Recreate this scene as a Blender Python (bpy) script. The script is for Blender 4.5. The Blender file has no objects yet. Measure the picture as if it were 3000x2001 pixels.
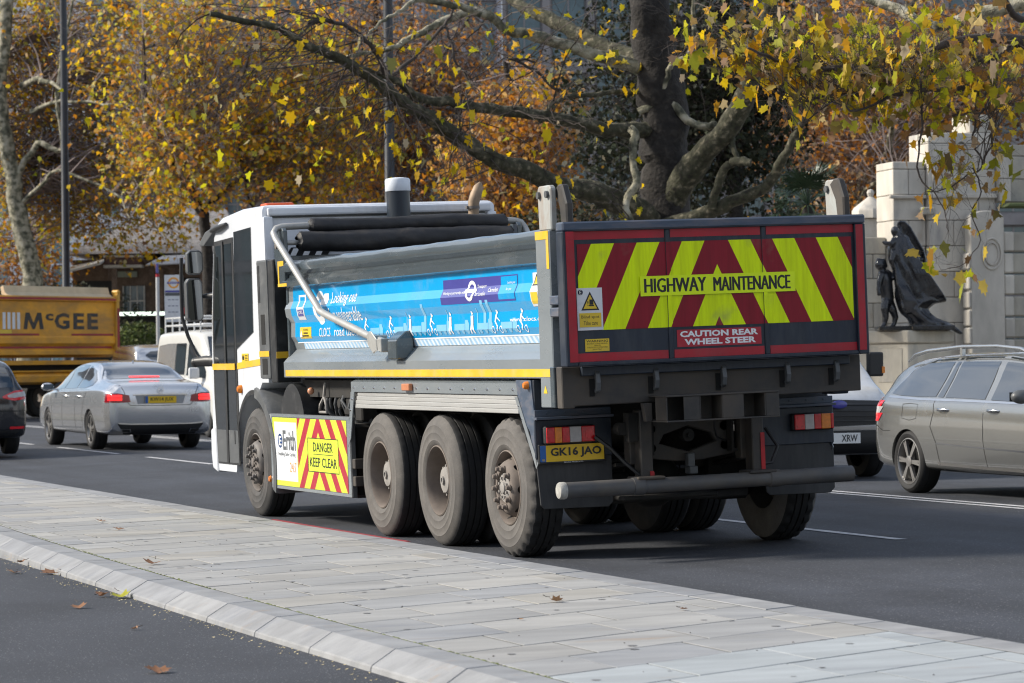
import bpy, bmesh, math, random
from math import sin, cos, pi, radians, sqrt, atan2
from mathutils import Vector, Matrix, noise
from mathutils.bvhtree import BVHTree

SC = bpy.context.scene
COL = SC.collection
RND = random.Random(7)

# ------------------------------------------------------------------ camera
def set_camera():
    F, yaw, roll, pitch = 8750.0, radians(20.7), radians(0.65), math.atan(56.5 / 8750)
    fw = Vector((sin(yaw) * cos(pitch), cos(yaw) * cos(pitch), sin(pitch)))
    rt = Vector((cos(yaw), -sin(yaw), 0)); up = rt.cross(fw)
    r2 = rt * cos(roll) - up * sin(roll); u2 = r2.cross(fw)
    cd = bpy.data.cameras.new('camera'); co = bpy.data.objects.new('camera', cd)
    M = Matrix((r2, u2, -fw)).transposed().to_4x4(); M.translation = (0, 0, 1.55)
    co.matrix_world = M
    cd.sensor_width = 36.0; cd.lens = F / 3000 * 36.0
    cd.clip_start = 0.1; cd.clip_end = 2000
    cd.dof.use_dof = True; cd.dof.focus_distance = 24.0; cd.dof.aperture_fstop = 5.6
    COL.objects.link(co); SC.camera = co
    return r2, u2, fw, F
CR, CU, CF, FPX = set_camera()
CAM = Vector((0, 0, 1.55))

# ------------------------------------------------------------------ sky and sun
SUN_EL, SUN_AZ = radians(33), radians(-64)      # azimuth from +Y towards +X
W = bpy.data.worlds.new('World'); SC.world = W; W.use_nodes = True
_nt = W.node_tree; _bg = _nt.nodes['Background']
_sky = _nt.nodes.new('ShaderNodeTexSky'); _sky.sky_type = 'NISHITA'; _sky.sun_disc = False
_sky.sun_elevation = SUN_EL; _sky.sun_rotation = SUN_AZ
_sky.air_density = 1.0; _sky.dust_density = 1.0; _sky.ozone_density = 1.0
# broken bright cloud over the whole sky
_tc = _nt.nodes.new('ShaderNodeTexCoord'); _nz = _nt.nodes.new('ShaderNodeTexNoise'); _nz.inputs['Scale'].default_value = 2.6; _nz.inputs['Detail'].default_value = 9; _nz.inputs['Roughness'].default_value = 0.6
_nt.links.new(_tc.outputs['Generated'], _nz.inputs['Vector'])
_mr = _nt.nodes.new('ShaderNodeMapRange'); _mr.inputs[1].default_value = 0.42; _mr.inputs[2].default_value = 0.58; _mr.inputs[4].default_value = 0.8; _nt.links.new(_nz.outputs['Fac'], _mr.inputs[0])
_mx = _nt.nodes.new('ShaderNodeMix'); _mx.data_type = 'RGBA'; _mx.inputs[7].default_value = (6.4, 6.8, 7.6, 1)
_nt.links.new(_mr.outputs[0], _mx.inputs[0]); _nt.links.new(_sky.outputs[0], _mx.inputs[6])
_nt.links.new(_mx.outputs[2], _bg.inputs[0]); _bg.inputs[1].default_value = 0.13
sd = bpy.data.lights.new('sun', 'SUN'); sd.energy = 5.0; sd.angle = radians(9); sd.color = (1.0, 0.93, 0.81)
so = bpy.data.objects.new('sun', sd); COL.objects.link(so)
_sdir = Vector((sin(SUN_AZ) * cos(SUN_EL), cos(SUN_AZ) * cos(SUN_EL), sin(SUN_EL)))
so.rotation_euler = _sdir.to_track_quat('Z', 'Y').to_euler()
so.location = _sdir * 300
VS = SC.view_settings
VS.view_transform = 'Standard'; VS.look = 'None'; VS.gamma = 1.0; VS.use_curve_mapping = False
VS.exposure = 0.27
SC.render.engine = 'CYCLES'; SC.cycles.filter_width = 1.15

# ------------------------------------------------------------------ material helpers
def _node(nt, t, **kw):
    n = nt.nodes.new(t)
    for k, v in kw.items():
        setattr(n, k, v)
    return n
MATS = {}
def pm(name, col, rough=0.5, metal=0.0, var=0.12, vs=4.0, bump=0.0, bs=60.0, coat=0.0, dirt=0.0,
       dcol=(0.22, 0.19, 0.16), ds=2.5, spec=0.5, stretch=(1, 1, 1), trans=0.0, emit=0.0, fine=0.0, fs=180.0, dsharp=0.12, ior=1.5):
    """principled material: base colour with soft noise variation, dirt patches, fine grain and bump"""
    if name in MATS: return MATS[name]
    m = bpy.data.materials.new(name); m.use_nodes = True; MATS[name] = m
    nt = m.node_tree; b = nt.nodes['Principled BSDF']; L = nt.links
    tc = _node(nt, 'ShaderNodeTexCoord'); mp = _node(nt, 'ShaderNodeMapping')
    mp.inputs['Scale'].default_value = stretch; L.new(tc.outputs['Object'], mp.inputs[0])
    b.inputs['Roughness'].default_value = rough; b.inputs['Metallic'].default_value = metal
    b.inputs['Specular IOR Level'].default_value = spec; b.inputs['IOR'].default_value = ior
    b.inputs['Coat Weight'].default_value = coat; b.inputs['Coat Roughness'].default_value = 0.05
    cur = None
    def rgb(c): return (c[0], c[1], c[2], 1)
    if var > 0:
        nz = _node(nt, 'ShaderNodeTexNoise'); nz.inputs['Scale'].default_value = vs; nz.inputs['Detail'].default_value = 6
        nz.inputs['Roughness'].default_value = 0.6
        L.new(mp.outputs[0], nz.inputs['Vector'])
        mx = _node(nt, 'ShaderNodeMix', data_type='RGBA')
        mx.inputs[6].default_value = rgb([c * (1 - var) for c in col]); mx.inputs[7].default_value = rgb([min(1, c * (1 + var)) for c in col])
        mr = _node(nt, 'ShaderNodeMapRange'); mr.inputs[1].default_value = 0.3; mr.inputs[2].default_value = 0.7
        L.new(nz.outputs['Fac'], mr.inputs[0]); L.new(mr.outputs[0], mx.inputs[0]); cur = mx.outputs[2]
    if fine > 0:
        nz = _node(nt, 'ShaderNodeTexNoise'); nz.inputs['Scale'].default_value = fs; nz.inputs['Detail'].default_value = 2
        L.new(tc.outputs['Object'], nz.inputs['Vector'])
        mr = _node(nt, 'ShaderNodeMapRange'); mr.inputs[1].default_value = 0.25; mr.inputs[2].default_value = 0.75
        mr.inputs[3].default_value = 1 - fine; mr.inputs[4].default_value = 1 + fine
        L.new(nz.outputs['Fac'], mr.inputs[0])
        mx = _node(nt, 'ShaderNodeMix', data_type='RGBA', blend_type='MULTIPLY'); mx.inputs[0].default_value = 1
        if cur: L.new(cur, mx.inputs[6])
        else: mx.inputs[6].default_value = rgb(col)
        L.new(mr.outputs[0], mx.inputs[7]); cur = mx.outputs[2]
    if dirt > 0:
        nz = _node(nt, 'ShaderNodeTexNoise'); nz.inputs['Scale'].default_value = ds; nz.inputs['Detail'].default_value = 9
        nz.inputs['Roughness'].default_value = 0.68
        L.new(mp.outputs[0], nz.inputs['Vector'])
        mr = _node(nt, 'ShaderNodeMapRange'); th = 0.66 - 0.32 * dirt
        mr.inputs[1].default_value = th - dsharp; mr.inputs[2].default_value = th + dsharp; mr.inputs[4].default_value = min(0.9, 0.35 + dirt * 0.6)
        L.new(nz.outputs['Fac'], mr.inputs[0])
        mx = _node(nt, 'ShaderNodeMix', data_type='RGBA'); mx.inputs[7].default_value = rgb(dcol)
        if cur: L.new(cur, mx.inputs[6])
        else: mx.inputs[6].default_value = rgb(col)
        L.new(mr.outputs[0], mx.inputs[0]); cur = mx.outputs[2]
        rr = _node(nt, 'ShaderNodeMapRange'); rr.inputs[3].default_value = rough; rr.inputs[4].default_value = min(1, rough + 0.35)
        L.new(mr.outputs[0], rr.inputs[0]); L.new(rr.outputs[0], b.inputs['Roughness'])
    if cur: L.new(cur, b.inputs['Base Color'])
    else: b.inputs['Base Color'].default_value = rgb(col)
    if bump > 0:
        nz = _node(nt, 'ShaderNodeTexNoise'); nz.inputs['Scale'].default_value = bs; nz.inputs['Detail'].default_value = 5
        L.new(mp.outputs[0], nz.inputs['Vector'])
        bp = _node(nt, 'ShaderNodeBump'); bp.inputs['Strength'].default_value = bump; bp.inputs['Distance'].default_value = 0.02
        L.new(nz.outputs['Fac'], bp.inputs['Height']); L.new(bp.outputs[0], b.inputs['Normal'])
    if trans > 0:
        b.inputs['Transmission Weight'].default_value = trans
    if emit > 0:
        b.inputs['Emission Color'].default_value = rgb(col); b.inputs['Emission Strength'].default_value = emit
    return m

def chevron_mat(name, axis, centre, ztop, x0, width, period, slope, yel, red, rough=0.35):
    """retro-reflective chevron print: |a-centre| - slope*(ztop-z) cut into stripes"""
    m = bpy.data.materials.new(name); m.use_nodes = True; nt = m.node_tree; L = nt.links; b = nt.nodes['Principled BSDF']
    tc = _node(nt, 'ShaderNodeTexCoord'); sp = _node(nt, 'ShaderNodeSeparateXYZ'); L.new(tc.outputs['Object'], sp.inputs[0])
    def mth(op, a, c=None):
        n = _node(nt, 'ShaderNodeMath', operation=op)
        for i, q in enumerate((a, c)):
            if q is None: continue
            if isinstance(q, (int, float)): n.inputs[i].default_value = q
            else: L.new(q, n.inputs[i])
        return n.outputs[0]
    a = mth('ABSOLUTE', mth('SUBTRACT', sp.outputs[axis], centre))
    dz = mth('MULTIPLY', mth('SUBTRACT', ztop, sp.outputs[2]), slope)
    u = mth('SUBTRACT', mth('SUBTRACT', a, dz), x0)
    w = mth('MODULO', mth('ADD', u, period * 40), period)
    fac = mth('LESS_THAN', w, width)
    nz = _node(nt, 'ShaderNodeTexNoise'); nz.inputs['Scale'].default_value = 3.5; nz.inputs['Detail'].default_value = 8
    L.new(tc.outputs['Object'], nz.inputs['Vector'])
    mx = _node(nt, 'ShaderNodeMix', data_type='RGBA'); mx.inputs[6].default_value = (*red, 1); mx.inputs[7].default_value = (*yel, 1)
    L.new(fac, mx.inputs[0])
    mr = _node(nt, 'ShaderNodeMapRange'); mr.inputs[1].default_value = 0.62; mr.inputs[2].default_value = 0.8; mr.inputs[4].default_value = 0.5
    L.new(nz.outputs['Fac'], mr.inputs[0])
    m2 = _node(nt, 'ShaderNodeMix', data_type='RGBA'); m2.inputs[7].default_value = (0.2, 0.18, 0.13, 1)
    L.new(mr.outputs[0], m2.inputs[0]); L.new(mx.outputs[2], m2.inputs[6])
    # rain streaks and road film
    mp = _node(nt, 'ShaderNodeMapping'); mp.inputs['Scale'].default_value = (9, 9, 0.7); L.new(tc.outputs['Object'], mp.inputs[0])
    n2 = _node(nt, 'ShaderNodeTexNoise'); n2.inputs['Scale'].default_value = 2.0; n2.inputs['Detail'].default_value = 8; n2.inputs['Roughness'].default_value = 0.7; L.new(mp.outputs[0], n2.inputs['Vector'])
    r2 = _node(nt, 'ShaderNodeMapRange'); r2.inputs[1].default_value = 0.35; r2.inputs[2].default_value = 0.75; r2.inputs[3].default_value = 1.06; r2.inputs[4].default_value = 0.72; L.new(n2.outputs['Fac'], r2.inputs[0])
    m3 = _node(nt, 'ShaderNodeMix', data_type='RGBA', blend_type='MULTIPLY'); m3.inputs[0].default_value = 1; L.new(m2.outputs[2], m3.inputs[6]); L.new(r2.outputs[0], m3.inputs[7])
    L.new(m3.outputs[2], b.inputs['Base Color'])
    b.inputs['Roughness'].default_value = rough; b.inputs['Specular IOR Level'].default_value = 0.3
    MATS[name] = m
    return m

# ------------------------------------------------------------------ mesh helpers
def _link(o, parent=None):
    COL.objects.link(o)
    if parent: o.parent = parent
    return o
def tag(o, label=None, cat=None, group=None, kind=None):
    if label: o['label'] = label
    if cat: o['category'] = cat
    if group: o['group'] = group
    if kind: o['kind'] = kind
    return o
def empty(name, loc=(0, 0, 0), rz=0.0, ry=0.0, label=None, cat=None, group=None):
    o = bpy.data.objects.new(name, None); o.location = loc; o.rotation_euler = (0, ry, rz); o.empty_display_size = 0.2
    COL.objects.link(o); return tag(o, label, cat, group)
def copy_tree(o, parent=None):
    c = o.copy(); COL.objects.link(c); c.parent = parent
    for ch in list(o.children): copy_tree(ch, c)
    return c

class MB:
    def __init__(s, off=(0, 0, 0)):
        s.v = []; s.f = []; s.m = []; s.off = Vector(off); s.mi = 0
    def add(s, vs, fs, mi=None):
        n = len(s.v); s.v += [Vector(p) - s.off for p in vs]
        s.f += [tuple(i + n for i in f) for f in fs]; s.m += [s.mi if mi is None else mi] * len(fs)
        return s
    def face(s, *pts, mi=None): return s.add(pts, [tuple(range(len(pts)))], mi)
    def box(s, x0, x1, y0, y1, z0, z1, mi=None):
        v = [(x, y, z) for x in (x0, x1) for y in (y0, y1) for z in (z0, z1)]
        return s.add(v, [(0, 1, 3, 2), (4, 6, 7, 5), (0, 4, 5, 1), (2, 3, 7, 6), (0, 2, 6, 4), (1, 5, 7, 3)], mi)
    def prism(s, poly, axis, a, b, mi=None):
        def P(p, t):
            return (t, p[0], p[1]) if axis == 'x' else (p[0], t, p[1]) if axis == 'y' else (p[0], p[1], t)
        n = len(poly)
        v = [P(p, a) for p in poly] + [P(p, b) for p in poly]
        f = [tuple(range(n))[::-1], tuple(range(n, 2 * n))] + [(i, (i + 1) % n, n + (i + 1) % n, n + i) for i in range(n)]
        return s.add(v, f, mi)
    def strip(s, prof, axis, a, b, mi=None):
        """open profile swept along an axis"""
        def P(p, t):
            return (t, p[0], p[1]) if axis == 'x' else (p[0], t, p[1]) if axis == 'y' else (p[0], p[1], t)
        n = len(prof)
        return s.add([P(p, a) for p in prof] + [P(p, b) for p in prof], [(i, i + 1, n + i + 1, n + i) for i in range(n - 1)], mi)
    def tube(s, path, rad, n=8, cap=True, mi=None, jit=0):
        path = [Vector(p) for p in path]
        if isinstance(rad, (int, float)): rad = [rad] * len(path)
        vs = []; fs = []; prev = None
        for i, p in enumerate(path):
            t = (path[min(i + 1, len(path) - 1)] - path[max(i - 1, 0)])
            if t.length < 1e-9: t = Vector((0, 0, 1))
            t.normalize()
            if prev is None:
                a = t.orthogonal().normalized()
            else:
                a = prev - t * prev.dot(t)
                a = a.normalized() if a.length > 1e-6 else t.orthogonal().normalized()
            prev = a; b = t.cross(a)
            for k in range(n):
                an = 2 * pi * k / n; r = rad[i] * (1 + (jit * noise.noise(p * 3 + a * cos(an) + b * sin(an)) if jit else 0))
                vs.append(p + (a * cos(an) + b * sin(an)) * r)
        for i in range(len(path) - 1):
            for k in range(n):
                fs.append((i * n + k, i * n + (k + 1) % n, (i + 1) * n + (k + 1) % n, (i + 1) * n + k))
        if cap:
            fs.append(tuple(range(n))[::-1]); fs.append(tuple(range((len(path) - 1) * n, len(path) * n)))
        return s.add(vs, fs, mi)
    def cyl(s, p, q, r, r2=None, n=16, cap=True, mi=None):
        return s.tube([p, q], [r, r if r2 is None else r2], n, cap, mi)
    def lathe(s, prof, o, axis, n=24, mi=None, close=False, rfun=None, cap0=True):
        """prof = [(radius, height)]; axis 'x','y','z'"""
        vs = []; fs = []; o = Vector(o)
        for j, (r, h) in enumerate(prof):
            for k in range(n):
                an = 2 * pi * k / n; rr = r if rfun is None else rfun(j, k, r)
                c, d = rr * cos(an), rr * sin(an)
                vs.append(o + Vector((h, c, d) if axis == 'x' else (c, h, d) if axis == 'y' else (c, d, h)))
        m = len(prof)
        for j in range(m if close else m - 1):
            for k in range(n):
                j2 = (j + 1) % m
                fs.append((j * n + k, j * n + (k + 1) % n, j2 * n + (k + 1) % n, j2 * n + k))
        if not close:
            if cap0 and prof[0][0] > 1e-6: fs.append(tuple(range(n))[::-1])
            if cap0 and prof[-1][0] > 1e-6: fs.append(tuple(range((m - 1) * n, m * n)))
        return s.add(vs, fs, mi)
    def grid(s, rows, mi=None, closeu=False):
        n = len(rows[0]); vs = [p for r in rows for p in r]; fs = []
        for i in range(len(rows) - 1):
            for k in range(n if closeu else n - 1):
                fs.append((i * n + k, i * n + (k + 1) % n, (i + 1) * n + (k + 1) % n, (i + 1) * n + k))
        return s.add(vs, fs, mi)
    def ball(s, c, r, n=10, m=6, sc=(1, 1, 1), mi=None):
        c = Vector(c)
        rows = [[c + Vector((sc[0] * r * sin(pi * i / m) * cos(2 * pi * k / n), sc[1] * r * sin(pi * i / m) * sin(2 * pi * k / n), sc[2] * r * cos(pi * i / m))) for k in range(n)] for i in range(m + 1)]
        return s.grid(rows, mi, True)
    def mesh(s, name, mats=None, smooth=None, bevel=0.0, seg=1, merge=True):
        me = bpy.data.meshes.new(name)
        me.from_pydata([tuple(v) for v in s.v], [], s.f)
        if not isinstance(mats, (list, tuple)): mats = [mats]
        for m in mats:
            if m: me.materials.append(m)
        if len(mats) > 1: me.polygons.foreach_set('material_index', s.m)
        bm = bmesh.new(); bm.from_mesh(me)
        if merge:
            bmesh.ops.remove_doubles(bm, verts=bm.verts, dist=1e-5)
            bmesh.ops.recalc_face_normals(bm, faces=bm.faces)
        if bevel > 0:
            ed = [e for e in bm.edges if len(e.link_faces) == 2 and e.calc_face_angle(0) > 0.5]
            bmesh.ops.bevel(bm, geom=ed, offset=bevel, segments=seg, affect='EDGES', clamp_overlap=True, profile=0.6)
        bm.to_mesh(me); bm.free()
        if smooth is not None:
            me.polygons.foreach_set('use_smooth', [True] * len(me.polygons))
            if smooth < 180: me.set_sharp_from_angle(angle=radians(smooth))
        me.update()
        return me
    def build(s, name, mats, parent=None, smooth=None, bevel=0.0, seg=1, merge=True, kind=None, label=None):
        o = bpy.data.objects.new(name, s.mesh(name, mats, smooth, bevel, seg, merge))
        return tag(_link(o, parent), label, None, None, kind)

FONT_CACHE = {}
def text_polys(s, size=1.0, sx=1.0, shear=0.0, bold=0.0, align='CENTER'):
    cu = bpy.data.curves.new('t', 'FONT'); cu.body = s; cu.size = size; cu.align_x = align; cu.align_y = 'CENTER'
    cu.offset = bold; cu.shear = shear; cu.resolution_u = 2
    cu.space_line = 0.9
    o = bpy.data.objects.new('t', cu); COL.objects.link(o)
    dg = bpy.context.evaluated_depsgraph_get(); dg.update()
    me = bpy.data.meshes.new_from_object(o.evaluated_get(dg))
    v = [(p.co.x * sx, p.co.y) for p in me.vertices]; f = [tuple(p.vertices) for p in me.polygons]
    bpy.data.meshes.remove(me); bpy.data.objects.remove(o); bpy.data.curves.remove(cu)
    return v, f
def fit_text(s, w, h, bold=0.0, shear=0.0):
    """text polygons scaled so their bounds are w x h, centred"""
    v, f = text_polys(s, 1.0, 1.0, shear, bold)
    x0, x1 = min(p[0] for p in v), max(p[0] for p in v); y0, y1 = min(p[1] for p in v), max(p[1] for p in v)
    return [((p[0] - (x0 + x1) / 2) / (x1 - x0) * w, (p[1] - (y0 + y1) / 2) / (y1 - y0) * h) for p in v], f
def letter(s, w, h, org, right, up, mat, parent, off=(0, 0, 0), bold=0.0, shear=0.0, name='lettering', fn=None, cuts=()):
    """lettering of size w x h centred at org in the plane right/up; fn(x,z)->point drapes it instead"""
    v, f = fit_text(s, w, h, bold, shear)
    org = Vector(org); right = Vector(right); up = Vector(up); off = Vector(off)
    if fn is None:
        me = bpy.data.meshes.new(name); me.from_pydata([tuple(org + right * a + up * b - off) for a, b in v], [], f)
    else:
        bm = bmesh.new(); vs = [bm.verts.new((org[0] + a, 0, org[2] + b)) for a, b in v]
        for q in f:
            try: bm.faces.new([vs[i] for i in q])
            except ValueError: pass
        for z in cuts:
            bmesh.ops.bisect_plane(bm, geom=bm.verts[:] + bm.edges[:] + bm.faces[:], plane_co=(0, 0, z), plane_no=(0, 0, 1))
        for p in bm.verts: p.co = Vector(fn(p.co.x, p.co.z)) - off
        me = bpy.data.meshes.new(name); bm.to_mesh(me); bm.free()
    me.materials.append(mat)
    return _link(bpy.data.objects.new(name, me), parent)

# pixel (of the 3000 px wide frame) to a point at distance d along the view axis, used when surveying positions
def at(px, py, d):
    return CAM + (CF + CR * ((px - 1500) / FPX) - CU * ((py - 1000.5) / FPX)) * d
def ramp(x, xs, ys):
    if x <= xs[0]: return ys[0]
    for i in range(len(xs) - 1):
        if x <= xs[i + 1]:
            t = (x - xs[i]) / (xs[i + 1] - xs[i]); return ys[i] + (ys[i + 1] - ys[i]) * t
    return ys[-1]
# ================================================================== GROUND, ROAD, TRAFFIC ISLAND
def asphalt(name, base, streak=0.3, speck=0.62):
    m = bpy.data.materials.new(name); m.use_nodes = True; nt = m.node_tree; L = nt.links; b = nt.nodes['Principled BSDF']; MATS[name] = m
    tc = _node(nt, 'ShaderNodeTexCoord'); mp = _node(nt, 'ShaderNodeMapping'); mp.inputs['Scale'].default_value = (0.9, 0.045, 1)
    L.new(tc.outputs['Object'], mp.inputs[0])
    n1 = _node(nt, 'ShaderNodeTexNoise'); n1.inputs['Scale'].default_value = 1.6; n1.inputs['Detail'].default_value = 5; L.new(mp.outputs[0], n1.inputs['Vector'])
    n2 = _node(nt, 'ShaderNodeTexNoise'); n2.inputs['Scale'].default_value = 95; n2.inputs['Detail'].default_value = 3; n2.inputs['Roughness'].default_value = 0.75; L.new(tc.outputs['Object'], n2.inputs['Vector'])
    vo = _node(nt, 'ShaderNodeTexVoronoi'); vo.inputs['Scale'].default_value = 34; L.new(tc.outputs['Object'], vo.inputs['Vector'])
    n3 = _node(nt, 'ShaderNodeTexNoise'); n3.inputs['Scale'].default_value = 0.7; n3.inputs['Detail'].default_value = 6; L.new(tc.outputs['Object'], n3.inputs['Vector'])
    def mr(src, a, c, lo, hi):
        n = _node(nt, 'ShaderNodeMapRange'); n.inputs[1].default_value = a; n.inputs[2].default_value = c; n.inputs[3].default_value = lo; n.inputs[4].default_value = hi
        L.new(src, n.inputs[0]); return n.outputs[0]
    def mul(a, c):
        n = _node(nt, 'ShaderNodeMath', operation='MULTIPLY'); L.new(a, n.inputs[0]); L.new(c, n.inputs[1]); return n.outputs[0]
    f = mul(mr(n1.outputs['Fac'], 0.3, 0.7, 1 - streak, 1 + streak), mr(n2.outputs['Fac'], 0.3, 0.7, 1 - speck, 1 + speck))
    f = mul(f, mr(n3.outputs['Fac'], 0.3, 0.7, 0.74, 1.22))
    mx = _node(nt, 'ShaderNodeMix', data_type='RGBA', blend_type='MULTIPLY'); mx.inputs[0].default_value = 1; mx.inputs[6].default_value = (*base, 1); L.new(f, mx.inputs[7])
    # pale stone chips in the surface
    sp = _node(nt, 'ShaderNodeMix', data_type='RGBA'); sp.inputs[7].default_value = (0.3, 0.3, 0.31, 1)
    L.new(mr(vo.outputs['Distance'], 0.10, 0.18, 0.8, 0.0), sp.inputs[0]); L.new(mx.outputs[2], sp.inputs[6]); L.new(sp.outputs[2], b.inputs['Base Color'])
    n4 = _node(nt, 'ShaderNodeTexNoise'); n4.inputs['Scale'].default_value = 0.45; n4.inputs['Detail'].default_value = 8; n4.inputs['Roughness'].default_value = 0.65; L.new(tc.outputs['Object'], n4.inputs['Vector'])
    st = _node(nt, 'ShaderNodeMix', data_type='RGBA'); st.inputs[7].default_value = (base[0] * .5, base[1] * .5, base[2] * .5, 1)
    L.new(mr(n4.outputs['Fac'], 0.52, 0.70, 0.0, 0.75), st.inputs[0]); L.new(sp.outputs[2], st.inputs[6]); L.new(st.outputs[2], b.inputs['Base Color'])
    b.inputs['Roughness'].default_value = 0.78
    bp = _node(nt, 'ShaderNodeBump'); bp.inputs['Strength'].default_value = 0.5; bp.inputs['Distance'].default_value = 0.01; L.new(n2.outputs['Fac'], bp.inputs['Height']); L.new(bp.outputs[0], b.inputs['Normal'])
    return m
M_ROAD = asphalt('road asphalt', (0.034, 0.038, 0.048))
M_TRACK = asphalt('track asphalt', (0.036, 0.039, 0.048), 0.10, 0.7)
M_SOIL = pm('garden soil', (0.06, 0.05, 0.035), 0.95, var=0.4, vs=1.5, bump=0.4, bs=8)
M_PAVE = pm('far paving', (0.33, 0.32, 0.31), 0.85, var=0.15, vs=1.2, fine=0.1, fs=40)
M_WHITE = pm('road paint', (0.55, 0.55, 0.56), 0.7, var=0.2, vs=6, dirt=0.35, dcol=(0.09, 0.09, 0.10), ds=22)
M_RED = pm('red road paint', (0.30, 0.03, 0.04), 0.7, var=0.2, vs=6, dirt=0.2, dcol=(0.09, 0.06, 0.06), ds=14)

def road_z(x): return 0.03 * (x - 8.28) if x < 11.2 else 0.0876
ZR = 0.0876
def sheet(name, xs, y0, y1, zf, mat, ny=1):
    mb = MB(); ys = [y0 + (y1 - y0) * i / ny for i in range(ny + 1)]
    mb.grid([[(x, y, zf(x)) for x in xs] for y in ys])
    return tag(mb.build(name, mat), kind='structure')
sheet('ground', [-700, 700], -300, 900, lambda x: -0.09, M_SOIL)
sheet('cycle_track', [-40, 4.66], -30, 420, lambda x: 0.0, M_TRACK)
sheet('road', [7.5, 8.28, 11.2, 14, 21.4], -30, 420, road_z, M_ROAD)
mb = MB(); mb.box(21.35, 21.62, -30, 420, -0.05, 0.2); tag(mb.build('far_kerb', pm('far kerb granite', (0.36, 0.36, 0.36), 0.8), bevel=0.02), kind='structure')
sheet('far_pavement', [21.62, 27.5], -30, 420, lambda x: 0.196, M_PAVE)
sheet('garden', [27.5, 120], -30, 500, lambda x: 0.18, M_SOIL)

def marking(name, x0, x1, y0, y1, mat, n=1):
    mb = MB(); rr = random.Random(int(y0 * 10))
    ys = [y0 + (y1 - y0) * i / 12 for i in range(13)]
    mb.grid([[(x0 + rr.uniform(-.006, .006), y, road_z(x0) + 0.005), (x1 + rr.uniform(-.006, .006), y, road_z(x1) + 0.005)] for y in ys])
    return tag(mb.build(name, mat), kind='structure')
for a, b in ((14.4, 18.8), (21.2, 25.9), (28.0, 32.6), (34.8, 39.6), (42.3, 46.3), (48.3, 53.0), (55.2, 59.8), (62, 66.6), (69, 73.4)):
    marking('lane_line', 11.25, 11.36, a, b, M_WHITE)
marking('centre_line', 14.50, 14.60, 10, 200, M_WHITE); marking('centre_line', 14.72, 14.82, 10, 200, M_WHITE)
marking('kerb_line', 8.19, 8.265, 24.4, 28.6, M_RED)

# ---- raised island between the cycle track and the road
def near_shift(y): return 0.28 * ((y - 16) / 11) ** 2 if y > 16 else 0.0
def stone_mat(name, cols, streakscale=(0.7, 2.6, 1), rough=0.8):
    m = bpy.data.materials.new(name); m.use_nodes = True; nt = m.node_tree; L = nt.links; b = nt.nodes['Principled BSDF']; MATS[name] = m
    oi = _node(nt, 'ShaderNodeObjectInfo'); tc = _node(nt, 'ShaderNodeTexCoord')
    ad = _node(nt, 'ShaderNodeVectorMath', operation='ADD'); sc = _node(nt, 'ShaderNodeVectorMath', operation='SCALE'); sc.inputs['Scale'].default_value = 37.0
    cb = _node(nt, 'ShaderNodeCombineXYZ'); L.new(oi.outputs['Random'], cb.inputs[0]); L.new(oi.outputs['Random'], cb.inputs[1]); L.new(cb.outputs[0], sc.inputs[0])
    L.new(tc.outputs['Object'], ad.inputs[0]); L.new(sc.outputs[0], ad.inputs[1])
    mp = _node(nt, 'ShaderNodeMapping'); mp.inputs['Scale'].default_value = streakscale; mp.inputs['Rotation'].default_value = (0, 0, radians(-28)); L.new(ad.outputs[0], mp.inputs[0])
    rp = _node(nt, 'ShaderNodeValToRGB'); cr = rp.color_ramp; cr.interpolation = 'LINEAR'
    while len(cr.elements) < len(cols): cr.elements.new(0.5)
    for i, c in enumerate(cols): cr.elements[i].position = i / (len(cols) - 1); cr.elements[i].color = (*c, 1)
    L.new(oi.outputs['Random'], rp.inputs[0])
    def nz(scale, vec, det=6, ro=0.6):
        n = _node(nt, 'ShaderNodeTexNoise'); n.inputs['Scale'].default_value = scale; n.inputs['Detail'].default_value = det; n.inputs['Roughness'].default_value = ro; L.new(vec, n.inputs['Vector']); return n.outputs['Fac']
    def mr(src, a, c, lo, hi):
        n = _node(nt, 'ShaderNodeMapRange'); n.inputs[1].default_value = a; n.inputs[2].default_value = c; n.inputs[3].default_value = lo; n.inputs[4].default_value = hi; L.new(src, n.inputs[0]); return n.outputs[0]
    def mulc(c, f):
        n = _node(nt, 'ShaderNodeMix', data_type='RGBA', blend_type='MULTIPLY'); n.inputs[0].default_value = 1; L.new(c, n.inputs[6]); L.new(f, n.inputs[7]); return n.outputs[2]
    c = mulc(rp.outputs[0], mr(nz(1.0, mp.outputs[0]), 0.34, 0.66, 0.78, 1.10))
    c = mulc(c, mr(nz(160, tc.outputs['Object'], 2), 0.3, 0.7, 0.93, 1.07))
    rust = _node(nt, 'ShaderNodeMix', data_type='RGBA'); rust.inputs[7].default_value = (0.27, 0.20, 0.14, 1)
    L.new(mr(nz(1.4, mp.outputs[0], 7), 0.62, 0.72, 0.0, 0.5), rust.inputs[0]); L.new(c, rust.inputs[6])
    dk = _node(nt, 'ShaderNodeMix', data_type='RGBA'); dk.inputs[7].default_value = (0.16, 0.17, 0.20, 1)
    L.new(mr(nz(0.75, mp.outputs[0], 8, 0.7), 0.54, 0.70, 0.0, 0.55), dk.inputs[0]); L.new(rust.outputs[2], dk.inputs[6])
    L.new(dk.outputs[2], b.inputs['Base Color']); b.inputs['Roughness'].default_value = rough
    bp = _node(nt, 'ShaderNodeBump'); bp.inputs['Strength'].default_value = 0.12; bp.inputs['Distance'].default_value = 0.01
    L.new(nz(90, tc.outputs['Object'], 4), bp.inputs['Height']); L.new(bp.outputs[0], b.inputs['Normal'])
    return m
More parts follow.
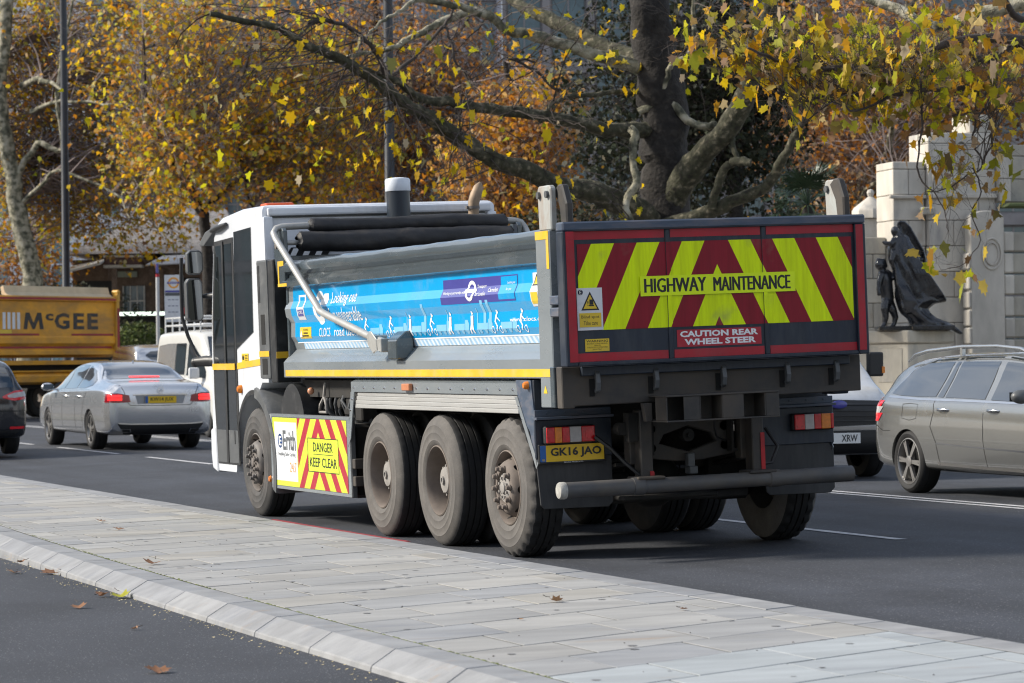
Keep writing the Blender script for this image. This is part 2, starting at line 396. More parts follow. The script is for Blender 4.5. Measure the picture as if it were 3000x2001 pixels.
M_SLAB = stone_mat('yorkstone slab', [(0.335, 0.322, 0.295), (0.285, 0.287, 0.29), (0.345, 0.337, 0.32), (0.27, 0.277, 0.29), (0.33, 0.312, 0.28)])
M_SLABB = stone_mat('blue grey slab', [(0.32, 0.345, 0.36), (0.34, 0.365, 0.38), (0.31, 0.335, 0.355)])
M_KERB = stone_mat('granite kerb', [(0.25, 0.255, 0.265), (0.275, 0.277, 0.282), (0.23, 0.236, 0.25)], (3, 4, 3), 0.75)
M_JOINT = pm('joint sand', (0.022, 0.025, 0.016), 0.95, var=0.3, vs=5)
M_MOSS = pm('moss', (0.10, 0.12, 0.03), 0.95, var=0.5, vs=14, bump=0.5, bs=60)

isl = MB()
ys = [8 + i * 1.0 for i in range(60)]
isl.grid([[(4.61 + near_shift(y) * 1.0, y, -0.02), (4.80 + near_shift(y), y, 0.07), (4.97 + near_shift(y), y, 0.0972), (7.44, y, 0.0972), (7.69, y, 0.085), (7.69, y, -0.05)] for y in ys])
ISL = tag(isl.build('island', M_JOINT), kind='structure')
SK = 0.53
def slab(x0, x1, ya, yb, xl0=None, mat=None, shared=None):
    """skewed slab; xl0 = (x at far edge) when the near kerb curves"""
    g = 0.0075; h = 0.04
    cx, cy = (x0 + x1) / 2, (ya + yb) / 2 + SK * ((x0 + x1) / 2 - 6.2)
    dz = RND.uniform(-0.0012, 0.0012)
    if shared and shared in SLABM: me = SLABM[shared]
    else:
        mb = MB(); xa, xb = x0 + g, x1 - g
        lo = [(xa, ya + g), (xb, ya + g), (xb, yb - g), ((xl0 or xa), yb - g)]
        P = [(x, y + SK * (x - 6.2)) for x, y in lo]
        mb.prism([(x - cx, y - cy) for x, y in P], 'z', -h, 0)
        me = mb.mesh('paving_slab', mat or M_SLAB, bevel=0.0018)
        if shared: SLABM[shared] = me
    o = _link(bpy.data.objects.new('paving_slab', me), ISL); o.location = (cx, cy, 0.1 + dz)
    return o
SLABM = {}
for k in range(-7, 47):
    ya = 14.64 + 0.613 * k; yb = ya + 0.613
    js = [5.42, 6.21, 7.0] if k % 2 == 0 else [5.62, 6.42, 7.21]
    blue = k < -2
    mt = M_SLABB if blue else M_SLAB
    yy = ya + SK * (5 - 6.2)
    xl = 4.98 + near_shift(yy); xlf = 4.98 + near_shift(yy + 0.613)
    first = True
    edges = [xl] + [j for j in js if j > xl + 0.12] + [7.43]
    for a, b in zip(edges[:-1], edges[1:]):
        if first: slab(a, b, ya, yb, xlf + 0.0045, mt); first = False
        else: slab(a, b, ya, yb, None, mt, ('s', round(b - a, 3), blue))
# kerb stones
y = 9.0 - 1.07 * 2; kk = RND
while y < 31:
    ln = 1.07; prof = [(4.968, 0.1), (4.765, 0.1), (4.615, 0.028), (4.60, -0.05), (4.968, -0.05)]
    mb = MB(); rows = []
    for t in (0.004, 0.5, 0.996):
        yy = y + ln * t
        rows.append([(px + near_shift(yy) - 4.8, yy - y + 0.5 * (px - 4.8), pz) for px, pz in prof])
    mb.grid(rows, closeu=True); n = len(prof); mb.f += [tuple(range(n)), tuple(range(2 * n, 3 * n))]; mb.m += [0, 0]
    o = _link(bpy.data.objects.new('kerb_stone', mb.mesh('kerb_stone', M_KERB, bevel=0.006)), ISL); o.location = (4.8, y, RND.uniform(-.001, .002))
    y += ln
y = 9.0; KF = None
while y < 58:
    if KF is None:
        mb = MB(); mb.prism([(0, 0.002), (0.27, 0.002 + .27 * SK), (0.27, 1.098 + .27 * SK), (0, 1.098)], 'z', -0.14, 0.0); KF = mb.mesh('kerb_stone', M_KERB, bevel=0.008)
    o = _link(bpy.data.objects.new('kerb_stone', KF), ISL); o.location = (7.44, y, 0.1 + RND.uniform(-.002, .002))
    y += 1.1
# moss along the kerb joint
mb = MB(); rr = random.Random(3)
for i in range(900):
    y = rr.uniform(10, 28); x = 4.975 + near_shift(y + 0.4) + rr.gauss(0, 0.006) + 0.002
    if noise.noise((0, y * 0.9, 0)) < -0.25: continue
    r = rr.uniform(0.004, 0.011)
    mb.ball((x, y, 0.0965), r, 5, 3, (1, 2.2, 0.55))
tag(mb.build('moss', M_MOSS, merge=False), 'thin green line of moss in the joint behind the near kerb', 'moss', kind='stuff')
# ================================================================== TIPPER TRUCK
TR = empty('tipper_truck', (9.53, 25, 0.0375), 0, -0.03,
           'grey tipper truck with white cab, blue side panels and red and yellow chevron tailgate', 'truck')
TO = (0, 25, 0)
def T(): return MB(TO)
M_CABW = pm('cab white paint', (0.70, 0.73, 0.78), 0.28, var=0.05, vs=2, coat=0.5, dirt=0.10, dcol=(0.42, 0.40, 0.37), ds=5, stretch=(1, 1, 0.4))
M_BODY = pm('slate body paint', (0.060, 0.078, 0.090), 0.24, metal=0.1, coat=0.6, var=0.12, vs=3, dirt=0.10, dcol=(0.17, 0.17, 0.165), ds=2.2, stretch=(1, 0.5, 2.2), bump=0.08, bs=5)
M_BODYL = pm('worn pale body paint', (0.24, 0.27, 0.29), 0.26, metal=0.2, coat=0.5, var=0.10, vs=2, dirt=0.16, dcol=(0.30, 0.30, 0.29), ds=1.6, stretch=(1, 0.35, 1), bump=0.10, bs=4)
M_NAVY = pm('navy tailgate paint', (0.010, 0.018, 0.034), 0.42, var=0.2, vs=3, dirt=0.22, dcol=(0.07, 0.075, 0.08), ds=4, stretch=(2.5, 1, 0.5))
M_NAVYT = pm('worn navy rail paint', (0.06, 0.085, 0.13), 0.45, var=0.25, vs=6, dirt=0.32, dcol=(0.17, 0.13, 0.11), ds=6, stretch=(0.5, 1, 2))
M_DSTEEL = pm('dirty dark steel', (0.036, 0.034, 0.033), 0.55, var=0.35, vs=3, dirt=0.5, dcol=(0.085, 0.068, 0.052), ds=3)
M_GRIME = pm('chassis grime', (0.017, 0.016, 0.015), 0.8, var=0.4, vs=5, dirt=0.35, dcol=(0.035, 0.03, 0.025), ds=5)
M_BLACK = pm('black plastic', (0.018, 0.019, 0.021), 0.45, var=0.15, vs=4, dirt=0.12, dcol=(0.1, 0.1, 0.1), ds=6)
M_GREYP = pm('grey plastic', (0.085, 0.09, 0.095), 0.42, var=0.1, vs=4, dirt=0.15, dcol=(0.2, 0.2, 0.2), ds=6)
M_RUBBER = pm('mudflap rubber', (0.030, 0.031, 0.034), 0.65, var=0.2, vs=4, dirt=0.4, dcol=(0.085, 0.085, 0.085), ds=3, stretch=(2.5, 1, 0.5))
M_TYRE = pm('tyre rubber', (0.013, 0.013, 0.014), 0.75, var=0.2, vs=5, dirt=0.25, dcol=(0.04, 0.038, 0.036), ds=5)
M_TYRED = pm('dusty tyre wall', (0.115, 0.106, 0.098), 0.85, var=0.22, vs=5, dirt=0.4, dcol=(0.085, 0.082, 0.08), ds=3.5, fine=0.12, fs=70)
M_RIMD = pm('dusty rim', (0.165, 0.135, 0.115), 0.8, var=0.2, vs=5, dirt=0.35, dcol=(0.10, 0.088, 0.08), ds=4)
M_RIMF = pm('grey steel rim', (0.12, 0.11, 0.105), 0.6, var=0.2, vs=6, dirt=0.35, dcol=(0.20, 0.165, 0.14), ds=5)
M_HUB = pm('dusty hub', (0.25, 0.235, 0.22), 0.7, var=0.2, vs=9)
M_HOLE = pm('dark hole', (0.004, 0.004, 0.004), 0.9, var=0)
M_ALU = pm('brushed aluminium', (0.50, 0.50, 0.49), 0.45, metal=0.6, var=0.12, vs=3, dirt=0.3, dcol=(0.3, 0.3, 0.29), ds=4, stretch=(1, 0.25, 3))
M_STEEL = pm('bail tube paint', (0.40, 0.40, 0.385), 0.4, metal=0.3, var=0.1, vs=6, dirt=0.2, dcol=(0.24, 0.22, 0.2), ds=8)
M_TARP = pm('black tarpaulin', (0.020, 0.020, 0.022), 0.6, var=0.35, vs=4, bump=0.35, bs=14, dirt=0.12, dcol=(0.09, 0.075, 0.06), ds=6)
M_BLUE = pm('blue vinyl wrap', (0.0, 0.33, 0.70), 0.16, var=0.08, vs=1.2, coat=0.25, bump=0.03, bs=3, dirt=0.08, dcol=(0.16, 0.32, 0.48), ds=4)
M_PALEB = pm('pale blue print', (0.20, 0.48, 0.72), 0.25, var=0.05)
M_PRW = pm('white print', (0.78, 0.80, 0.82), 0.25, var=0.04)
M_PURP = pm('purple print', (0.06, 0.06, 0.30), 0.22, var=0.06, coat=0.4)
M_BLKP = pm('black print', (0.012, 0.013, 0.015), 0.35, var=0.0)
M_STKW = pm('sticker white', (0.66, 0.68, 0.71), 0.35, var=0.05, dirt=0.1, dcol=(0.4, 0.4, 0.4), ds=9)
M_STKY = pm('sticker yellow', (0.72, 0.50, 0.03), 0.35, var=0.08, dirt=0.12, dcol=(0.3, 0.25, 0.1), ds=9)
M_TAPEY = pm('yellow reflective tape', (0.76, 0.46, 0.03), 0.3, var=0.12, vs=3, dirt=0.18, dcol=(0.5, 0.4, 0.2), ds=7)
M_TAPER = pm('red reflective tape', (0.37, 0.008, 0.022), 0.38, var=0.18, vs=3, dirt=0.2, dcol=(0.20, 0.06, 0.06), ds=5)
M_LIME = pm('fluorescent yellow print', (0.74, 0.92, 0.0), 0.35, var=0.06, vs=3)
M_LAMPR = pm('red lamp lens', (0.52, 0.008, 0.014), 0.15, var=0.25, vs=30, coat=0.6)
M_LAMPRB = pm('red reflector', (0.62, 0.01, 0.02), 0.12, var=0.1, vs=30, coat=0.6)
M_LAMPO = pm('amber lamp lens', (0.70, 0.20, 0.01), 0.18, var=0.15, vs=30, coat=0.5)
M_LAMPW = pm('clear lamp lens', (0.40, 0.38, 0.38), 0.15, var=0.1, vs=30, coat=0.6)
M_GLASS = pm('tinted glass', (0.010, 0.014, 0.015), 0.02, var=0, spec=0.5, coat=1.0, ior=2.1)
M_PLATEY = pm('yellow number plate', (0.72, 0.46, 0.01), 0.3, var=0.04)
M_PLATEB = pm('plate blue band', (0.01, 0.10, 0.36), 0.3, var=0)
M_MIRR = pm('mirror glass', (0.10, 0.11, 0.12), 0.02, metal=1.0, var=0)
M_CHROME = pm('bright metal', (0.6, 0.6, 0.6), 0.2, metal=1.0, var=0.05)
M_RUSTY = pm('rusty exhaust', (0.30, 0.22, 0.15), 0.65, metal=0.3, var=0.25, vs=9)
M_CHEV = chevron_mat('tailgate chevrons', 0, 0.005, 2.41, 0.098, 0.187, 0.371, 0.475, (0.74, 0.92, 0.0), (0.25, 0.008, 0.022))
M_CHEV2 = chevron_mat('side board chevrons', 1, 27.05 - 25, 1.03, 0.385, 0.185, 0.35, 0.95, (0.60, 0.72, 0.06), (0.42, 0.03, 0.05))

# ---------------------------------------------------------------- wheels
def wheel_meshes():
    W = {}
    R, wd = 0.552, 0.315
    def tyre(lug, wall):
        pr = [(.292, .035), (.305, .016), (.335, .004), (.342, .0005), (.348, .003), (.40, -.001), (.405, -.003), (.412, -.001), (.46, .004), (.466, .002), (.472, .006), (.505, .018), (.530, .034), (.544, .05), (R, .066),
              (R, .10), (R - .014, .103), (R - .014, .112), (R, .115), (R, .155), (R - .014, .158), (R - .014, .167), (R, .17), (R, .21), (R - .014, .213), (R - .014, .222), (R, .225), (R, .25), (.544, .266), (.525, .285), (.45, .31), (.36, .313), (.292, .28)]
        def rf(j, k, r):
            if lug and (12 <= j <= 15 or 26 <= j <= 28): return r - (.016 if (k % 4) < 2 else 0)
            if not lug and (13 <= j <= 15) and k % 3 == 0: return r - .004
            return r
        mb = MB(); mb.lathe(pr, (0, 0, 0), 'x', 112, close=True, rfun=rf)
        # dusty wall / dark tread by material
        for i, f in enumerate(mb.f):
            mb.m[i] = 0 if (i // 112) < 13 or (i // 112) > 28 else 1
        return mb.mesh('tyre', [wall, M_TYRE], 35)
    W['tyre'] = tyre(False, M_TYRED); W['tyre_lug'] = tyre(True, M_TYRED); W['tyre_dark'] = tyre(False, pm('tyre wall dark', (0.052, 0.051, 0.051), 0.8, var=0.25, vs=6, dirt=0.35, dcol=(0.11, 0.10, 0.095), ds=4))
    mb = MB(); mb.lathe([(.300, .036), (.297, .016), (.288, .012), (.28, .026), (.272, .06), (.265, .13), (.262, .20), (.23, .222), (.17, .228), (.12, .23), (.12, .30), (.29, .30)], (0, 0, 0), 'x', 64, cap0=False)
    W['dish'] = mb.mesh('rim', M_RIMD, 40)
    mb = MB(); mb.lathe([(.128, .232), (.128, .125), (.118, .11), (.112, .085), (.104, .074), (.036, .066), (.034, .05), (.022, .05), (.02, .06), (0.0, .06)], (0, 0, 0), 'x', 32, cap0=False)
    for k in range(10):
        a = 2 * pi * k / 10; mb.cyl((.12, .122 * cos(a), .122 * sin(a)), (.088, .122 * cos(a), .122 * sin(a)), .011, n=6)
    W['dishhub'] = mb.mesh('hub', M_HUB, 40)
    def bulge(mat):
        mb = MB(); mb.lathe([(.300, .036), (.297, .016), (.288, .012), (.28, .026), (.274, .06), (.268, .105), (.257, .112), (.243, .09), (.228, .05), (.21, .012), (.19, -.012), (.172, -.018), (.14, -.018), (.135, -.012), (.13, .01), (0, .01)], (0, 0, 0), 'x', 64, cap0=False)
        return mb.mesh('rim', mat, 40)
    W['bulge'] = bulge(M_RIMD); W['bulgef'] = bulge(M_RIMF)
    mb = MB()
    for k in range(10):
        a = 2 * pi * k / 10; c, s = cos(a), sin(a); r = .158
        mb.lathe([(.026, -.016), (.026, -.028), (.02, -.032), (.019, -.05), (.015, -.056), (0, -.056)], (0, r * c, r * s), 'x', 8)
    W['nuts'] = mb.mesh('wheel_nuts', M_RIMD, 50); W['nutsf'] = mb.mesh('wheel_nuts', M_RIMF, 50)
    mb = MB(); mb.lathe([(.115, .01), (.115, -.008), (.10, -.012), (.05, -.014), (.045, -.03), (.03, -.035), (0, -.035)], (0, 0, 0), 'x', 24)
    for k in range(8):
        a = 2 * pi * k / 8; mb.cyl((-.005, .08 * cos(a), .08 * sin(a)), (-.03, .08 * cos(a), .08 * sin(a)), .012, n=6)
    W['bhub'] = mb.mesh('hub', M_HUB, 40); W['bhubf'] = mb.mesh('hub', M_RIMF, 40)
    mb = MB()
    for k in range(8):
        a = 2 * pi * (k + .5) / 8; r = .229; c, s = cos(a), sin(a)
        P = []
        for q in range(10):
            t = 2 * pi * q / 10; rr = r + .017 * cos(t); tt = .03 * sin(t)
            P.append((.050 + (.229 - rr) * 2.2 - .006, rr * c - tt * s, rr * s + tt * c))
        mb.face(*P)
    W['holes'] = mb.mesh('hand_holes', M_HOLE)
    return W
WM = wheel_meshes()
def part(name, me, parent, loc=(0, 0, 0), rz=0.0, rx=0.0):
    o = _link(bpy.data.objects.new(name, me), parent); o.location = loc; o.rotation_euler = (rx, 0, rz); return o
def truck_wheel(y, side, kind, inner=False):
    x = -1.25 if side < 0 else 1.25
    rims = {'drive': 'dish', 'tag': 'bulge', 'front': 'bulgef'}[kind]; ty = {'drive': 'tyre', 'tag': 'tyre_lug', 'front': 'tyre_dark'}[kind]
    w = part('wheel', WM[rims], TR, (x, y - 25, .55), 0 if side < 0 else pi, RND.uniform(0, 6))
    part('tyre', WM[ty], w)
    if kind == 'drive': part('hub', WM['dishhub'], w)
    else:
        part('hub', WM['bhub' if kind == 'tag' else 'bhubf'], w); tag(part('wheel_nuts', WM['nuts' if kind == 'tag' else 'nutsf'], w), kind='stuff'); tag(part('hand_holes', WM['holes'], w), kind='stuff')
    if inner:
        w2 = part('inner_wheel', WM['tyre_dark'], TR, (x + (.345 if side < 0 else -.345), y - 25, .55), 0 if side < 0 else pi)
for sd in (-1, 1):
    truck_wheel(29.28, sd, 'front'); truck_wheel(25.245, sd, 'drive', True); truck_wheel(23.714, sd, 'drive', True); truck_wheel(22.05, sd, 'tag')

# ---------------------------------------------------------------- chassis
for s in (-1, 1):
    T().prism([(s * .33, .78), (s * .42, .78), (s * .42, .80), (s * .35, .80), (s * .35, 1.04), (s * .42, 1.04), (s * .42, 1.06), (s * .33, 1.06)], 'y', 21.2, 30.2).build('chassis_rail', M_GRIME, TR)
for y in (29.28, 25.245, 23.714, 22.05):
    mb = T(); mb.cyl((-1.0, y, .55), (1.0, y, .55), .075, n=12)
    if y < 29: mb.ball((0, y, .55), .24, 14, 8, (1, .9, .95))
    mb.build('axle', M_GRIME, TR, 40)
    for s in (-1, 1):
        mb = T()
        for q in range(5):
            mb.prism([(y - .62 + q * .08, .70 + q * .03), (y, .62 + q * .03), (y + .62 - q * .08, .70 + q * .03), (y + .62 - q * .08, .725 + q * .03), (y, .645 + q * .03), (y - .62 + q * .08, .725 + q * .03)], 'x', s * .52 - .04, s * .52 + .04)
        mb.build('leaf_spring', M_GRIME, TR)
mb = T(); mb.box(-.42, .42, 27.2, 28.3, .55, 1.1); mb.box(-.9, .9, 26.2, 27.4, .55, 1.05); mb.build('gearbox', M_GRIME, TR, bevel=.04)
T().box(-1.1, 1.1, 21.35, 28.0, 1.22, 1.38).build('subframe', M_GRIME, TR)
T().box(-.95, .95, 21.45, 21.75, 1.0, 1.24).build('hinge_gap_fill', M_GRIME, TR, bevel=.02)  # dark block added to fill the bright gap under the body
T().box(-.62, .62, 22.6, 22.75, .62, 1.22).build('suspension_gap_fill', M_GRIME, TR, bevel=.03)  # dark plates added to stop light showing through the underbody
T().box(-.6, .6, 24.4, 24.6, .60, 1.22).build('suspension_gap_fill', M_GRIME, TR, bevel=.03)
for s in (-1, 1): T().box(min(s * .45, s * .85), max(s * .45, s * .85), 21.85, 22.3, .36, .9).build('drum_gap_fill', M_GRIME, TR, bevel=.08)  # dark boxes at the axle, added to close the see-through gap
# cross member with a diamond cut-out, and the tow gear
mb = T()
def fl(poly): mb.prism(poly, 'y', 21.30, 21.36)
top = [(-.40, 1.06), (.40, 1.06), (.40, .98), (.20, .93), (0, .99), (-.20, .93), (-.40, .98)]
fl(top)
fl([(-.40, .76), (-.40, .84), (-.24, .865), (0, .79), (.24, .865), (.40, .84), (.40, .76), (.1, .72), (-.1, .72)])
for s in (-1, 1):
    fl([(s * .40, .98), (s * .20, .93), (s * .24, .865), (s * .40, .84)])
mb.build('cross_member', M_DSTEEL, TR, bevel=.008)
mb = T(); mb.cyl((0, 21.28, .92), (0, 21.36, .92), .05, n=16); mb.cyl((0, 21.25, .92), (0, 21.3, .92), .02, n=6); mb.build('tow_pin', M_GRIME, TR, 40)
mb = T(); mb.box(-.03, .03, 21.24, 21.3, .66, .78); mb.box(-.035, .035, 21.2, 21.3, .62, .68); mb.build('tow_bracket', M_GREYP, TR, bevel=.006)
mb = T()
for s in (-1, 1):
    for (xx, zz) in ((.31, .98), (.31, .83)):
        mb.lathe([(.035, 21.288), (.0, 21.288)], (s * xx, 0, zz), 'y', 12)
mb.build('cut_outs', M_HOLE, TR, kind='stuff')
for s, red in ((-1, False), (1, True)):
    mb = T(); mb.box(s * .47 - .05, s * .47 + .05, 21.02, 21.16, .56, 1.14); mb.box(s * .47 - .09, s * .47 + .09, 21.14, 21.26, .72, 1.12)
    mb.box(s * .47 - .14, s * .47 + .09, 20.88, 21.1, .61, .635)
    mb.build('bumper_hanger', M_DSTEEL, TR, bevel=.008)
    mb = T(); mb.box(s * .47 + .052, s * .47 + .058, 21.02, 21.1, .62 if red else .62, .92 if red else .66); mb.box(s * .47 + .02, s * .47 + .05, 21.012, 21.018, .62, .92 if red else .67)
    mb.build('red_mark', pm('chipped red paint', (0.45, 0.01, 0.015), .5, var=.2, dirt=.25, dcol=(.05, .04, .04), ds=14), TR)
mb = T(); mb.cyl((-.62, 21.1, 1.0), (-.62, 21.2, 1.0), .05, n=14); mb.box(-.60, -.5, 21.05, 21.15, .90, 1.12); mb.build('spring_bolt', M_GRIME, TR, 40)
mb = T(); mb.tube([(-.82, 21.2, .95), (-.72, 21.15, .86), (-.62, 21.1, .74), (-.52, 21.05, .64)], .016, 6); mb.tube([(.62, 21.2, .95), (.7, 21.15, .8), (.62, 21.1, .68), (.52, 21.1, .67)], .014, 6)
mb.tube([(.1, 21.0, 1.06), (.14, 21.1, .98), (.2, 21.2, .9), (.3, 21.25, .86)], .008, 5); mb.build('cable', M_BLACK, TR, 60, kind='stuff')
mb = T(); mb.box(-.62, .62, 21.55, 21.7, .40, .50); mb.box(-.62, .62, 21.5, 21.56, .47, .52); mb.box(-.6, .2, 21.2, 21.5, .44, .475); mb.build('steer_beam', M_GRIME, TR, bevel=.01)
# bumper tube
mb = T(); mb.tube([(-1.235, 20.93, .565), (-.63, 20.93, .565)], .062, 20); mb.tube([(-.64, 20.93, .565), (-.55, 20.93, .565), (-.54, 20.93, .565), (.50, 20.93, .565), (.51, 20.93, .565), (.6, 20.93, .565)], [.068, .068, .058, .058, .068, .068], 20); mb.tube([(.58, 20.93, .565), (1.225, 20.93, .565)], .062, 20)
bt = mb.build('bumper_bar', pm('scuffed grey bumper', (.075, .075, .078), .5, var=.3, vs=6, dirt=.35, dcol=(.13, .11, .085), ds=5, stretch=(.6, 1, 1)), TR, 40)
mb = T(); mb.lathe([(.064, -1.19), (.066, -1.20), (.066, -1.232), (.058, -1.245), (0, -1.247)], (0, 20.93, .565), 'x', 20); mb.build('bumper_end', pm('chipped pale end cap', (.42, .41, .38), .6, var=.2, vs=12, dirt=.35, dcol=(.1, .1, .1), ds=16), bt, 40)
bt.children[0].matrix_parent_inverse = Matrix.Identity(4)

# ---------------------------------------------------------------- tipper body: left wall profile (x, z)
RAIL = [(-1.17, 2.535), (-1.205, 2.545), (-1.235, 2.53), (-1.25, 2.50), (-1.25, 2.44), (-1.20, 2.405), (-1.20, 2.385), (-1.25, 2.345), (-1.25, 2.295), (-1.20, 2.276)]
SIDE = [(-1.187, 2.276), (-1.187, 2.149), (-1.219, 2.079), (-1.208, 2.009), (-1.176, 1.939), (-1.181, 1.805), (-1.152, 1.75), (-1.135, 1.68), (-1.25, 1.56), (-1.25, 1.415), (-1.10, 1.415)]
YB0, YB1 = 20.97, 28.05
def side_x(z):
    for (xa, za), (xb, zb) in zip(SIDE[:-1], SIDE[1:]):
        if zb <= z <= za: return xa + (xb - xa) * (za - z) / (za - zb)
    return -1.19
for s in (-1, 1):
    P = [(-s * x, z) for x, z in RAIL] + [(-s * -1.12, 2.276), (-s * -1.12, 2.535)]
    mb = T()
    ny = 60; rows = []
    for i in range(ny + 1):
        y = YB0 + (YB1 - YB0) * i / ny
        rows.append([(x + s * .004 * noise.noise((y * 1.3, z * 9, 1)), y, z + (.010 * noise.noise((y * 2.2, 3, 0)) if z > 2.49 else .003 * noise.noise((y * 2, z * 5, 0)))) for x, z in P])
    mb.grid(rows, closeu=True); n = len(P); mb.f += [tuple(range(n)), tuple(range(ny * n, ny * n + n))]; mb.m += [0, 0]
    mb.build('top_rail', M_BODY, TR, 32)
    P = [(-s * x, z) for x, z in SIDE] + [(-s * -1.05, 1.415), (-s * -1.08, 1.6), (-s * -1.12, 2.276)]
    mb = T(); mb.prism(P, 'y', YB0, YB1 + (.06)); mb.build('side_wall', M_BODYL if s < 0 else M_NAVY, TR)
T().box(-1.1, 1.1, 21.0, 28.05, 1.40, 1.48).build('body_floor', M_DSTEEL, TR)
# headboard with rounded wings
hb = []
for i in range(9): a = pi * i / 8 * .5; hb.append((28.36 - .18 + .18 * sin(a) , 2.72 + .16 * cos(a)))
wing = [(27.98, 2.36), (27.98, 2.84), (28.02, 2.87), (28.10, 2.88)] + [(28.1 + .22 * sin(pi / 2 * i / 5), 2.66 + .22 * cos(pi / 2 * i / 5)) for i in range(6)] + [(28.30, 2.55), (28.22, 2.38), (28.16, 2.32), (28.0, 2.32)]
for s in (-1, 1):
    T().prism(wing, 'x', s * 1.245, s * 1.20).build('headboard_wing', M_BODY, TR, bevel=.006)
T().box(-1.2, 1.2, 28.06, 28.11, 1.42, 2.60).build('headboard', M_BODY, TR, bevel=.006)
# yellow reflective tape
mb = T(); mb.box(-1.2535, -1.2505, 21.0, 28.05, 1.425, 1.485)
mb.build('reflective_tape', M_TAPEY, TR)
mb = T(); mb.box(-1.2485, -1.2465, 28.16, 28.20, 2.33, 2.55); mb.box(-1.2485, -1.2465, 28.0, 28.158, 2.50, 2.55); mb.build('corner_mark', M_TAPEY, TR)
mb = T(); mb.box(-1.2525, -1.2505, 27.9, 28.2, 2.30, 2.33); mb.build('corner_mark', M_TAPEY, TR)
# blue wrap following the corrugation, hatch strip below
def surf(off=.004):
    return lambda s_, z: (side_x(z) - off, -s_, z)
CUTS = [z for _, z in SIDE[1:7]]
def drape_poly(pts, mat, name, off=.005, parent=TR, step=None):
    """flat print in (y,z) draped on the corrugated wall"""
    bm = bmesh.new(); bm.faces.new([bm.verts.new((-y, 0, z)) for y, z in pts])
    for z in CUTS: bmesh.ops.bisect_plane(bm, geom=bm.verts[:] + bm.edges[:] + bm.faces[:], plane_co=(0, 0, z), plane_no=(0, 0, 1))
    f = surf(off)
    for p in bm.verts: p.co = Vector(f(p.co.x, p.co.z)) - Vector(TO)
    me = bpy.data.meshes.new(name); bm.to_mesh(me); bm.free(); me.materials.append(mat)
    return _link(bpy.data.objects.new(name, me), parent)
mb = T(); mb.strip([(x - .004, z) for x, z in SIDE[:7]], 'y', 21.17, 27.90)
# gentle ripple of the vinyl
WRAP = mb.build('blue_wrap', M_BLUE, TR)
mb = T(); mb.strip([(SIDE[6][0] - .005, 1.752), (SIDE[6][0] - .005, 1.742)], 'y', 21.17, 27.9); mb.build('wrap_edge', M_PRW, TR)
hm = chevron_mat('pale blue hatching', 1, 40, 1.75, 0.0, .05, .1, 0.9, (.62, .70, .78), (.33, .52, .72))
mb = T(); mb.strip([(side_x(1.741) - .004, 1.741), (side_x(1.683) - .004, 1.683)], 'y', 21.17, 27.72); mb.build('hatched_strip', hm, TR)
def wtext(s, y0, y1, z0, z1, mat=M_PRW, shear=0.0, bold=0.004, off=.007):
    return letter(s, y0 - y1, z1 - z0, (-(y0 + y1) / 2, 0, (z0 + z1) / 2), (1, 0, 0), (0, 0, 1), mat, WRAP, TO, bold, shear, fn=surf(off), cuts=CUTS)
wtext('Looking out', 26.62, 25.85, 2.07, 2.205, shear=.12); wtext('for vulnerable', 26.70, 25.74, 1.93, 2.06, shear=0.05); wtext('road users', 26.62, 25.88, 1.795, 1.885)
wtext('CLOCS', 27.10, 26.74, 1.795, 1.88)
wtext('www.clocs.org', 21.98, 21.20, 1.845, 1.89)
# ring logo of the scheme: an open ring
ring = []
for i in range(25):
    a = radians(40 + 280 * i / 24); ring.append((27.0 - .0 + .155 * -cos(a), 2.07 + .16 * sin(a)))
for i in range(25):
    a = radians(320 - 280 * i / 24); ring.append((27.0 + .08 * -cos(a), 2.07 + .085 * sin(a)))
q = len(ring) // 2
for i in range(24):
    drape_poly([ring[i], ring[i + 1], ring[49 - i - 1], ring[49 - i]], M_PRW, 'ring_logo', .006, WRAP)
drape_poly([(26.93 - .0 + .07, 2.09), (26.85, 2.20), (26.72, 2.20), (26.72, 2.10)], M_PRW, 'ring_logo', .0065, WRAP)
# badge, warning label, partner plate, stickers
drape_poly([(27.70, 2.205), (27.46, 2.205), (27.46, 1.965), (27.70, 1.965)], M_STKW, 'scheme_badge', .006, WRAP)
drape_poly([(27.655, 2.185), (27.505, 2.185), (27.505, 2.09), (27.655, 2.09)], M_BLUE, 'scheme_badge', .0075, WRAP)
drape_poly([(27.67, 2.065), (27.49, 2.065), (27.49, 2.0), (27.67, 2.0)], M_PURP, 'scheme_badge', .0075, WRAP)
wtext('FORS', 27.65, 27.51, 2.02, 2.055, M_PRW, off=.009)
drape_poly([(27.73, 1.895), (27.36, 1.895), (27.36, 1.785), (27.73, 1.785)], M_STKY, 'warning_label', .006, WRAP)
wtext('WARNING', 27.62, 27.46, 1.86, 1.88, M_BLKP, off=.009)
for zz, y0, y1 in ((1.838, 27.61, 27.47), (1.812, 27.64, 27.44)): drape_poly([(y0, zz + .006), (y1, zz + .006), (y1, zz - .006), (y0, zz - .006)], M_BLKP, 'print_line', .009, WRAP)
drape_poly([(27.72, 1.80), (27.64, 1.80), (27.68, 1.87)], M_PRW, 'label_symbol', .009, WRAP)
drape_poly([(23.50, 2.225), (21.75, 2.225), (21.75, 2.02), (23.50, 2.02)], M_PURP, 'partner_plate', .006, WRAP)
drape_poly([(22.12, 2.215), (21.76, 2.215), (21.76, 2.035), (22.12, 2.035)], M_BLUE, 'partner_plate', .0072, WRAP)
wtext('Working in partnership with', 23.46, 22.92, 2.095, 2.125, off=.008); wtext('Transport', 22.66, 22.45, 2.13, 2.165, off=.008); wtext('for London', 22.66, 22.42, 2.075, 2.11, off=.008)
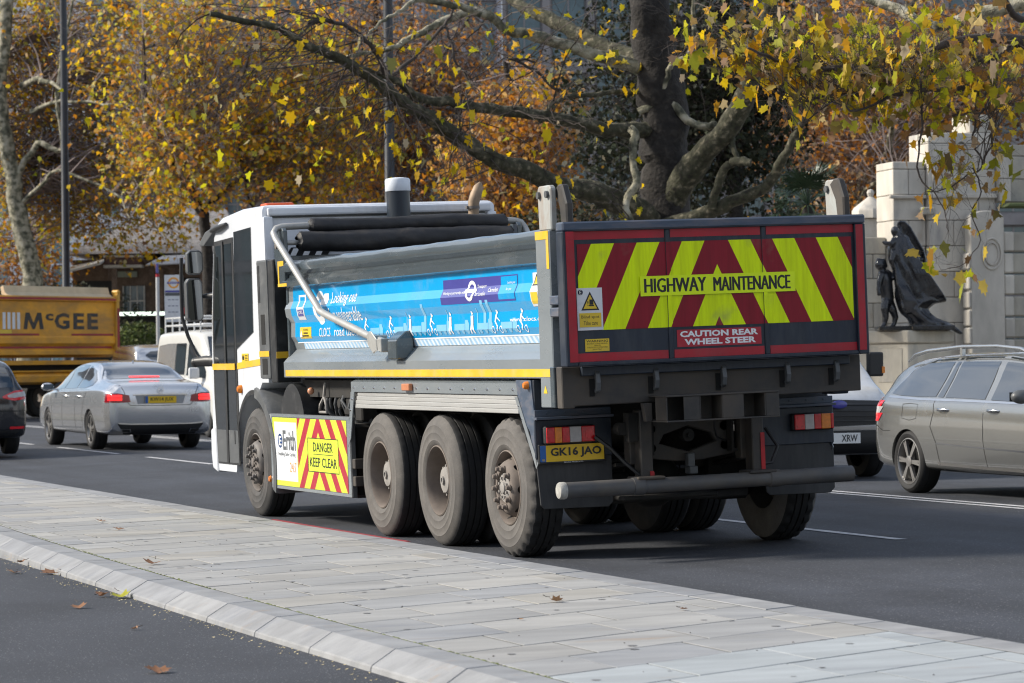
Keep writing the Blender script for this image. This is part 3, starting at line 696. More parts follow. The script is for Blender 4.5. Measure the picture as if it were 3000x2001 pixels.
wtext('Camden', 22.38, 22.15, 2.10, 2.135, off=.008); wtext('Looking out', 21.97, 21.80, 2.15, 2.175, off=.009); wtext('for you', 21.97, 21.85, 2.10, 2.125, off=.009)
for i in range(20):
    a, b = 2 * pi * i / 20, 2 * pi * (i + 1) / 20
    drape_poly([(22.79 - r * cos(t) * 1.0, 2.12 + .8 * r * sin(t)) for r, t in ((.105, a), (.105, b), (.068, b), (.068, a))], M_PRW, 'roundel', .0085, WRAP)
drape_poly([(22.93, 2.135), (22.65, 2.135), (22.65, 2.105), (22.93, 2.105)], M_PRW, 'roundel', .009, WRAP)
drape_poly([(21.42, 2.225), (21.25, 2.225), (21.25, 1.965), (21.42, 1.965)], M_STKW, 'blind_spot_label', .0075, WRAP)
drape_poly([(21.41, 2.125), (21.26, 2.125), (21.335, 2.215)], M_BLKP, 'label_symbol', .009, WRAP); drape_poly([(21.385, 2.135), (21.285, 2.135), (21.335, 2.197)], M_STKY, 'label_symbol', .010, WRAP)
drape_poly([(21.405, 2.075), (21.265, 2.075), (21.265, 1.985), (21.405, 1.985)], M_STKY, 'label_symbol', .009, WRAP)
# street silhouettes: cyclists, walkers, lorries
def disc2(cy, cz, ry, rz, n=12, a0=0, a1=2 * pi): return [(cy + ry * cos(a0 + (a1 - a0) * i / n), cz + rz * sin(a0 + (a1 - a0) * i / n)) for i in range(n)]
def ring2(cy, cz, r, w, mat, off):
    for i in range(12):
        a, b = 2 * pi * i / 12, 2 * pi * (i + 1) / 12
        drape_poly([(cy + q * cos(t) * 1.1, cz + q * sin(t)) for q, t in ((r, a), (r, b), (r - w, b), (r - w, a))], mat, 'street_print', off, WRAP)
def cyclist(y, z, k=1.0):
    ring2(y - .10 * k, z + .035 * k, .035 * k, .008, M_PRW, .0075); ring2(y + .10 * k, z + .035 * k, .035 * k, .008, M_PRW, .0075)
    drape_poly([(y + .03 * k, z + .10 * k), (y + .06 * k, z + .105 * k), (y + .03 * k, z + .175 * k), (y - .01 * k, z + .17 * k)], M_PRW, 'street_print', .0077, WRAP)
    drape_poly(disc2(y - .005 * k, z + .195 * k, .025 * k, .02 * k), M_PRW, 'street_print', .0078, WRAP)
    drape_poly([(y + .05 * k, z + .1 * k), (y + .02 * k, z + .105 * k), (y - .03 * k, z + .065 * k), (y - .005 * k, z + .02 * k), (y + .012 * k, z + .025 * k), (y - .0 * k, z + .065 * k)], M_PRW, 'street_print', .0076, WRAP)
    drape_poly([(y + .02 * k, z + .16 * k), (y - .08 * k, z + .115 * k), (y - .08 * k, z + .105 * k), (y + .02 * k, z + .145 * k)], M_PRW, 'street_print', .0079, WRAP)
def walker(y, z, k=1.0):
    drape_poly(disc2(y, z + .19 * k, .022 * k, .018 * k), M_PRW, 'street_print', .0078, WRAP)
    drape_poly([(y + .035 * k, z + .165 * k), (y - .03 * k, z + .165 * k), (y - .035 * k, z + .085 * k), (y + .03 * k, z + .085 * k)], M_PRW, 'street_print', .0077, WRAP)
    drape_poly([(y + .03 * k, z + .088 * k), (y - .01 * k, z + .088 * k), (y + .03 * k, z), (y + .06 * k, z)], M_PRW, 'street_print', .0076, WRAP)
    drape_poly([(y + .01 * k, z + .088 * k), (y - .03 * k, z + .088 * k), (y - .06 * k, z), (y - .03 * k, z)], M_PRW, 'street_print', .0075, WRAP)
def lorry(y, z, L=.36):
    drape_poly([(y + L / 2, z + .03), (y - L * .2, z + .03), (y - L * .2, z + .085), (y + L / 2, z + .085)], M_PALEB, 'street_print', .0062, WRAP)
    drape_poly([(y - L * .22, z + .02), (y - L / 2, z + .02), (y - L / 2, z + .075), (y - L * .4, z + .115), (y - L * .22, z + .115)], M_PALEB, 'street_print', .0064, WRAP)
    for yy in (y + L * .3, y - L * .05, y - L * .38): drape_poly(disc2(yy, z + .02, .032, .02), M_PALEB, 'street_print', .0066, WRAP)
for y in (25.65, 24.95, 23.85, 22.27, 21.93 - .22): cyclist(y, 1.768, .88)
for y in (24.42, 23.38, 22.85): walker(y, 1.775, .88)
for y in (25.35, 24.68, 24.2, 23.55, 23.1, 22.55, 22.0): lorry(y, 1.772)
for y in (24.02, 22.55, 22.42): drape_poly([(y + .03, 1.80), (y - .03, 1.80), (y - .03, 2.04), (y + .03, 2.04)], M_PALEB, 'street_print', .0061, WRAP)
for y in (24.5, 23.45, 22.72): drape_poly([(y + .016, 1.77), (y - .016, 1.77), (y - .008, 1.98), (y + .008, 1.98)], M_PALEB, 'street_print', .0061, WRAP)

# rear posts, hinge arms
for s in (-1, 1):
    o = s
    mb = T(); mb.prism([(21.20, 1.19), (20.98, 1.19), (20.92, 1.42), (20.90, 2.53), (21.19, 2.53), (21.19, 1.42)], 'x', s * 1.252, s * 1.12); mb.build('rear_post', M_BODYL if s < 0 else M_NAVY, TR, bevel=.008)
    mb = T(); mb.prism([(21.13, 2.53), (20.88, 2.53), (20.87, 2.84), (20.90, 2.87), (21.12, 2.87), (21.14, 2.84)], 'x', s * 1.24, s * 1.19); mb.build('hinge_post', pm('rust stained grey paint', (.36, .38, .37), .5, var=.12, vs=4, dirt=.35, dcol=(.24, .16, .11), ds=7, stretch=(1, 1, .5)), TR, bevel=.01)
    mb = T()
    for yy in (20.92, 21.09): mb.cyl((s * 1.262, yy, 2.80), (s * 1.17, yy, 2.80), .028, n=12)
    mb.build('hinge_bolt', M_GREYP, TR, 40, kind='stuff')
    mb = T(); mb.prism([(20.86, 2.87), (20.93, 2.83), (20.84, 2.70), (20.78, 2.36), (20.70, 2.36), (20.70, 2.72), (20.78, 2.87)], 'x', s * 1.185, s * 1.125); mb.build('hinge_arm', M_DSTEEL, TR, bevel=.012)
    for zz in (2.0, 1.91):
        T().box(min(s * 1.27, s * 1.2), max(s * 1.27, s * 1.2), 20.72, 20.90, zz - .035, zz + .035).build('latch_block', M_NAVYT, TR, bevel=.008)
mb = T(); mb.box(-1.2555, -1.2530, 20.915, 21.185, 2.465, 2.528); mb.box(-1.2555, -1.2530, 20.915, 20.965, 2.24, 2.463); mb.build('corner_mark', M_TAPEY, TR)
mb = T(); mb.box(-1.2555, -1.2530, 20.93, 21.19, 1.425, 1.485); mb.build('reflective_tape', M_TAPEY, TR)
mb = T(); mb.face((-1.2545, 21.13, 1.30), (-1.2545, 21.05, 1.30), (-1.2545, 21.09, 1.36)); mb.build('corner_mark', M_STKY, TR)

# ---------------------------------------------------------------- tailgate
TG = T().box(-1.175, 1.175, 20.64, 20.72, 1.53, 2.51).build('tailgate', M_NAVY, TR)
mb = T(); mb.box(-1.262, 1.258, 20.60, 20.74, 2.508, 2.578); mb.build('tailgate_top_rail', M_NAVYT, TR, bevel=.012)
for x0, x1 in ((-1.265, -1.168), (1.168, 1.258)): T().box(x0, x1, 20.605, 20.735, 1.50, 2.507).build('tailgate_frame', M_NAVY, TR, bevel=.008)
T().box(-1.166, 1.166, 20.605, 20.735, 1.498, 1.53).build('tailgate_frame', M_NAVY, TR, bevel=.008)
for xx in (-.40, .40): T().box(xx - .018, xx + .018, 20.628, 20.642, 1.53, 2.505).build('tailgate_rib', M_NAVY, TR, bevel=.004)
RY = 20.6035
def rbox(x0, x1, z0, z1, y, mat, name, parent=TG, t=.0015):
    return T().box(x0, x1, y - t, y, z0, z1).build(name, mat, parent)
for x0, x1 in ((-1.165, -.425), (-.375, .375), (.425, 1.165)):
    rbox(x0, x1, 2.443, 2.505, 20.6385, M_TAPER, 'red_border'); rbox(x0, x1, 1.532, 1.595, 20.6385, M_TAPER, 'red_border')
rbox(-1.238, -1.172, 1.532, 2.442, RY, M_TAPER, 'red_border'); rbox(1.172, 1.232, 1.532, 2.50, RY, M_TAPER, 'red_border')
rbox(-1.238, -1.172, 2.444, 2.505, RY, M_TAPER, 'red_border')
rbox(-1.137, 1.147, 1.765, 2.41, 20.6375, M_CHEV, 'chevron_board')
for xx in (-.40, .40): rbox(xx - .017, xx + .017, 1.766, 2.409, 20.6275, M_CHEV, 'chevron_board')
rbox(-.64, .65, 2.005, 2.155, 20.626, M_LIME, 'name_band')
UP, RX = (0, 0, 1), (1, 0, 0)
def rtext(s, x0, x1, z0, z1, y, mat, bold=0.0):
    return letter(s, x1 - x0, z1 - z0, ((x0 + x1) / 2, y, (z0 + z1) / 2), RX, UP, mat, TG, TO, bold)
for dx in (-.0045, .0045): rtext('HIGHWAY', -.605 + dx, -.10 + dx, 2.03, 2.137, 20.6235 - dx * .05, M_BLKP); rtext('MAINTENANCE', -.035 + dx, .605 + dx, 2.025, 2.132, 20.6235 - dx * .05, M_BLKP)
rtext('HIGHWAY', -.605, -.10, 2.03, 2.137, 20.6235, M_BLKP, .0); rtext('MAINTENANCE', -.035, .605, 2.025, 2.132, 20.6235, M_BLKP, .0)
rbox(-1.155, -.95, 1.766, 2.082, 20.633, M_STKW, 'blind_spot_label')
mb = T(); 
def tri(cx, cz, w, h, y, mat, name):
    T().face((cx - w / 2, y, cz - h / 2), (cx + w / 2, y, cz - h / 2), (cx, y, cz + h / 2)).build(name, mat, TG)
tri(-1.05, 1.985, .145, .14, 20.630, M_BLKP, 'label_symbol'); tri(-1.05, 1.979, .11, .105, 20.629, M_STKY, 'label_symbol')
rbox(-1.055, -1.025, 1.957, 1.995, 20.6285, M_BLKP, 'label_symbol'); rbox(-1.06, -1.02, 1.946, 1.955, 20.6285, M_BLKP, 'label_symbol'); rtext('!', -1.072, -1.064, 1.948, 1.985, 20.628, M_BLKP)
rbox(-1.14, -.965, 1.79, 1.895, 20.630, M_STKY, 'label_symbol'); rtext('Blind spot', -1.125, -.98, 1.848, 1.878, 20.628, M_BLKP); rtext('Take care', -1.108, -.995, 1.805, 1.835, 20.628, M_BLKP)
mb = T(); mb.lathe([(.02, 20.63), (0, 20.63)], (-1.125, 0, 2.05), 'y', 20); mb.build('maker_badge', M_PURP, TG); rtext('E', -1.133, -1.117, 2.036, 2.064, 20.628, M_PRW)
rbox(-1.1, -.905, 1.607, 1.70, 20.6375, M_STKY, 'warning_label')
rtext('WARNING', -1.09, -.915, 1.675, 1.692, 20.6355, M_BLKP, .01); rtext('DO NOT STAND BEHIND', -1.085, -.92, 1.66, 1.67, 20.6355, M_BLKP); rtext('TRAILER', -1.03, -.975, 1.646, 1.656, 20.6355, M_BLKP); rtext('TAILGATE IS OPERATED', -1.085, -.92, 1.632, 1.642, 20.6355, M_BLKP); rtext('REMOTELY', -1.04, -.965, 1.617, 1.627, 20.6355, M_BLKP)
rbox(-.35, .352, 1.612, 1.742, 20.6375, pm('red sign', (.40, .012, .03), .4, var=.1, dirt=.1, dcol=(.2, .1, .1), ds=8), 'caution_board')
rtext('CAUTION REAR', -.325, .325, 1.685, 1.732, 20.6355, M_PRW, .04); rtext('WHEEL STEER', -.29, .305, 1.625, 1.672, 20.6355, M_PRW, .04)
# skirt below the tailgate with hooks
mb = T(); mb.prism([(-1.15, 1.20), (1.25, 1.215), (1.25, 1.50), (-1.25, 1.50), (-1.25, 1.185), (-1.15, 1.185)], 'y', 20.76, 20.87); mb.build('rear_skirt', M_DSTEEL, TR, bevel=.008)
mb = T(); mb.box(-1.1, 1.14, 20.72, 20.76, 1.425, 1.495); mb.build('skirt_lip', M_NAVY, TR, bevel=.006)
mb = T(); mb.box(-1.258, -1.14, 20.90, 20.98, 1.19, 1.50); mb.build('post_foot', M_BODY, TR, bevel=.006)
for xx in (-.98, -.50, .06, .60, 1.02):
    mb = T(); mb.prism([(20.73, 1.47), (20.70, 1.44), (20.685, 1.37), (20.70, 1.31), (20.735, 1.29), (20.745, 1.31), (20.725, 1.34), (20.722, 1.38), (20.74, 1.43)], 'x', xx - .018, xx + .018); mb.build('tailgate_hook', M_GREYP, TR, bevel=.004)
    T().box(xx - .05, xx - .01, 20.752, 20.757, 1.27, 1.40).build('hook_slot', M_HOLE, TR)
# spreader socket rail
mb = T(); mb.box(-.55, .38, 20.42, 20.76, 1.243, 1.255); mb.box(-.55, .38, 20.42, 20.76, 1.055, 1.067); mb.box(-.55, .38, 20.62, 20.64, 1.067, 1.243)
for x0, x1 in ((-.55, -.54), (-.41, -.28), (-.28, -.268), (-.095, -.083), (-.09, .085), (.075, .087), (.26, .272), (.27, .38)):
    if x1 - x0 > .05: mb.box(x0, x1, 20.425, 20.435, 1.067, 1.243)
    else: mb.box(x0, x1, 20.43, 20.62, 1.067, 1.243)
mb.prism([(-.55, 1.2), (-.62, 1.2), (-.60, 1.06), (-.55, 1.06)], 'y', 20.7, 20.76)
mb.build('socket_rail', M_DSTEEL, TR, bevel=.003)

# lamps, plate, flaps
for s in (-1, 1):
    a, b = (-1.27, -.64) if s < 0 else (.64, 1.27)
    T().box(a, b, 21.30, 21.33, .80, 1.09).build('lamp_plate', M_NAVY, TR, bevel=.004)
    mb = T(); mb.box(a - .01, b + .0, 21.24, 21.34, 1.095, 1.115); mb.box(a, b, 21.30, 21.32, 1.115, 1.17)
    for q in range(4): mb.cyl((a + .1 + q * .15, 21.295, 1.145), (a + .1 + q * .15, 21.30, 1.145), .010, n=8)
    mb.build('lamp_shelf', M_NAVYT, TR, bevel=.003)
    n = 10
    mb = T(); fp = [(a + .02, .44), (a + .05, .41), (b - .05, .40), (b - .01, .44), (b, .86), (a, .86)]
    mb.prism([(x + (.01 if z < .5 else 0), z) for x, z in fp], 'y', 21.315, 21.33); mb.build('mud_flap', M_RUBBER, TR, bevel=.003)
    x0, x1 = (-1.215, -.80) if s < 0 else (.885, 1.245)
    lp = T().box(x0, x1, 21.24, 21.30, .905, 1.045).build('rear_lamp', M_BLACK, TR, bevel=.012)
    segs = [(0, .17, M_LAMPR), (.17, .32, M_LAMPO), (.32, .48, M_LAMPR), (.48, .72, M_LAMPW), (.72, 1, M_LAMPR)]
    if s > 0: segs = [(0, .26, M_LAMPR), (.26, .5, M_LAMPW), (.5, .68, M_LAMPR), (.68, .92, M_LAMPO), (.92, 1, M_LAMPR)]
    for u, v, m in segs:
        mb = T(); mb.box(x0 + .008 + (x1 - x0 - .016) * u + .001, x0 + .008 + (x1 - x0 - .016) * v - .001, 21.222, 21.24, .915, 1.035); mb.build('lens', m, lp, bevel=.006, seg=2)
        if m is M_LAMPR and v - u > .2:
            cx = x0 + (x1 - x0) * (u + v) / 2
            mb = T(); mb.box(cx - .03, cx + .03, 21.2195, 21.2215, .95, 1.0); mb.box(cx - .015, cx + .015, 21.2190, 21.2212, .935, 1.015); mb.build('reflector', M_LAMPRB, lp, bevel=.0)
mb = T(); mb.box(-1.27, -.64, 21.295, 21.298, .86, .90); 
pl = T().box(-1.262, -.715, 21.265, 21.29, .755, .905).build('number_plate', M_BLACK, TR, bevel=.006)
T().box(-1.245, -.725, 21.260, 21.264, .772, .897).build('plate_face', M_PLATEY, pl); T().box(-1.252, -1.205, 21.2585, 21.2595, .772, .897).build('plate_band', M_PLATEB, pl)
letter('GK16 JAO', .42, .082, (-.958, 21.256, .837), RX, UP, M_BLKP, pl, TO, .03); letter('GB', .024, .016, (-1.228, 21.256, .787), RX, UP, M_STKY, pl, TO)
letter('TRUCK PRODUCTS', .16, .009, (-.98, 21.262, .763), RX, UP, M_PRW, pl, TO)
# spray guard plates beside the rear wheel, amber lamp
for s in (-1, 1):
    mb = T(); mb.box(min(s * 1.245, s * .62), max(s * 1.245, s * .62), 21.36, 21.39, 1.10, 1.40); mb.build('wing_plate', M_NAVY, TR, bevel=.004)
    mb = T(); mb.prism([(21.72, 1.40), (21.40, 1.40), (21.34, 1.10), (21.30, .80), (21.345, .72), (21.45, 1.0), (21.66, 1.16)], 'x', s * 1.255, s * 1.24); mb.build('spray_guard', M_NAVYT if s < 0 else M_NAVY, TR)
    mb = T(); mb.prism([(21.74, 1.27), (21.68, 1.27), (21.29, .76), (21.33, .72)], 'x', s * 1.262, s * 1.256); mb.build('guard_bracket', M_BODYL, TR)
mb = T(); mb.lathe([(.0, -1.30), (.02, -1.298), (.03, -1.285), (.032, -1.26)], (0, 21.45, 1.36), 'x', 14); mb.build('marker_lamp', M_LAMPO, TR, 40)
T().cyl((-1.262, 21.45, 1.36), (-1.225, 21.45, 1.36), .036, n=14).build('marker_base', M_CHROME, TR, 40)

# ---------------------------------------------------------------- side rail, aluminium guard, danger board
mb = T(); mb.prism([(-1.17, 1.41), (-1.25, 1.375), (-1.25, 1.285), (-1.24, 1.285), (-1.24, 1.37), (-1.16, 1.40)], 'y', 21.70, 25.97); mb.build('guard_rail', M_BODYL, TR)
mb = T()
for i in range(15):
    y = 21.8 + i * (25.88 - 21.8) / 14
    mb.lathe([(.0, -1.262), (.008, -1.260), (.012, -1.25)], (0, y, 1.325), 'x', 8)
for y0, z0 in ((25.93, 1.22), (25.99, 1.12), (21.66, 1.2), (21.6, 1.1)): mb.lathe([(.0, -1.268), (.008, -1.266), (.012, -1.256)], (0, y0, z0), 'x', 8)
mb.build('rail_bolts', M_CHROME, TR, 40, kind='stuff')
for i in range(4):
    z0 = 1.137 + i * .0365; mb = T(); mb.box(-1.236, -1.215, 21.74 + i * .005, 25.92 - i * .03, z0, z0 + .0345); mb.build('guard_plank', M_ALU, TR, bevel=.004)
mb = T(); mb.prism([(25.97, 1.285), (25.87, 1.285), (26.02, .86), (26.11, .78)], 'x', -1.256, -1.246); mb.build('guard_bracket', M_BODYL, TR)
T().box(-1.29, -1.251, 24.22, 24.42, 1.305, 1.365).build('side_marker', pm('faded amber lens', (.5, .2, .1), .3, var=.1), TR, bevel=.006)
mb = T(); mb.box(-1.25, -1.20, 26.05, 28.68, .312, 1.055); DB = mb.build('side_board', M_GREYP, TR, bevel=.006)
mb = T(); mb.box(-1.2535, -1.2505, 26.06, 28.67, 1.025, 1.05); mb.box(-1.2535, -1.2505, 26.06, 28.67, .317, .345); mb.box(-1.2535, -1.2505, 26.06, 26.14, .346, 1.024); mb.box(-1.2535, -1.2505, 28.60, 28.67, .346, 1.024); mb.build('board_frame', M_BODYL, DB)
mb = T(); mb.box(-1.2525, -1.2507, 26.16, 27.74, .35, 1.018); mb.build('danger_print', M_CHEV2, DB)
mb = T(); mb.box(-1.2525, -1.2507, 27.742, 28.585, .35, 1.018); mb.build('yellow_print', M_LIME if False else pm('side lime print', (.62, .74, .05), .35, var=.05), DB)
mb = T(); mb.box(-1.2540, -1.2527, 27.76, 28.52, .40, .975); mb.build('white_print', M_STKW, DB)
mb = T(); mb.box(-1.2540, -1.2527, 26.42, 27.40, .52, .835); mb.build('danger_band', MATS['side lime print'], DB)
mb = T(); mb.box(-1.2548, -1.2541, 26.42, 27.40, .832, .839); mb.box(-1.2548, -1.2541, 26.42, 27.40, .516, .523); mb.box(-1.2548, -1.2541, 26.6, 27.22, .683, .689)
for y0 in (26.42, 27.39): mb.box(-1.2548, -1.2541, y0, y0 + .012, .524, .831)
mb.build('band_lines', M_BLKP, DB)
def btext(s, y0, y1, z0, z1, mat, bold=0.0, x=-1.2556):
    return letter(s, y0 - y1, z1 - z0, (x, (y0 + y1) / 2, (z0 + z1) / 2), (0, -1, 0), UP, mat, DB, TO, bold)
btext('DANGER', 27.22, 26.60, .71, .80, M_BLKP, .01); btext('KEEP CLEAR', 27.34, 26.48, .565, .655, M_BLKP, .01)
mg = pm('grey print', (.10, .11, .12), .4, var=0)
btext('Erith', 28.23, 27.80, .70, .895, mg, .022); btext('Enabling Safer Cycling', 28.40, 27.82, .635, .68, mg, .0); btext('24:7', 28.02, 27.80, .49, .585, pm('orange print', (.75, .30, .05), .4, var=0), .0)
mb = T(); mb.lathe([(.07, -1.2549), (0, -1.2549)], (0, 28.33, .79), 'x', 24)
for i, v in enumerate(mb.v): mb.v[i] = Vector((v.x, (v.y - 3.33) * 1.15 + 3.33, v.z))
mb.build('maker_badge', pm('badge blue', (.04, .10, .28), .35, var=0), DB); btext('E', 28.37, 28.28, .745, .835, M_PRW, .02, -1.2562)
mb = T(); mb.lathe([(.0, -1.272), (.025, -1.27), (.035, -1.252)], (0, 28.73, .40), 'x', 14); mb.build('side_reflector', M_LAMPO, TR, 40)
mb = T()
for z0 in (.42, .58): T().box(-1.245, -1.15, 25.96, 26.04, z0, z0 + .09).build('board_hinge', M_DSTEEL, TR, bevel=.006)
T().box(-1.18, -.7, 26.15, 28.55, .30, .98).build('battery_box', M_GRIME, TR, bevel=.03)
# small things seen between cab and rail
mb = T(); mb.tube([(-1.13, 27.15, 1.36), (-1.15, 27.15, 1.22), (-1.16, 27.24, 1.15), (-1.16, 27.26, 1.08), (-1.16, 27.03, 1.08), (-1.16, 27.05, 1.15), (-1.15, 27.13, 1.22)], .014, 6); mb.build('pull_handle', M_HUB, TR, 50)
mb = T()
for q in range(9):
    y0 = 26.25 + q * .13; zz = RND.uniform(1.05, 1.2)
    mb.tube([(-1.02, y0, 1.38), (-1.06 - RND.uniform(0, .06), y0 + RND.uniform(-.1, .1), zz), (-1.0, y0 + RND.uniform(-.2, .2), .98), (-.9, y0 + RND.uniform(-.2, .2), .95)], RND.uniform(.012, .03), 6)
mb.build('hoses', M_GREYP, TR, 60, kind='stuff')
mb = T(); mb.box(-1.08, -.9, 26.5, 26.75, 1.05, 1.38); mb.box(-1.1, -.95, 26.15, 26.35, 1.0, 1.25); mb.box(-1.12, -1.0, 26.18, 26.3, 1.26, 1.33); mb.cyl((-1.1, 26.85, 1.16), (-.95, 26.85, 1.16), .06, n=10); mb.build('valve_block', M_GRIME, TR, bevel=.015)
mb = T(); mb.ball((-1.17, 27.5, 1.28), .035, 8, 6); mb.build('marker_lamp', pm('pale amber lens', (.6, .28, .16), .3, var=0), TR, 60)
mb = T(); mb.cyl((-1.2, 28.05, .95), (-.55, 28.05, .95), .40, n=32)
for xx in (-1.0, -.75): mb.cyl((xx, 28.05, .95), (xx + .03, 28.05, .95), .412, n=32)
mb.build('air_tank', M_BLACK, TR, 40)

# ---------------------------------------------------------------- cab
arc = [(29.28 + .74 * cos(radians(a)), .54 + .74 * sin(radians(a))) for a in range(104, -8, -8)]
CABP = [(28.72, 1.36), (28.95, 1.36)] + arc + [(30.05, .425), (30.80, .425), (30.90, .52), (30.93, .9), (30.93, 1.5), (30.86, 2.05), (30.70, 2.72), (30.63, 2.93), (30.52, 3.03), (30.30, 3.09), (29.57, 3.135), (28.72, 3.13)]
CABR = [(29.28, 1.45)]
mb = T(); mb.prism(CABP, 'x', -1.235, 1.235); CAB = mb.build('cab', M_CABW, TR)
bm = bmesh.new(); bm.from_mesh(CAB.data)
ed = [e for e in bm.edges if min(v.co.z for v in e.verts) > 1.45 and e.calc_face_angle(0) > .5]
bmesh.ops.bevel(bm, geom=ed, offset=.085, segments=5, affect='EDGES', clamp_overlap=True, profile=.55)
bm.to_mesh(CAB.data); bm.free()
CAB.data.polygons.foreach_set('use_smooth', [True] * len(CAB.data.polygons)); CAB.data.set_sharp_from_angle(angle=radians(28))
# roof rim and recessed back wall frame
mb = T(); mb.box(-1.19, 1.19, 28.66, 28.72, 3.02, 3.10); mb.build('roof_rim', M_CABW, CAB, bevel=.02, seg=2)
for s in (-1, 1): T().box(s * 1.19 - .05, s * 1.19 + .05, 28.665, 28.72, 1.4, 3.015).build('back_frame', M_CABW, CAB, bevel=.02, seg=2)
mb = T(); mb.box(-1.13, 1.13, 28.705, 28.717, 3.0, 3.015); mb.build('seam', M_GREYP, CAB)
mb = T(); mb.prism([(-1.06, 2.55), (-.62, 2.55), (-.52, 2.70), (-.95, 2.70)], 'y', 28.70, 28.715); mb.build('vent_print', M_BLKP, CAB)
for q in range(3): T().prism([(-1.0 + q * .13, 2.56), (-.94 + q * .13, 2.56), (-.87 + q * .13, 2.69), (-.93 + q * .13, 2.69)], 'y', 28.693, 28.699).build('vent_print', M_PRW, CAB)
# glazing (side door, quarter light, windscreen, right side)
for s in (-1, 1):
    X0, X1 = s * 1.236, s * 1.243
    T().prism([(29.87, .50), (30.74, .50), (30.80, 1.2), (30.76, 2.0), (30.58, 2.84), (29.84, 2.86)], 'x', X0, X1).build('door_frame', M_BLACK, CAB, bevel=.003)
    dg = T().prism([(29.93, .62), (30.68, .62), (30.73, 1.2), (30.69, 2.0), (30.52, 2.79), (29.90, 2.80)], 'x', X1, s * 1.2455).build('door_glass', M_GLASS, CAB)
    T().prism([(30.27, .52), (30.34, .52), (30.26, 2.83), (30.20, 2.83)], 'x', s * 1.2458, s * 1.255).build('door_post', M_BLACK, CAB)
    T().prism([(29.15, 2.93), (29.80, 2.91), (29.83, 2.4), (29.85, 1.70), (29.20, 1.87)], 'x', X0, s * 1.241).build('side_window', M_GLASS, CAB)
    T().box(min(s * 1.246, s * 1.2475), max(s * 1.246, s * 1.2475), 29.89, 30.72, .52, .86).build('door_panel', M_GREYP, CAB)
    T().box(min(s * 1.2485, s * 1.2565), max(s * 1.2485, s * 1.2565), 29.9, 30.78, 1.49, 1.555).build('reflective_tape', M_TAPEY, CAB)
    T().prism([(28.97, 1.535), (29.86, 1.495), (29.86, 1.56), (28.97, 1.60)], 'x', s * 1.2365, s * 1.2405).build('reflective_tape', M_TAPEY, CAB)
    mb = T(); mb.prism([(30.74, .40), (30.93, .44), (30.97, .60), (30.96, .86), (30.76, .90)], 'x', s * 1.256, s * 1.10); mb.build('corner_bumper', M_CABW, CAB, bevel=.03, seg=3)
T().prism([(30.965, 1.25), (30.90, 2.06), (30.72, 2.78), (30.70, 2.78), (30.88, 2.06), (30.945, 1.25)], 'x', -1.1, 1.1).build('windscreen', M_GLASS, CAB)
# handle, sticker, markers
T().box(-1.252, -1.24, 30.0, 30.03, .72, .86).build('door_handle', M_BLACK, CAB, bevel=.003)
T().box(-1.2415, -1.2368, 29.42, 29.66, 1.56 + .01, 1.655).build('safety_label', M_STKY, CAB)
for q in range(4): T().box(-1.2435, -1.242, 29.44, 29.54, 1.585 + q * .016, 1.591 + q * .016).build('print_line', M_BLKP, CAB)
T().prism([(29.58, 1.59), (29.63, 1.59), (29.64, 1.62), (29.605, 1.645), (29.57, 1.62)], 'x', -1.2435, -1.242).build('label_symbol', M_BLKP, CAB)
mb = T(); mb.lathe([(.0, -1.285), (.025, -1.282), (.04, -1.265), (.045, -1.236)], (0, 29.74, 1.29), 'x', 16); mb.build('marker_lamp', M_LAMPO, CAB, 40)
mb = T(); mb.prism([(29.30, 3.13), (29.55, 3.13), (29.53, 3.18), (29.32, 3.18)], 'x', -1.02, -.72); mb.build('roof_beacon', pm('beacon lens', (.75, .10, .02), .25, var=.05), CAB, bevel=.02, seg=2)
# arch lip and black wheel arch flare
mb = T(); rows = []
for a in range(98, 205, 6):
    c, s_ = cos(radians(a)), sin(radians(a)); row = []
    for x, r in ((-1.262, .70), (-1.262, .80), (-1.22, .82), (-.70, .82), (-.70, .80), (-1.21, .79)): row.append((x, 29.28 + r * c * 1.0, .54 + r * s_ * (.96 if a < 180 else 1)))
    rows.append(row)
mb.grid(rows, closeu=True); mb.build('front_mudguard', M_GREYP, TR, 40)
mb = T(); rows = []
for a in range(100, -6, -6):
    c, s_ = cos(radians(a)), sin(radians(a)); rows.append([(-1.245, 29.28 + .70 * c, .54 + .70 * s_), (-1.245, 29.28 + .745 * c, .54 + .745 * s_), (-.8, 29.28 + .745 * c, .54 + .745 * s_)])
mb.grid(rows); mb.build('arch_liner', M_BLACK, CAB)
# black intake stack behind the cab corner, grey side colour painting its reflection
st = T().prism([(28.97, 1.40), (28.97, 2.585), (28.62, 2.585), (28.60, 2.5), (28.60, 1.40)], 'x', -1.25, -1.08).build('intake_stack', M_GREYP, TR, bevel=.02, seg=2)
T().prism([(-1.24, 1.36), (-.98, 1.36), (-.98, 2.58), (-1.24, 2.58)], 'y', 28.40, 28.597).build('stack_back', M_BLACK, TR, bevel=.01)
for z0, z1, y0, y1 in ((2.16, 2.53, 28.86, 28.93), (1.74, 2.04, 28.72, 28.86), (1.44, 1.6, 28.68, 28.86)):
    mb = T(); mb.box(-1.2525, -1.2505, y0, y1, z0, z1); mb.build('stack_vent', M_HOLE if z0 < 2.1 else M_BLACK, st)
T().box(-1.2525, -1.2505, 28.61, 28.965, 1.62 - .0, 1.675).build('reflective_tape', M_TAPEY, st)
T().box(-1.236, -.985, 28.393, 28.398, 1.60, 1.665).build('reflective_tape', M_TAPEY, st)
T().box(-1.0, 1.0, 28.35, 28.66, 1.3, 2.3).build('engine_cover', M_BLACK, TR, bevel=.03)
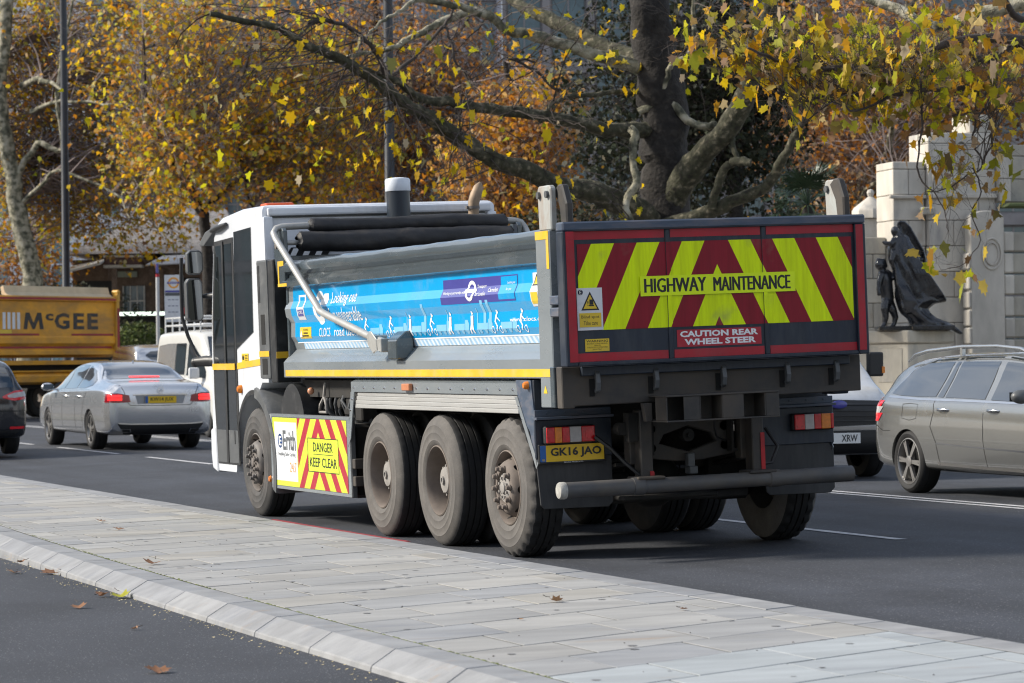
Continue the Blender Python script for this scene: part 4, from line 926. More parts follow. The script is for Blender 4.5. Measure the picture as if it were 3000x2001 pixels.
# snorkel and exhaust
mb = T(); mb.cyl((.10, 28.42, 2.2), (.10, 28.42, 3.24), .118, n=28); SN = mb.build('air_snorkel', pm('dark blue black pipe', (.016, .024, .036), .35, var=.1), TR, 40)
mb = T(); mb.lathe([(.126, 3.225), (.128, 3.23), (.128, 3.335), (.115, 3.352), (.05, 3.362), (0, 3.364)], (.10, 28.42, 0), 'z', 28); mb.build('snorkel_cap', pm('white plastic cap', (.62, .66, .72), .4, var=.06), SN, 40)
mb = T(); mb.tube([(.90, 28.42, 2.2), (.90, 28.42, 3.03), (.905, 28.42, 3.10), (.93, 28.42, 3.17), (.965, 28.42, 3.25), (.985, 28.42, 3.30)], [.055, .055, .058, .058, .05, .012], 16); mb.build('exhaust_stack', M_RUSTY, TR, 50)
mb = T(); mb.cyl((.90, 28.42, 3.03), (.90, 28.42, 3.06), .064, n=16); mb.box(.82, .85, 28.4, 28.44, 3.03, 3.06); mb.build('pipe_clamp', M_RIMF, TR, 40)
# visor, mirrors
VZ = T().prism([(31.06, 2.815), (31.09, 2.84), (30.82, 2.955), (30.55, 2.99), (30.50, 2.94), (30.9, 2.81)], 'x', -1.27, 1.27).build('sun_visor', M_GREYP, CAB, bevel=.012, seg=2)
mb = T(); mb.tube([(-1.25, 30.6, 2.96), (-1.27, 30.3, 2.975), (-1.26, 30.0, 3.0)], [.03, .035, .02], 8); mb.build('visor_mount', M_BLACK, CAB, 50)
MR = T().prism([(-1.43, 2.05), (-1.40, 2.01), (-1.28, 2.01), (-1.245, 2.05), (-1.245, 2.43), (-1.28, 2.475), (-1.40, 2.475), (-1.43, 2.43)], 'y', 31.08, 31.20).build('side_mirror', M_GREYP, TR, bevel=.02, seg=2)
T().prism([(-1.412, 2.06), (-1.39, 2.03), (-1.285, 2.03), (-1.262, 2.06), (-1.262, 2.42), (-1.285, 2.455), (-1.39, 2.455), (-1.412, 2.42)], 'y', 31.072, 31.079).build('mirror_glass', M_MIRR, MR)
MR2 = T().prism([(-1.41, 2.54), (-1.38, 2.51), (-1.27, 2.51), (-1.23, 2.56), (-1.23, 2.74), (-1.27, 2.775), (-1.37, 2.775), (-1.41, 2.74)], 'y', 31.08, 31.18).build('wide_mirror', M_GREYP, TR, bevel=.02, seg=2)
T().prism([(-1.392, 2.55), (-1.37, 2.53), (-1.275, 2.53), (-1.248, 2.565), (-1.248, 2.735), (-1.275, 2.757), (-1.365, 2.757), (-1.392, 2.735)], 'y', 31.072, 31.079).build('mirror_glass', M_MIRR, MR2)
mb = T(); mb.tube([(-1.44, 31.2, 2.7), (-1.45, 31.22, 2.4), (-1.45, 31.22, 2.05), (-1.40, 31.2, 1.86), (-1.33, 31.15, 1.66), (-1.30, 31.05, 1.59), (-1.20, 30.9, 1.58)], .02, 8); mb.build('mirror_arm', M_BLACK, TR, 60)
mb = T(); mb.tube([(-1.35, 31.12, 1.58), (-1.25, 31.0, 1.585), (-1.15, 30.8, 1.58)], [.05, .06, .06], 12); mb.ball((-1.35, 31.12, 1.575), .055, 10, 7); mb.build('mirror_mount', M_BLACK, TR, 60)
mb = T(); mb.tube([(-1.25, 31.12, 2.28), (-1.2, 31.0, 2.28), (-1.12, 30.9, 2.28)], [.02, .03, .045], 8); mb.build('mirror_stay', M_BLACK, TR, 60)

# ---------------------------------------------------------------- sheeting bail, rolls
bp = [(-1.30, 24.95, 1.755), (-1.31, 25.25, 1.80), (-1.31, 26.62, 2.0), (-1.31, 26.80, 2.035), (-1.31, 26.93, 2.11), (-1.31, 28.05, 2.76), (-1.31, 28.13, 2.825), (-1.28, 28.14, 2.868), (-1.22, 28.14, 2.885), (-1.0, 28.14, 2.89), (1.15, 28.14, 2.89), (1.22, 28.14, 2.885), (1.28, 28.14, 2.868), (1.31, 28.13, 2.825), (1.31, 28.05, 2.76), (1.31, 26.93, 2.11), (1.31, 26.80, 2.035), (1.31, 25.25, 1.80)]
bp = [(x, y - (.16 if y < 28 else .05), z - (.03 if y < 26 else 0)) for x, y, z in bp]
T().tube(bp, .034, 14).build('sheet_bail', M_STEEL, TR, 60)
mb = T(); mb.tube([(-1.31, 25.0, 1.762), (-1.31, 25.35, 1.815)], .028, 12); mb.build('bail_sleeve', M_STEEL, TR, 60)
mb = T(); mb.prism([(25.08, 1.70), (25.12, 1.80), (25.0, 1.83), (24.86, 1.76), (24.84, 1.66), (24.95, 1.63)], 'x', -1.36, -1.345); mb.prism([(24.84, 1.66), (24.84, 1.76), (24.72, 1.76), (24.72, 1.64)], 'x', -1.36, -1.20); mb.box(-1.345, -1.23, 24.92, 25.06, 1.66, 1.79); mb.build('bail_bracket', M_STEEL, TR, bevel=.006)
mb = T(); mb.cyl((-1.345, 24.80, 1.70), (-1.22, 24.80, 1.70), .055, n=18); mb.build('bail_spring', M_RIMF, TR, 40)
mb = T(); mb.prism([(-1.32, 1.58), (-1.32, 1.74), (-1.22, 1.82), (-1.16, 1.82), (-1.16, 1.58)], 'y', 24.42, 24.66); mb.build('bail_mount', M_BODY, TR, bevel=.008)
def roll(x0, x1, y, z, r, seed, name):
    mb = T(); rows = []; n = 22; N = 70
    for i in range(N + 1):
        x = x0 + (x1 - x0) * i / N; row = []
        for k in range(n):
            a = 2 * pi * k / n
            rr = r * (1 + .16 * noise.noise((x * 2.2 + seed, cos(a) * 1.2, sin(a) * 1.2)) + .07 * noise.noise((x * 9, cos(a) * 3 + seed, sin(a) * 3)))
            if i in (0, N): rr *= .55
            row.append((x + (.03 * noise.noise((k * 1.7, seed, i * .0)) if i in (0, 1, N - 1, N) else 0), y + rr * cos(a), z + .02 * noise.noise((x * 1.1, seed, 5)) + rr * sin(a)))
        rows.append(row)
    mb.grid(rows, closeu=True); return mb.build(name, M_TARP, TR, 50)
roll(-.95, 1.13, 28.09, 2.888, .072, 3.1, 'sheet_roll'); roll(-1.10, 1.16, 28.0, 2.735, .10, 8.4, 'sheet_roll')
mb = T(); mb.cyl((-1.2, 28.02, 2.725), (1.2, 28.02, 2.725), .025, n=10); mb.build('roll_shaft', M_STEEL, TR, 40)
mb = T(); mb.cyl((-1.275, 28.16, 2.70), (-1.24, 28.16, 2.70), .03, n=10); mb.build('bail_pivot', M_RIMF, TR, 40)
# ================================================================== OTHER VEHICLES
M_GAP = pm('panel gap', (.012, .012, .012), .7, var=0)
def spline(xs, ys, x):
    """monotone-ish Catmull-Rom through (xs, ys)"""
    n = len(xs)
    i = 0
    while i < n - 2 and x > xs[i + 1]: i += 1
    h = xs[i + 1] - xs[i]; t = (x - xs[i]) / h
    def slope(k):
        if k == 0: return (ys[1] - ys[0]) / (xs[1] - xs[0])
        if k == n - 1: return (ys[-1] - ys[-2]) / (xs[-1] - xs[-2])
        a = (ys[k] - ys[k - 1]) / (xs[k] - xs[k - 1]); b = (ys[k + 1] - ys[k]) / (xs[k + 1] - xs[k])
        return 0 if a * b <= 0 else 2 * a * b / (a + b)
    m0, m1 = slope(i) * h, slope(i + 1) * h
    return (2 * t ** 3 - 3 * t * t + 1) * ys[i] + (t ** 3 - 2 * t * t + t) * m0 + (-2 * t ** 3 + 3 * t * t) * ys[i + 1] + (t ** 3 - t * t) * m1
def car_body(st, name, mat, parent, wheels=(), wr=0.36, wx=0.6, nst=56, boxy=0.0):
    Y = [s[0] for s in st]
    ys = []
    for a, b in zip(Y[:-1], Y[1:]):
        k = max(1, int(round((b - a) / (Y[-1] - Y[0]) * nst)))
        ys += [a + (b - a) * i / k for i in range(k)]
    ys.append(Y[-1])
    rows = []
    for y in ys:
        zb, zs, zt, wb, wt = [spline(Y, [s[i] for s in st], y) for i in range(1, 6)]
        h = zs - zb
        P = [(0, zb), (wb * .80, zb), (wb * .955, zb + .05), (wb * .985, zb + .22 * h), (wb, zb + .45 * h), (wb * .997, zb + .72 * h), (wb * .975, zs - .03), (wb * .955, zs)]
        g = zt - zs
        P += [(wt + (wb * .955 - wt) * .5, zs + g * .45), (wt + (wb * .955 - wt) * (.12 - .05 * boxy), zs + g * .82), (wt * (.93 + .05 * boxy), zt - g * .06 - .005), (wt * .6, zt - .006 * (1 - boxy)), (0, zt)]
        # arc-length spline through the half section
        fine = []
        S = [0.0]
        for a, b in zip(P[:-1], P[1:]): S.append(S[-1] + max(1e-4, math.hypot(b[0] - a[0], b[1] - a[1])))
        for k in range(len(P) - 1):
            for j in range(3):
                t = S[k] + (S[k + 1] - S[k]) * j / 3; fine.append((spline(S, [p[0] for p in P], t), spline(S, [p[1] for p in P], t)))
        fine.append(P[-1])
        row = [(x, y, z) for x, z in fine] + [(-x, y, z) for x, z in fine[-2:0:-1]]
        rows.append(row)
    mb = MB(); mb.grid(rows, closeu=True); n = len(rows[0]); N = len(rows)
    mb.f += [tuple(range(n)), tuple(range((N - 1) * n, N * n))]; mb.m += [0, 0]
    o = mb.build(name, mat, parent, 35)
    if wheels:
        cut = MB()
        for wy in wheels:
            for s in (-1, 1): cut.cyl((s * 1.3, wy, wr - .03), (s * wx, wy, wr - .03), wr + .035, n=40)
        co = bpy.data.objects.new('cut', cut.mesh('cut', M_GAP)); COL.objects.link(co); co.parent = parent; bpy.context.view_layer.update()
        md = o.modifiers.new('b', 'BOOLEAN'); md.object = co; md.operation = 'DIFFERENCE'; md.solver = 'EXACT'
        dg = bpy.context.evaluated_depsgraph_get(); dg.update()
        me = bpy.data.meshes.new_from_object(o.evaluated_get(dg)); o.modifiers.clear(); o.data = me
        bpy.data.objects.remove(co)
        if len(me.materials) < 2: me.materials.append(M_GAP)
        me.polygons.foreach_set('use_smooth', [True] * len(me.polygons)); me.set_sharp_from_angle(angle=radians(35))
    bm = bmesh.new(); bm.from_mesh(o.data); bvh = BVHTree.FromBMesh(bm); bm.free()
    return o, bvh
def poly_at(pl, t):
    n = len(pl) - 1; i = min(int(t * n), n - 1); f = t * n - i
    return (pl[i][0] + (pl[i + 1][0] - pl[i][0]) * f, pl[i][1] + (pl[i + 1][1] - pl[i][1]) * f)
def decal(bvh, top, bot, d, name, mat, parent, off=.004, nu=10, nv=6, both=False, thick=0.0):
    """patch between two outline curves, laid on the body along direction d ('x+','x-','y+','y-','z')"""
    out = None
    for dd in ((d, {'x+': 'x-', 'x-': 'x+'}.get(d)) if both else (d,)):
        rows = []
        for j in range(nv + 1):
            row = []
            for i in range(nu + 1):
                a = poly_at(top, i / nu); b = poly_at(bot, i / nu); p = (a[0] + (b[0] - a[0]) * j / nv, a[1] + (b[1] - a[1]) * j / nv)
                if dd[0] == 'x': s = 1 if dd == 'x+' else -1; o, v = Vector((s * 4, p[0], p[1])), Vector((-s, 0, 0))
                elif dd[0] == 'y': s = 1 if dd == 'y+' else -1; o, v = Vector((p[0], s * 8, p[1])), Vector((0, -s, 0))
                else: o, v = Vector((p[0], p[1], 6)), Vector((0, 0, -1))
                h = bvh.ray_cast(o, v)
                if h[0] is None: h = bvh.find_nearest(o + v * (4 if dd[0] == 'x' else 5))
                nrm = h[1] if h[1].dot(v) < 0 else -h[1]
                row.append(h[0] + nrm * off)
            rows.append(row)
        mb = MB(); mb.grid(rows)
        out = mb.build(name, mat, parent, 60)
    return out
def seam(bvh, pts, d, parent, w=.010, both=False, mat=None, name='panel_gap', off=.0025):
    top = []; bot = []
    for i, p in enumerate(pts):
        a = pts[max(i - 1, 0)]; b = pts[min(i + 1, len(pts) - 1)]
        t = Vector((b[0] - a[0], b[1] - a[1])); t.normalize(); n = Vector((-t.y, t.x)) * w / 2
        top.append((p[0] + n.x, p[1] + n.y)); bot.append((p[0] - n.x, p[1] - n.y))
    return decal(bvh, top, bot, d, name, mat or M_GAP, parent, off, (len(pts) - 1) * 3, 1, both)

def car_paint(name, col, metal=.75, rough=.22):
    m = pm(name, col, rough, metal=metal, var=.03, vs=6, coat=1.0, dirt=.04, dcol=(.2, .19, .17), ds=3); return m
M_SILV = car_paint('silver car paint', (.60, .61, .63)); M_GREY = car_paint('warm grey car paint', (.30, .30, .285)); M_BLK = car_paint('black car paint', (.012, .014, .020), .2, .15)
M_VANW = car_paint('van white', (.62, .63, .64), 0, .35)
M_TRIM = pm('black trim', (.015, .015, .016), .5, var=0)
M_LIT = pm('lit brake lamp', (.9, .02, .02), .2, var=0, emit=1.6); M_DLAMP = pm('dark red lens', (.25, .008, .015), .12, var=0, coat=.8); M_HEAD = pm('lit headlamp', (1.0, .78, .45), .2, var=0, emit=1.3)
M_PLW = pm('white number plate', (.72, .73, .72), .35, var=0)
M_ALLOY = pm('alloy wheel', (.30, .29, .28), .35, metal=.7, var=.1); M_ALLOYD = pm('dark alloy', (.10, .095, .09), .4, metal=.6, var=.1)
CWM = {}
def car_wheel_mesh(r, w, rr, kind):
    k = (r, w, rr, kind)
    if k in CWM: return CWM[k]
    mb = MB(); mb.lathe([(rr, .02), (rr + .015, .004), (rr + .05, -.004), (r - .03, .006), (r - .008, .025), (r, .05), (r, .085), (r - .008, .09), (r, .095), (r, w - .04), (r - .02, w - .01), (rr, w)], (0, 0, 0), 'x', 48, close=True)
    ty = mb.mesh('tyre', M_TYRE, 40)
    mb = MB(); mb.lathe([(rr + .006, .022), (rr + .004, .008), (rr - .006, .006), (rr - .014, .02), (rr - .02, .10)], (0, 0, 0), 'x', 48, cap0=False)
    def bar(a0, r0, r1, w0, w1, h0, h1):
        c, s = cos(a0), sin(a0)
        def P(rad, t, h): return (h, rad * c - t * s, rad * s + t * c)
        vs = [P(r0, -w0, h0), P(r0, w0, h0), P(r1, w1, h1), P(r1, -w1, h1), P(r0, -w0, h0 + .03), P(r0, w0, h0 + .03), P(r1, w1, h1 + .03), P(r1, -w1, h1 + .03)]
        mb.add(vs, [(0, 1, 2, 3), (7, 6, 5, 4), (0, 4, 5, 1), (1, 5, 6, 2), (2, 6, 7, 3), (3, 7, 4, 0)])
    ns = 5 if kind != 'six' else 6
    for q in range(ns):
        a = 2 * pi * q / ns + .3
        for t in (-.14, .14): bar(a + t * .55, .05, rr - .01, .014, .012, .012, .016 + .0 * q)
    mb.lathe([(.06, .04), (.058, .008), (.035, .002), (0, .002)], (0, 0, 0), 'x', 20)
    rim = mb.mesh('rim', M_ALLOY if kind != 'dark' else M_ALLOYD, 40)
    mb = MB(); mb.lathe([(rr - .015, .10), (.05, .10), (0, .10)], (0, 0, 0), 'x', 32); dk = mb.mesh('brake_disc', M_GAP, 40)
    CWM[k] = (ty, rim, dk); return CWM[k]
def car_wheels(root, ys, x, r=.33, w=.23, rr=.235, kind='five'):
    ty, rim, dk = car_wheel_mesh(r, w, rr, kind)
    for y in ys:
        for s in (-1, 1):
            o = part('wheel', rim, root, (s * x, y, r), 0 if s < 0 else pi, RND.uniform(0, 3)); part('tyre', ty, o); part('brake_disc', dk, o)
def plate(root, x, y, z, txt, mat, front=False, w=.52, h=.11, band=True):
    d = 1 if front else -1
    p = MB().box(x - w / 2, x + w / 2, min(y, y + d * .012), max(y, y + d * .012), z - h / 2, z + h / 2).build('number_plate', mat, root)
    yy = y + d * .0145
    if band: MB().box(x - d * -w / 2 + (.0 if d < 0 else -.045), x - d * -w / 2 + (.045 if d < 0 else 0), min(yy, y + d * .013), max(yy, y + d * .013), z - h / 2, z + h / 2).build('plate_band', M_PLATEB, p)
    letter(txt, w * .74, h * .66, (x + (.02 if d < 0 else -.02), y + d * .016, z), (-d, 0, 0), UP, M_BLKP, p, (0, 0, 0), .012)
    return p
def mirror(root, x, y, z, mat, s):
    mb = MB(); mb.ball((s * (x + .12), y, z), .1, 12, 8, (1.15, .75, .72)); mb.box(min(s * (x - .06), s * (x + .06)), max(s * (x - .06), s * (x + .06)), y - .03, y + .03, z - .06, z - .03)
    o = mb.build('door_mirror', mat, root, 50)
    MB().box(min(s * (x + .03), s * (x + .21)), max(s * (x + .03), s * (x + .21)), y - .078, y - .072, z - .045, z + .045).build('mirror_glass', M_MIRR, o)
def handle(root, bvh, y, z, L=.2, both=True):
    for s in ((1, -1) if both else (1,)):
        h = bvh.ray_cast(Vector((s * 3, y, z)), Vector((-s, 0, 0)))[0]
        mb = MB(); mb.tube([(h.x - s * .005, y - L / 2, z - .005), (h.x + s * .03, y - L / 4, z), (h.x + s * .035, y + L / 4, z), (h.x - s * .005, y + L / 2, z - .005)], [.012, .018, .018, .012], 8); mb.build('door_handle', M_CHROME, root, 50)

# ---------------------------------------------------------------- silver saloon
ZC = ZR
CY = 1.07
def SY(st, k=CY): return [(s[0] * k,) + tuple(s[1:]) for s in st]
SAL = empty('saloon_car', (12.47, 53.1, ZC), 0, 0, 'silver saloon car with lit red brake lamps, left of the white truck cab', 'car')
st = SY([(-2.45, .40, .86, .97, .76, .60), (-2.42, .32, .92, 1.055, .84, .65), (-2.33, .26, .965, 1.10, .88, .68), (-2.1, .245, .985, 1.12, .908, .70), (-1.72, .245, .99, 1.145, .92, .70), (-1.5, .245, .99, 1.195, .925, .66), (-1.05, .24, .985, 1.385, .93, .60), (-.7, .24, .98, 1.455, .93, .585), (-.2, .24, .975, 1.48, .93, .585), (.3, .24, .965, 1.45, .93, .60), (.75, .24, .955, 1.365, .93, .61), (1.15, .24, .945, 1.17, .925, .66), (1.4, .25, .93, 1.03, .915, .72), (1.9, .25, .88, .96, .90, .70), (2.3, .28, .74, .84, .85, .62), (2.44, .38, .60, .68, .72, .5)])
WY = (-1.42 * CY, 1.45 * CY)
b, bv = car_body(st, 'body', M_SILV, SAL, WY, .335, .66)
car_wheels(SAL, WY, .905, .335, .24, .235)
K = CY
decal(bv, [(-.52, 1.425), (0, 1.44), (.52, 1.425)], [(-.70, 1.16), (0, 1.175), (.70, 1.16)], 'y-', 'rear_window', M_GLASS, SAL, .004, 16, 8)
decal(bv, [(-.26, 1.20), (.26, 1.20)], [(-.26, 1.184), (.26, 1.184)], 'y-', 'high_brake_lamp', M_LIT, SAL, .012, 8, 1)
decal(bv, [(-.45, 1.40), (0, 1.41), (.45, 1.40)], [(-.66, 1.0), (0, 1.05), (.66, 1.0)], 'y+', 'windscreen', M_GLASS, SAL, .004, 12, 8)
decal(bv, [(-.42 * K, 1.40), (.0, 1.415), (.35 * K, 1.385)], [(-.46 * K, 1.01), (.1, 1.0), (.35 * K, 1.0)], 'x-', 'side_window', M_GLASS, SAL, .004, 10, 6, True)
decal(bv, [(.40 * K, 1.37), (.62 * K, 1.30), (1.15 * K, 1.04)], [(.40 * K, 1.0), (.7 * K, .99), (1.18 * K, .985)], 'x-', 'side_window', M_GLASS, SAL, .004, 10, 6, True)
decal(bv, [(-1.28 * K, 1.15), (-.95 * K, 1.31), (-.50 * K, 1.395)], [(-1.30 * K, 1.06), (-1.0 * K, 1.015), (-.53 * K, 1.01)], 'x-', 'side_window', M_GLASS, SAL, .004, 10, 6, True)
seam(bv, [(-1.3 * K, .995), (-.5, .985), (.5, .975), (1.2 * K, .965)], 'x-', SAL, .014, True, M_CHROME, 'chrome_trim')
for y in (-.52, .36): seam(bv, [(y * K, .99), (y * K + .01, .6), (y * K + .02, .32)], 'x-', SAL, .01, True)
seam(bv, [(-1.28 * K, 1.0), (-1.1 * K, .85), (-1.0 * K, .6), (-.95 * K, .32)], 'x-', SAL, .01, True); seam(bv, [(1.25 * K, .93), (1.12 * K, .7), (1.05 * K, .32)], 'x-', SAL, .01, True)
seam(bv, [(-.9 * K, .36), (.9 * K, .34)], 'x-', SAL, .02, True, M_CHROME, 'sill_trim')
for y in (-.78, .10): handle(SAL, bv, y * K, .88)
for s in (-1, 1): mirror(SAL, .92, .92 * K, 1.03, M_SILV, s)
for s in (-1, 1):
    decal(bv, [(s * .52, .90), (s * .70, .935), (s * .86, .93)], [(s * .50, .79), (s * .70, .78), (s * .88, .785)], 'y-', 'tail_lamp', M_DLAMP, SAL, .006, 10, 5)
    decal(bv, [(s * .87, .925), (s * .80, .93)], [(s * .885, .795), (s * .80, .79)], 'y-', 'tail_lamp', M_DLAMP, SAL, .0055, 4, 4)
    for z0 in (.885, .835): decal(bv, [(s * .64, z0 + .022), (s * .85, z0 + .022)], [(s * .64, z0 - .018), (s * .855, z0 - .018)], 'y-', 'brake_light', M_LIT, SAL, .010, 8, 2)
    decal(bv, [(s * .50, .355), (s * .66, .36)], [(s * .48, .30), (s * .64, .305)], 'y-', 'exhaust_tip', M_CHROME, SAL, .014, 6, 2); decal(bv, [(s * .52, .346), (s * .645, .35)], [(s * .505, .311), (s * .63, .316)], 'y-', 'exhaust_hole', M_GAP, SAL, .018, 6, 2)
decal(bv, [(-.72, .44), (-.6, .42), (0, .41), (.6, .42), (.72, .44)], [(-.60, .27), (0, .265), (.60, .27)], 'y-', 'diffuser', M_TRIM, SAL, .008, 16, 3)
seam(bv, [(-.70, .445), (-.5, .43), (0, .43), (.5, .43), (.70, .445)], 'y-', SAL, .02, False, M_CHROME, 'chrome_trim', .012)
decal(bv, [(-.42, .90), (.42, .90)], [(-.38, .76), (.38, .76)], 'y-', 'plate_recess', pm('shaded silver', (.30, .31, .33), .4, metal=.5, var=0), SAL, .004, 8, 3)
seam(bv, [(-.46, .905), (0, .912), (.46, .905)], 'y-', SAL, .018, False, M_CHROME, 'chrome_trim', .014)
seam(bv, [(-.66, 1.07), (-.60, .95), (-.56, .80), (-.50, .735), (0, .73), (.50, .735), (.56, .80), (.60, .95), (.66, 1.07)], 'y-', SAL, .009)
p = plate(SAL, 0, -2.452 * K - .02, .825, 'KW14 JUX', M_PLATEY)
mb = MB(); mb.lathe([(.048, -2.448 * K), (.048, -2.452 * K), (.040, -2.452 * K), (.040, -2.448 * K)], (0, -.035, .985), 'y', 24, close=True)
for q in range(3):
    a = pi / 2 + q * 2 * pi / 3; mb.tube([(0, -2.45 * K - .035, .985), (.042 * cos(a), -2.45 * K - .035, .985 + .042 * sin(a))], [.007, .003], 6)
mb.build('boot_badge', M_CHROME, SAL, 40)
MB().prism([(.0, .0), (.12, 0), (.02, .05)], 'x', -.012, .012).build('roof_aerial', M_SILV, SAL).location = (0, -.85 * K, 1.42)

SAL.scale = (1.05, 1.14, 1.05)
# ---------------------------------------------------------------- grey estate, facing the camera side
EST = empty('estate_car', (16.17, 26.74, ZC), pi, 0, 'grey estate car with silver roof rails, cut off by the right edge', 'car')
K = 1.04
st = SY([(-2.46, .44, .82, .90, .76, .58), (-2.43, .34, .90, 1.05, .85, .64), (-2.36, .28, .96, 1.20, .89, .64), (-2.25, .26, .985, 1.315, .91, .63), (-2.05, .25, .99, 1.41, .925, .62), (-1.7, .245, .99, 1.465, .93, .62), (-1.0, .24, .985, 1.50, .93, .62), (-.2, .24, .975, 1.505, .93, .615), (.3, .24, .965, 1.475, .93, .61), (.75, .24, .955, 1.375, .93, .615), (1.15, .24, .945, 1.17, .925, .66), (1.4, .25, .93, 1.03, .915, .72), (1.9, .25, .88, .96, .90, .70), (2.3, .28, .74, .84, .85, .62), (2.44, .38, .60, .68, .72, .5)], K)
WY = (-1.62 * K, 1.45 * K)
b, bv = car_body(st, 'body', M_GREY, EST, WY, .34, .66)
car_wheels(EST, WY, .915, .34, .24, .245, 'six')
def ed(top, bot, nm='side_window', mat=M_GLASS, off=.004): decal(bv, [(y * K, z) for y, z in top], [(y * K, z) for y, z in bot], 'x+', nm, mat, EST, off, 12, 6, True)
ed([(-2.02, 1.16), (-1.85, 1.30), (-1.45, 1.425), (-1.02, 1.44)], [(-2.08, 1.06), (-1.85, 1.04), (-1.45, 1.03), (-1.10, 1.03)])
ed([(-1.02 + .06, 1.44), (-.94 + .04, 1.44)], [(-1.22 + .16, 1.03), (-.94, 1.025)], 'quarter_light')
ed([(-.86, 1.44), (-.5, 1.45), (-.12, 1.45)], [(-.90, 1.025), (-.5, 1.02), (-.10, 1.01)])
ed([(.0, 1.445), (.28, 1.42), (.62, 1.31), (1.1, 1.05)], [(.02, 1.005), (.4, .995), (.8, .99), (1.14, .98)])
seam(bv, [(-2.12 * K, 1.03), (-1.4 * K, 1.005), (-.5, .995), (.5, .98), (1.2 * K, .965)], 'x+', EST, .022, True, M_CHROME, 'chrome_trim')
seam(bv, [(-2.08 * K, 1.10), (-1.85 * K, 1.325), (-1.45 * K, 1.45), (-.8, 1.468), (0, 1.468), (.35 * K, 1.43), (.7 * K, 1.32)], 'x+', EST, .014, True, M_CHROME, 'chrome_trim')
for pts in ([(-1.08, 1.0), (-1.06, .86), (-1.12, .72), (-1.0, .55), (-.95, .32)], [(-.06, 1.0), (-.05, .6), (-.0, .32)], [(1.22, .94), (1.15, .7), (1.12, .34)]): seam(bv, [(y * K, z) for y, z in pts], 'x+', EST, .009, True)
seam(bv, [(-1.0 * K, .545), (0, .515), (1.1 * K, .49)], 'x+', EST, .014, True, M_CHROME, 'body_trim')
seam(bv, [(-1.0 * K, .33), (0, .31), (1.1 * K, .30)], 'x+', EST, .03, True, M_ALLOY, 'sill_trim')
for pts in ([(-1.72, .95), (-1.72, .80), (-1.56, .78), (-1.42, .80), (-1.40, .95), (-1.56, .96), (-1.72, .95)],): seam(bv, [(y * K, z) for y, z in pts], 'x+', EST, .006, False)
seam(bv, [(-2.34 * K, .72), (-2.15 * K, .66), (-1.98 * K, .66)], 'x+', EST, .008, True)
for y in (-.86, .14): handle(EST, bv, y * K, .90, .24)
for s in (-1, 1): mirror(EST, .95, .93 * K, 1.05, M_GREYP, s)
for s in (-1, 1):
    mb = MB(); rp = [(s * .66, -2.02 * K, 1.405), (s * .67, -1.85 * K, 1.475), (s * .665, -1.6 * K, 1.515), (s * .655, -.9 * K, 1.555), (s * .65, -.2 * K, 1.555), (s * .65, .25 * K, 1.525), (s * .655, .48 * K, 1.465), (s * .66, .6 * K, 1.415)]
    mb.tube(rp, [.014, .022, .022, .022, .022, .022, .02, .014], 10); mb.box(s * .655 - .02, s * .655 + .02, -.92 * K, -.87 * K, 1.46, 1.55); mb.build('roof_rail', M_CHROME if False else pm('satin rail', (.50, .51, .51), .22, metal=.9, var=.03), EST, 60)
    decal(bv, [(s * .60, 1.0), (s * .88, 1.02)], [(s * .58, .80), (s * .87, .76)], 'y-', 'tail_lamp', M_DLAMP, EST, .006, 8, 4)
    d = 'x+' if s > 0 else 'x-'
    for a, c, m in ((.985, .92, M_LAMPRB), (.92, .85, M_LAMPW), (.85, .76, M_LAMPRB)):
        decal(bv, [(-2.40 * K, a), (-2.16 * K, a)], [(-2.41 * K, c), (-2.2 * K + (.985 - c) * -.3, c)], d, 'tail_lamp', m, EST, .006, 6, 3)
decal(bv, [(-.55, 1.38), (.55, 1.38)], [(-.6, 1.08), (.6, 1.08)], 'y-', 'rear_window', M_GLASS, EST, .004, 12, 6)
decal(bv, [(-.45, 1.42), (0, 1.43), (.45, 1.42)], [(-.66, 1.0), (0, 1.05), (.66, 1.0)], 'y+', 'windscreen', M_GLASS, EST, .004, 12, 8)

# ---------------------------------------------------------------- black people carrier at the left edge
SUV = empty('people_carrier', (8.98, 51.25, ZC), 0, 0, 'black people carrier, only its rear right corner in view at the left edge', 'car')
K = 1.05
st = SY([(-2.38, .46, .88, .96, .76, .60), (-2.35, .36, .98, 1.12, .87, .66), (-2.28, .30, 1.04, 1.30, .915, .68), (-2.15, .28, 1.06, 1.48, .93, .67), (-1.9, .27, 1.06, 1.58, .94, .66), (-1.3, .26, 1.05, 1.63, .945, .65), (-.4, .26, 1.03, 1.65, .945, .64), (.4, .26, 1.0, 1.58, .94, .64), (1.1, .26, .98, 1.30, .93, .68), (1.5, .27, .96, 1.08, .92, .74), (2.0, .28, .88, .98, .89, .70), (2.35, .36, .70, .78, .78, .55)], K)
WY = (-1.45 * K, 1.40 * K)
b, bv = car_body(st, 'body', M_BLK, SUV, WY, .35, .66); car_wheels(SUV, WY, .92, .35, .24, .24)
decal(bv, [(-.56, 1.53), (0, 1.55), (.56, 1.53)], [(-.70, 1.12), (0, 1.10), (.70, 1.12)], 'y-', 'rear_window', M_GLASS, SUV, .005, 12, 6)
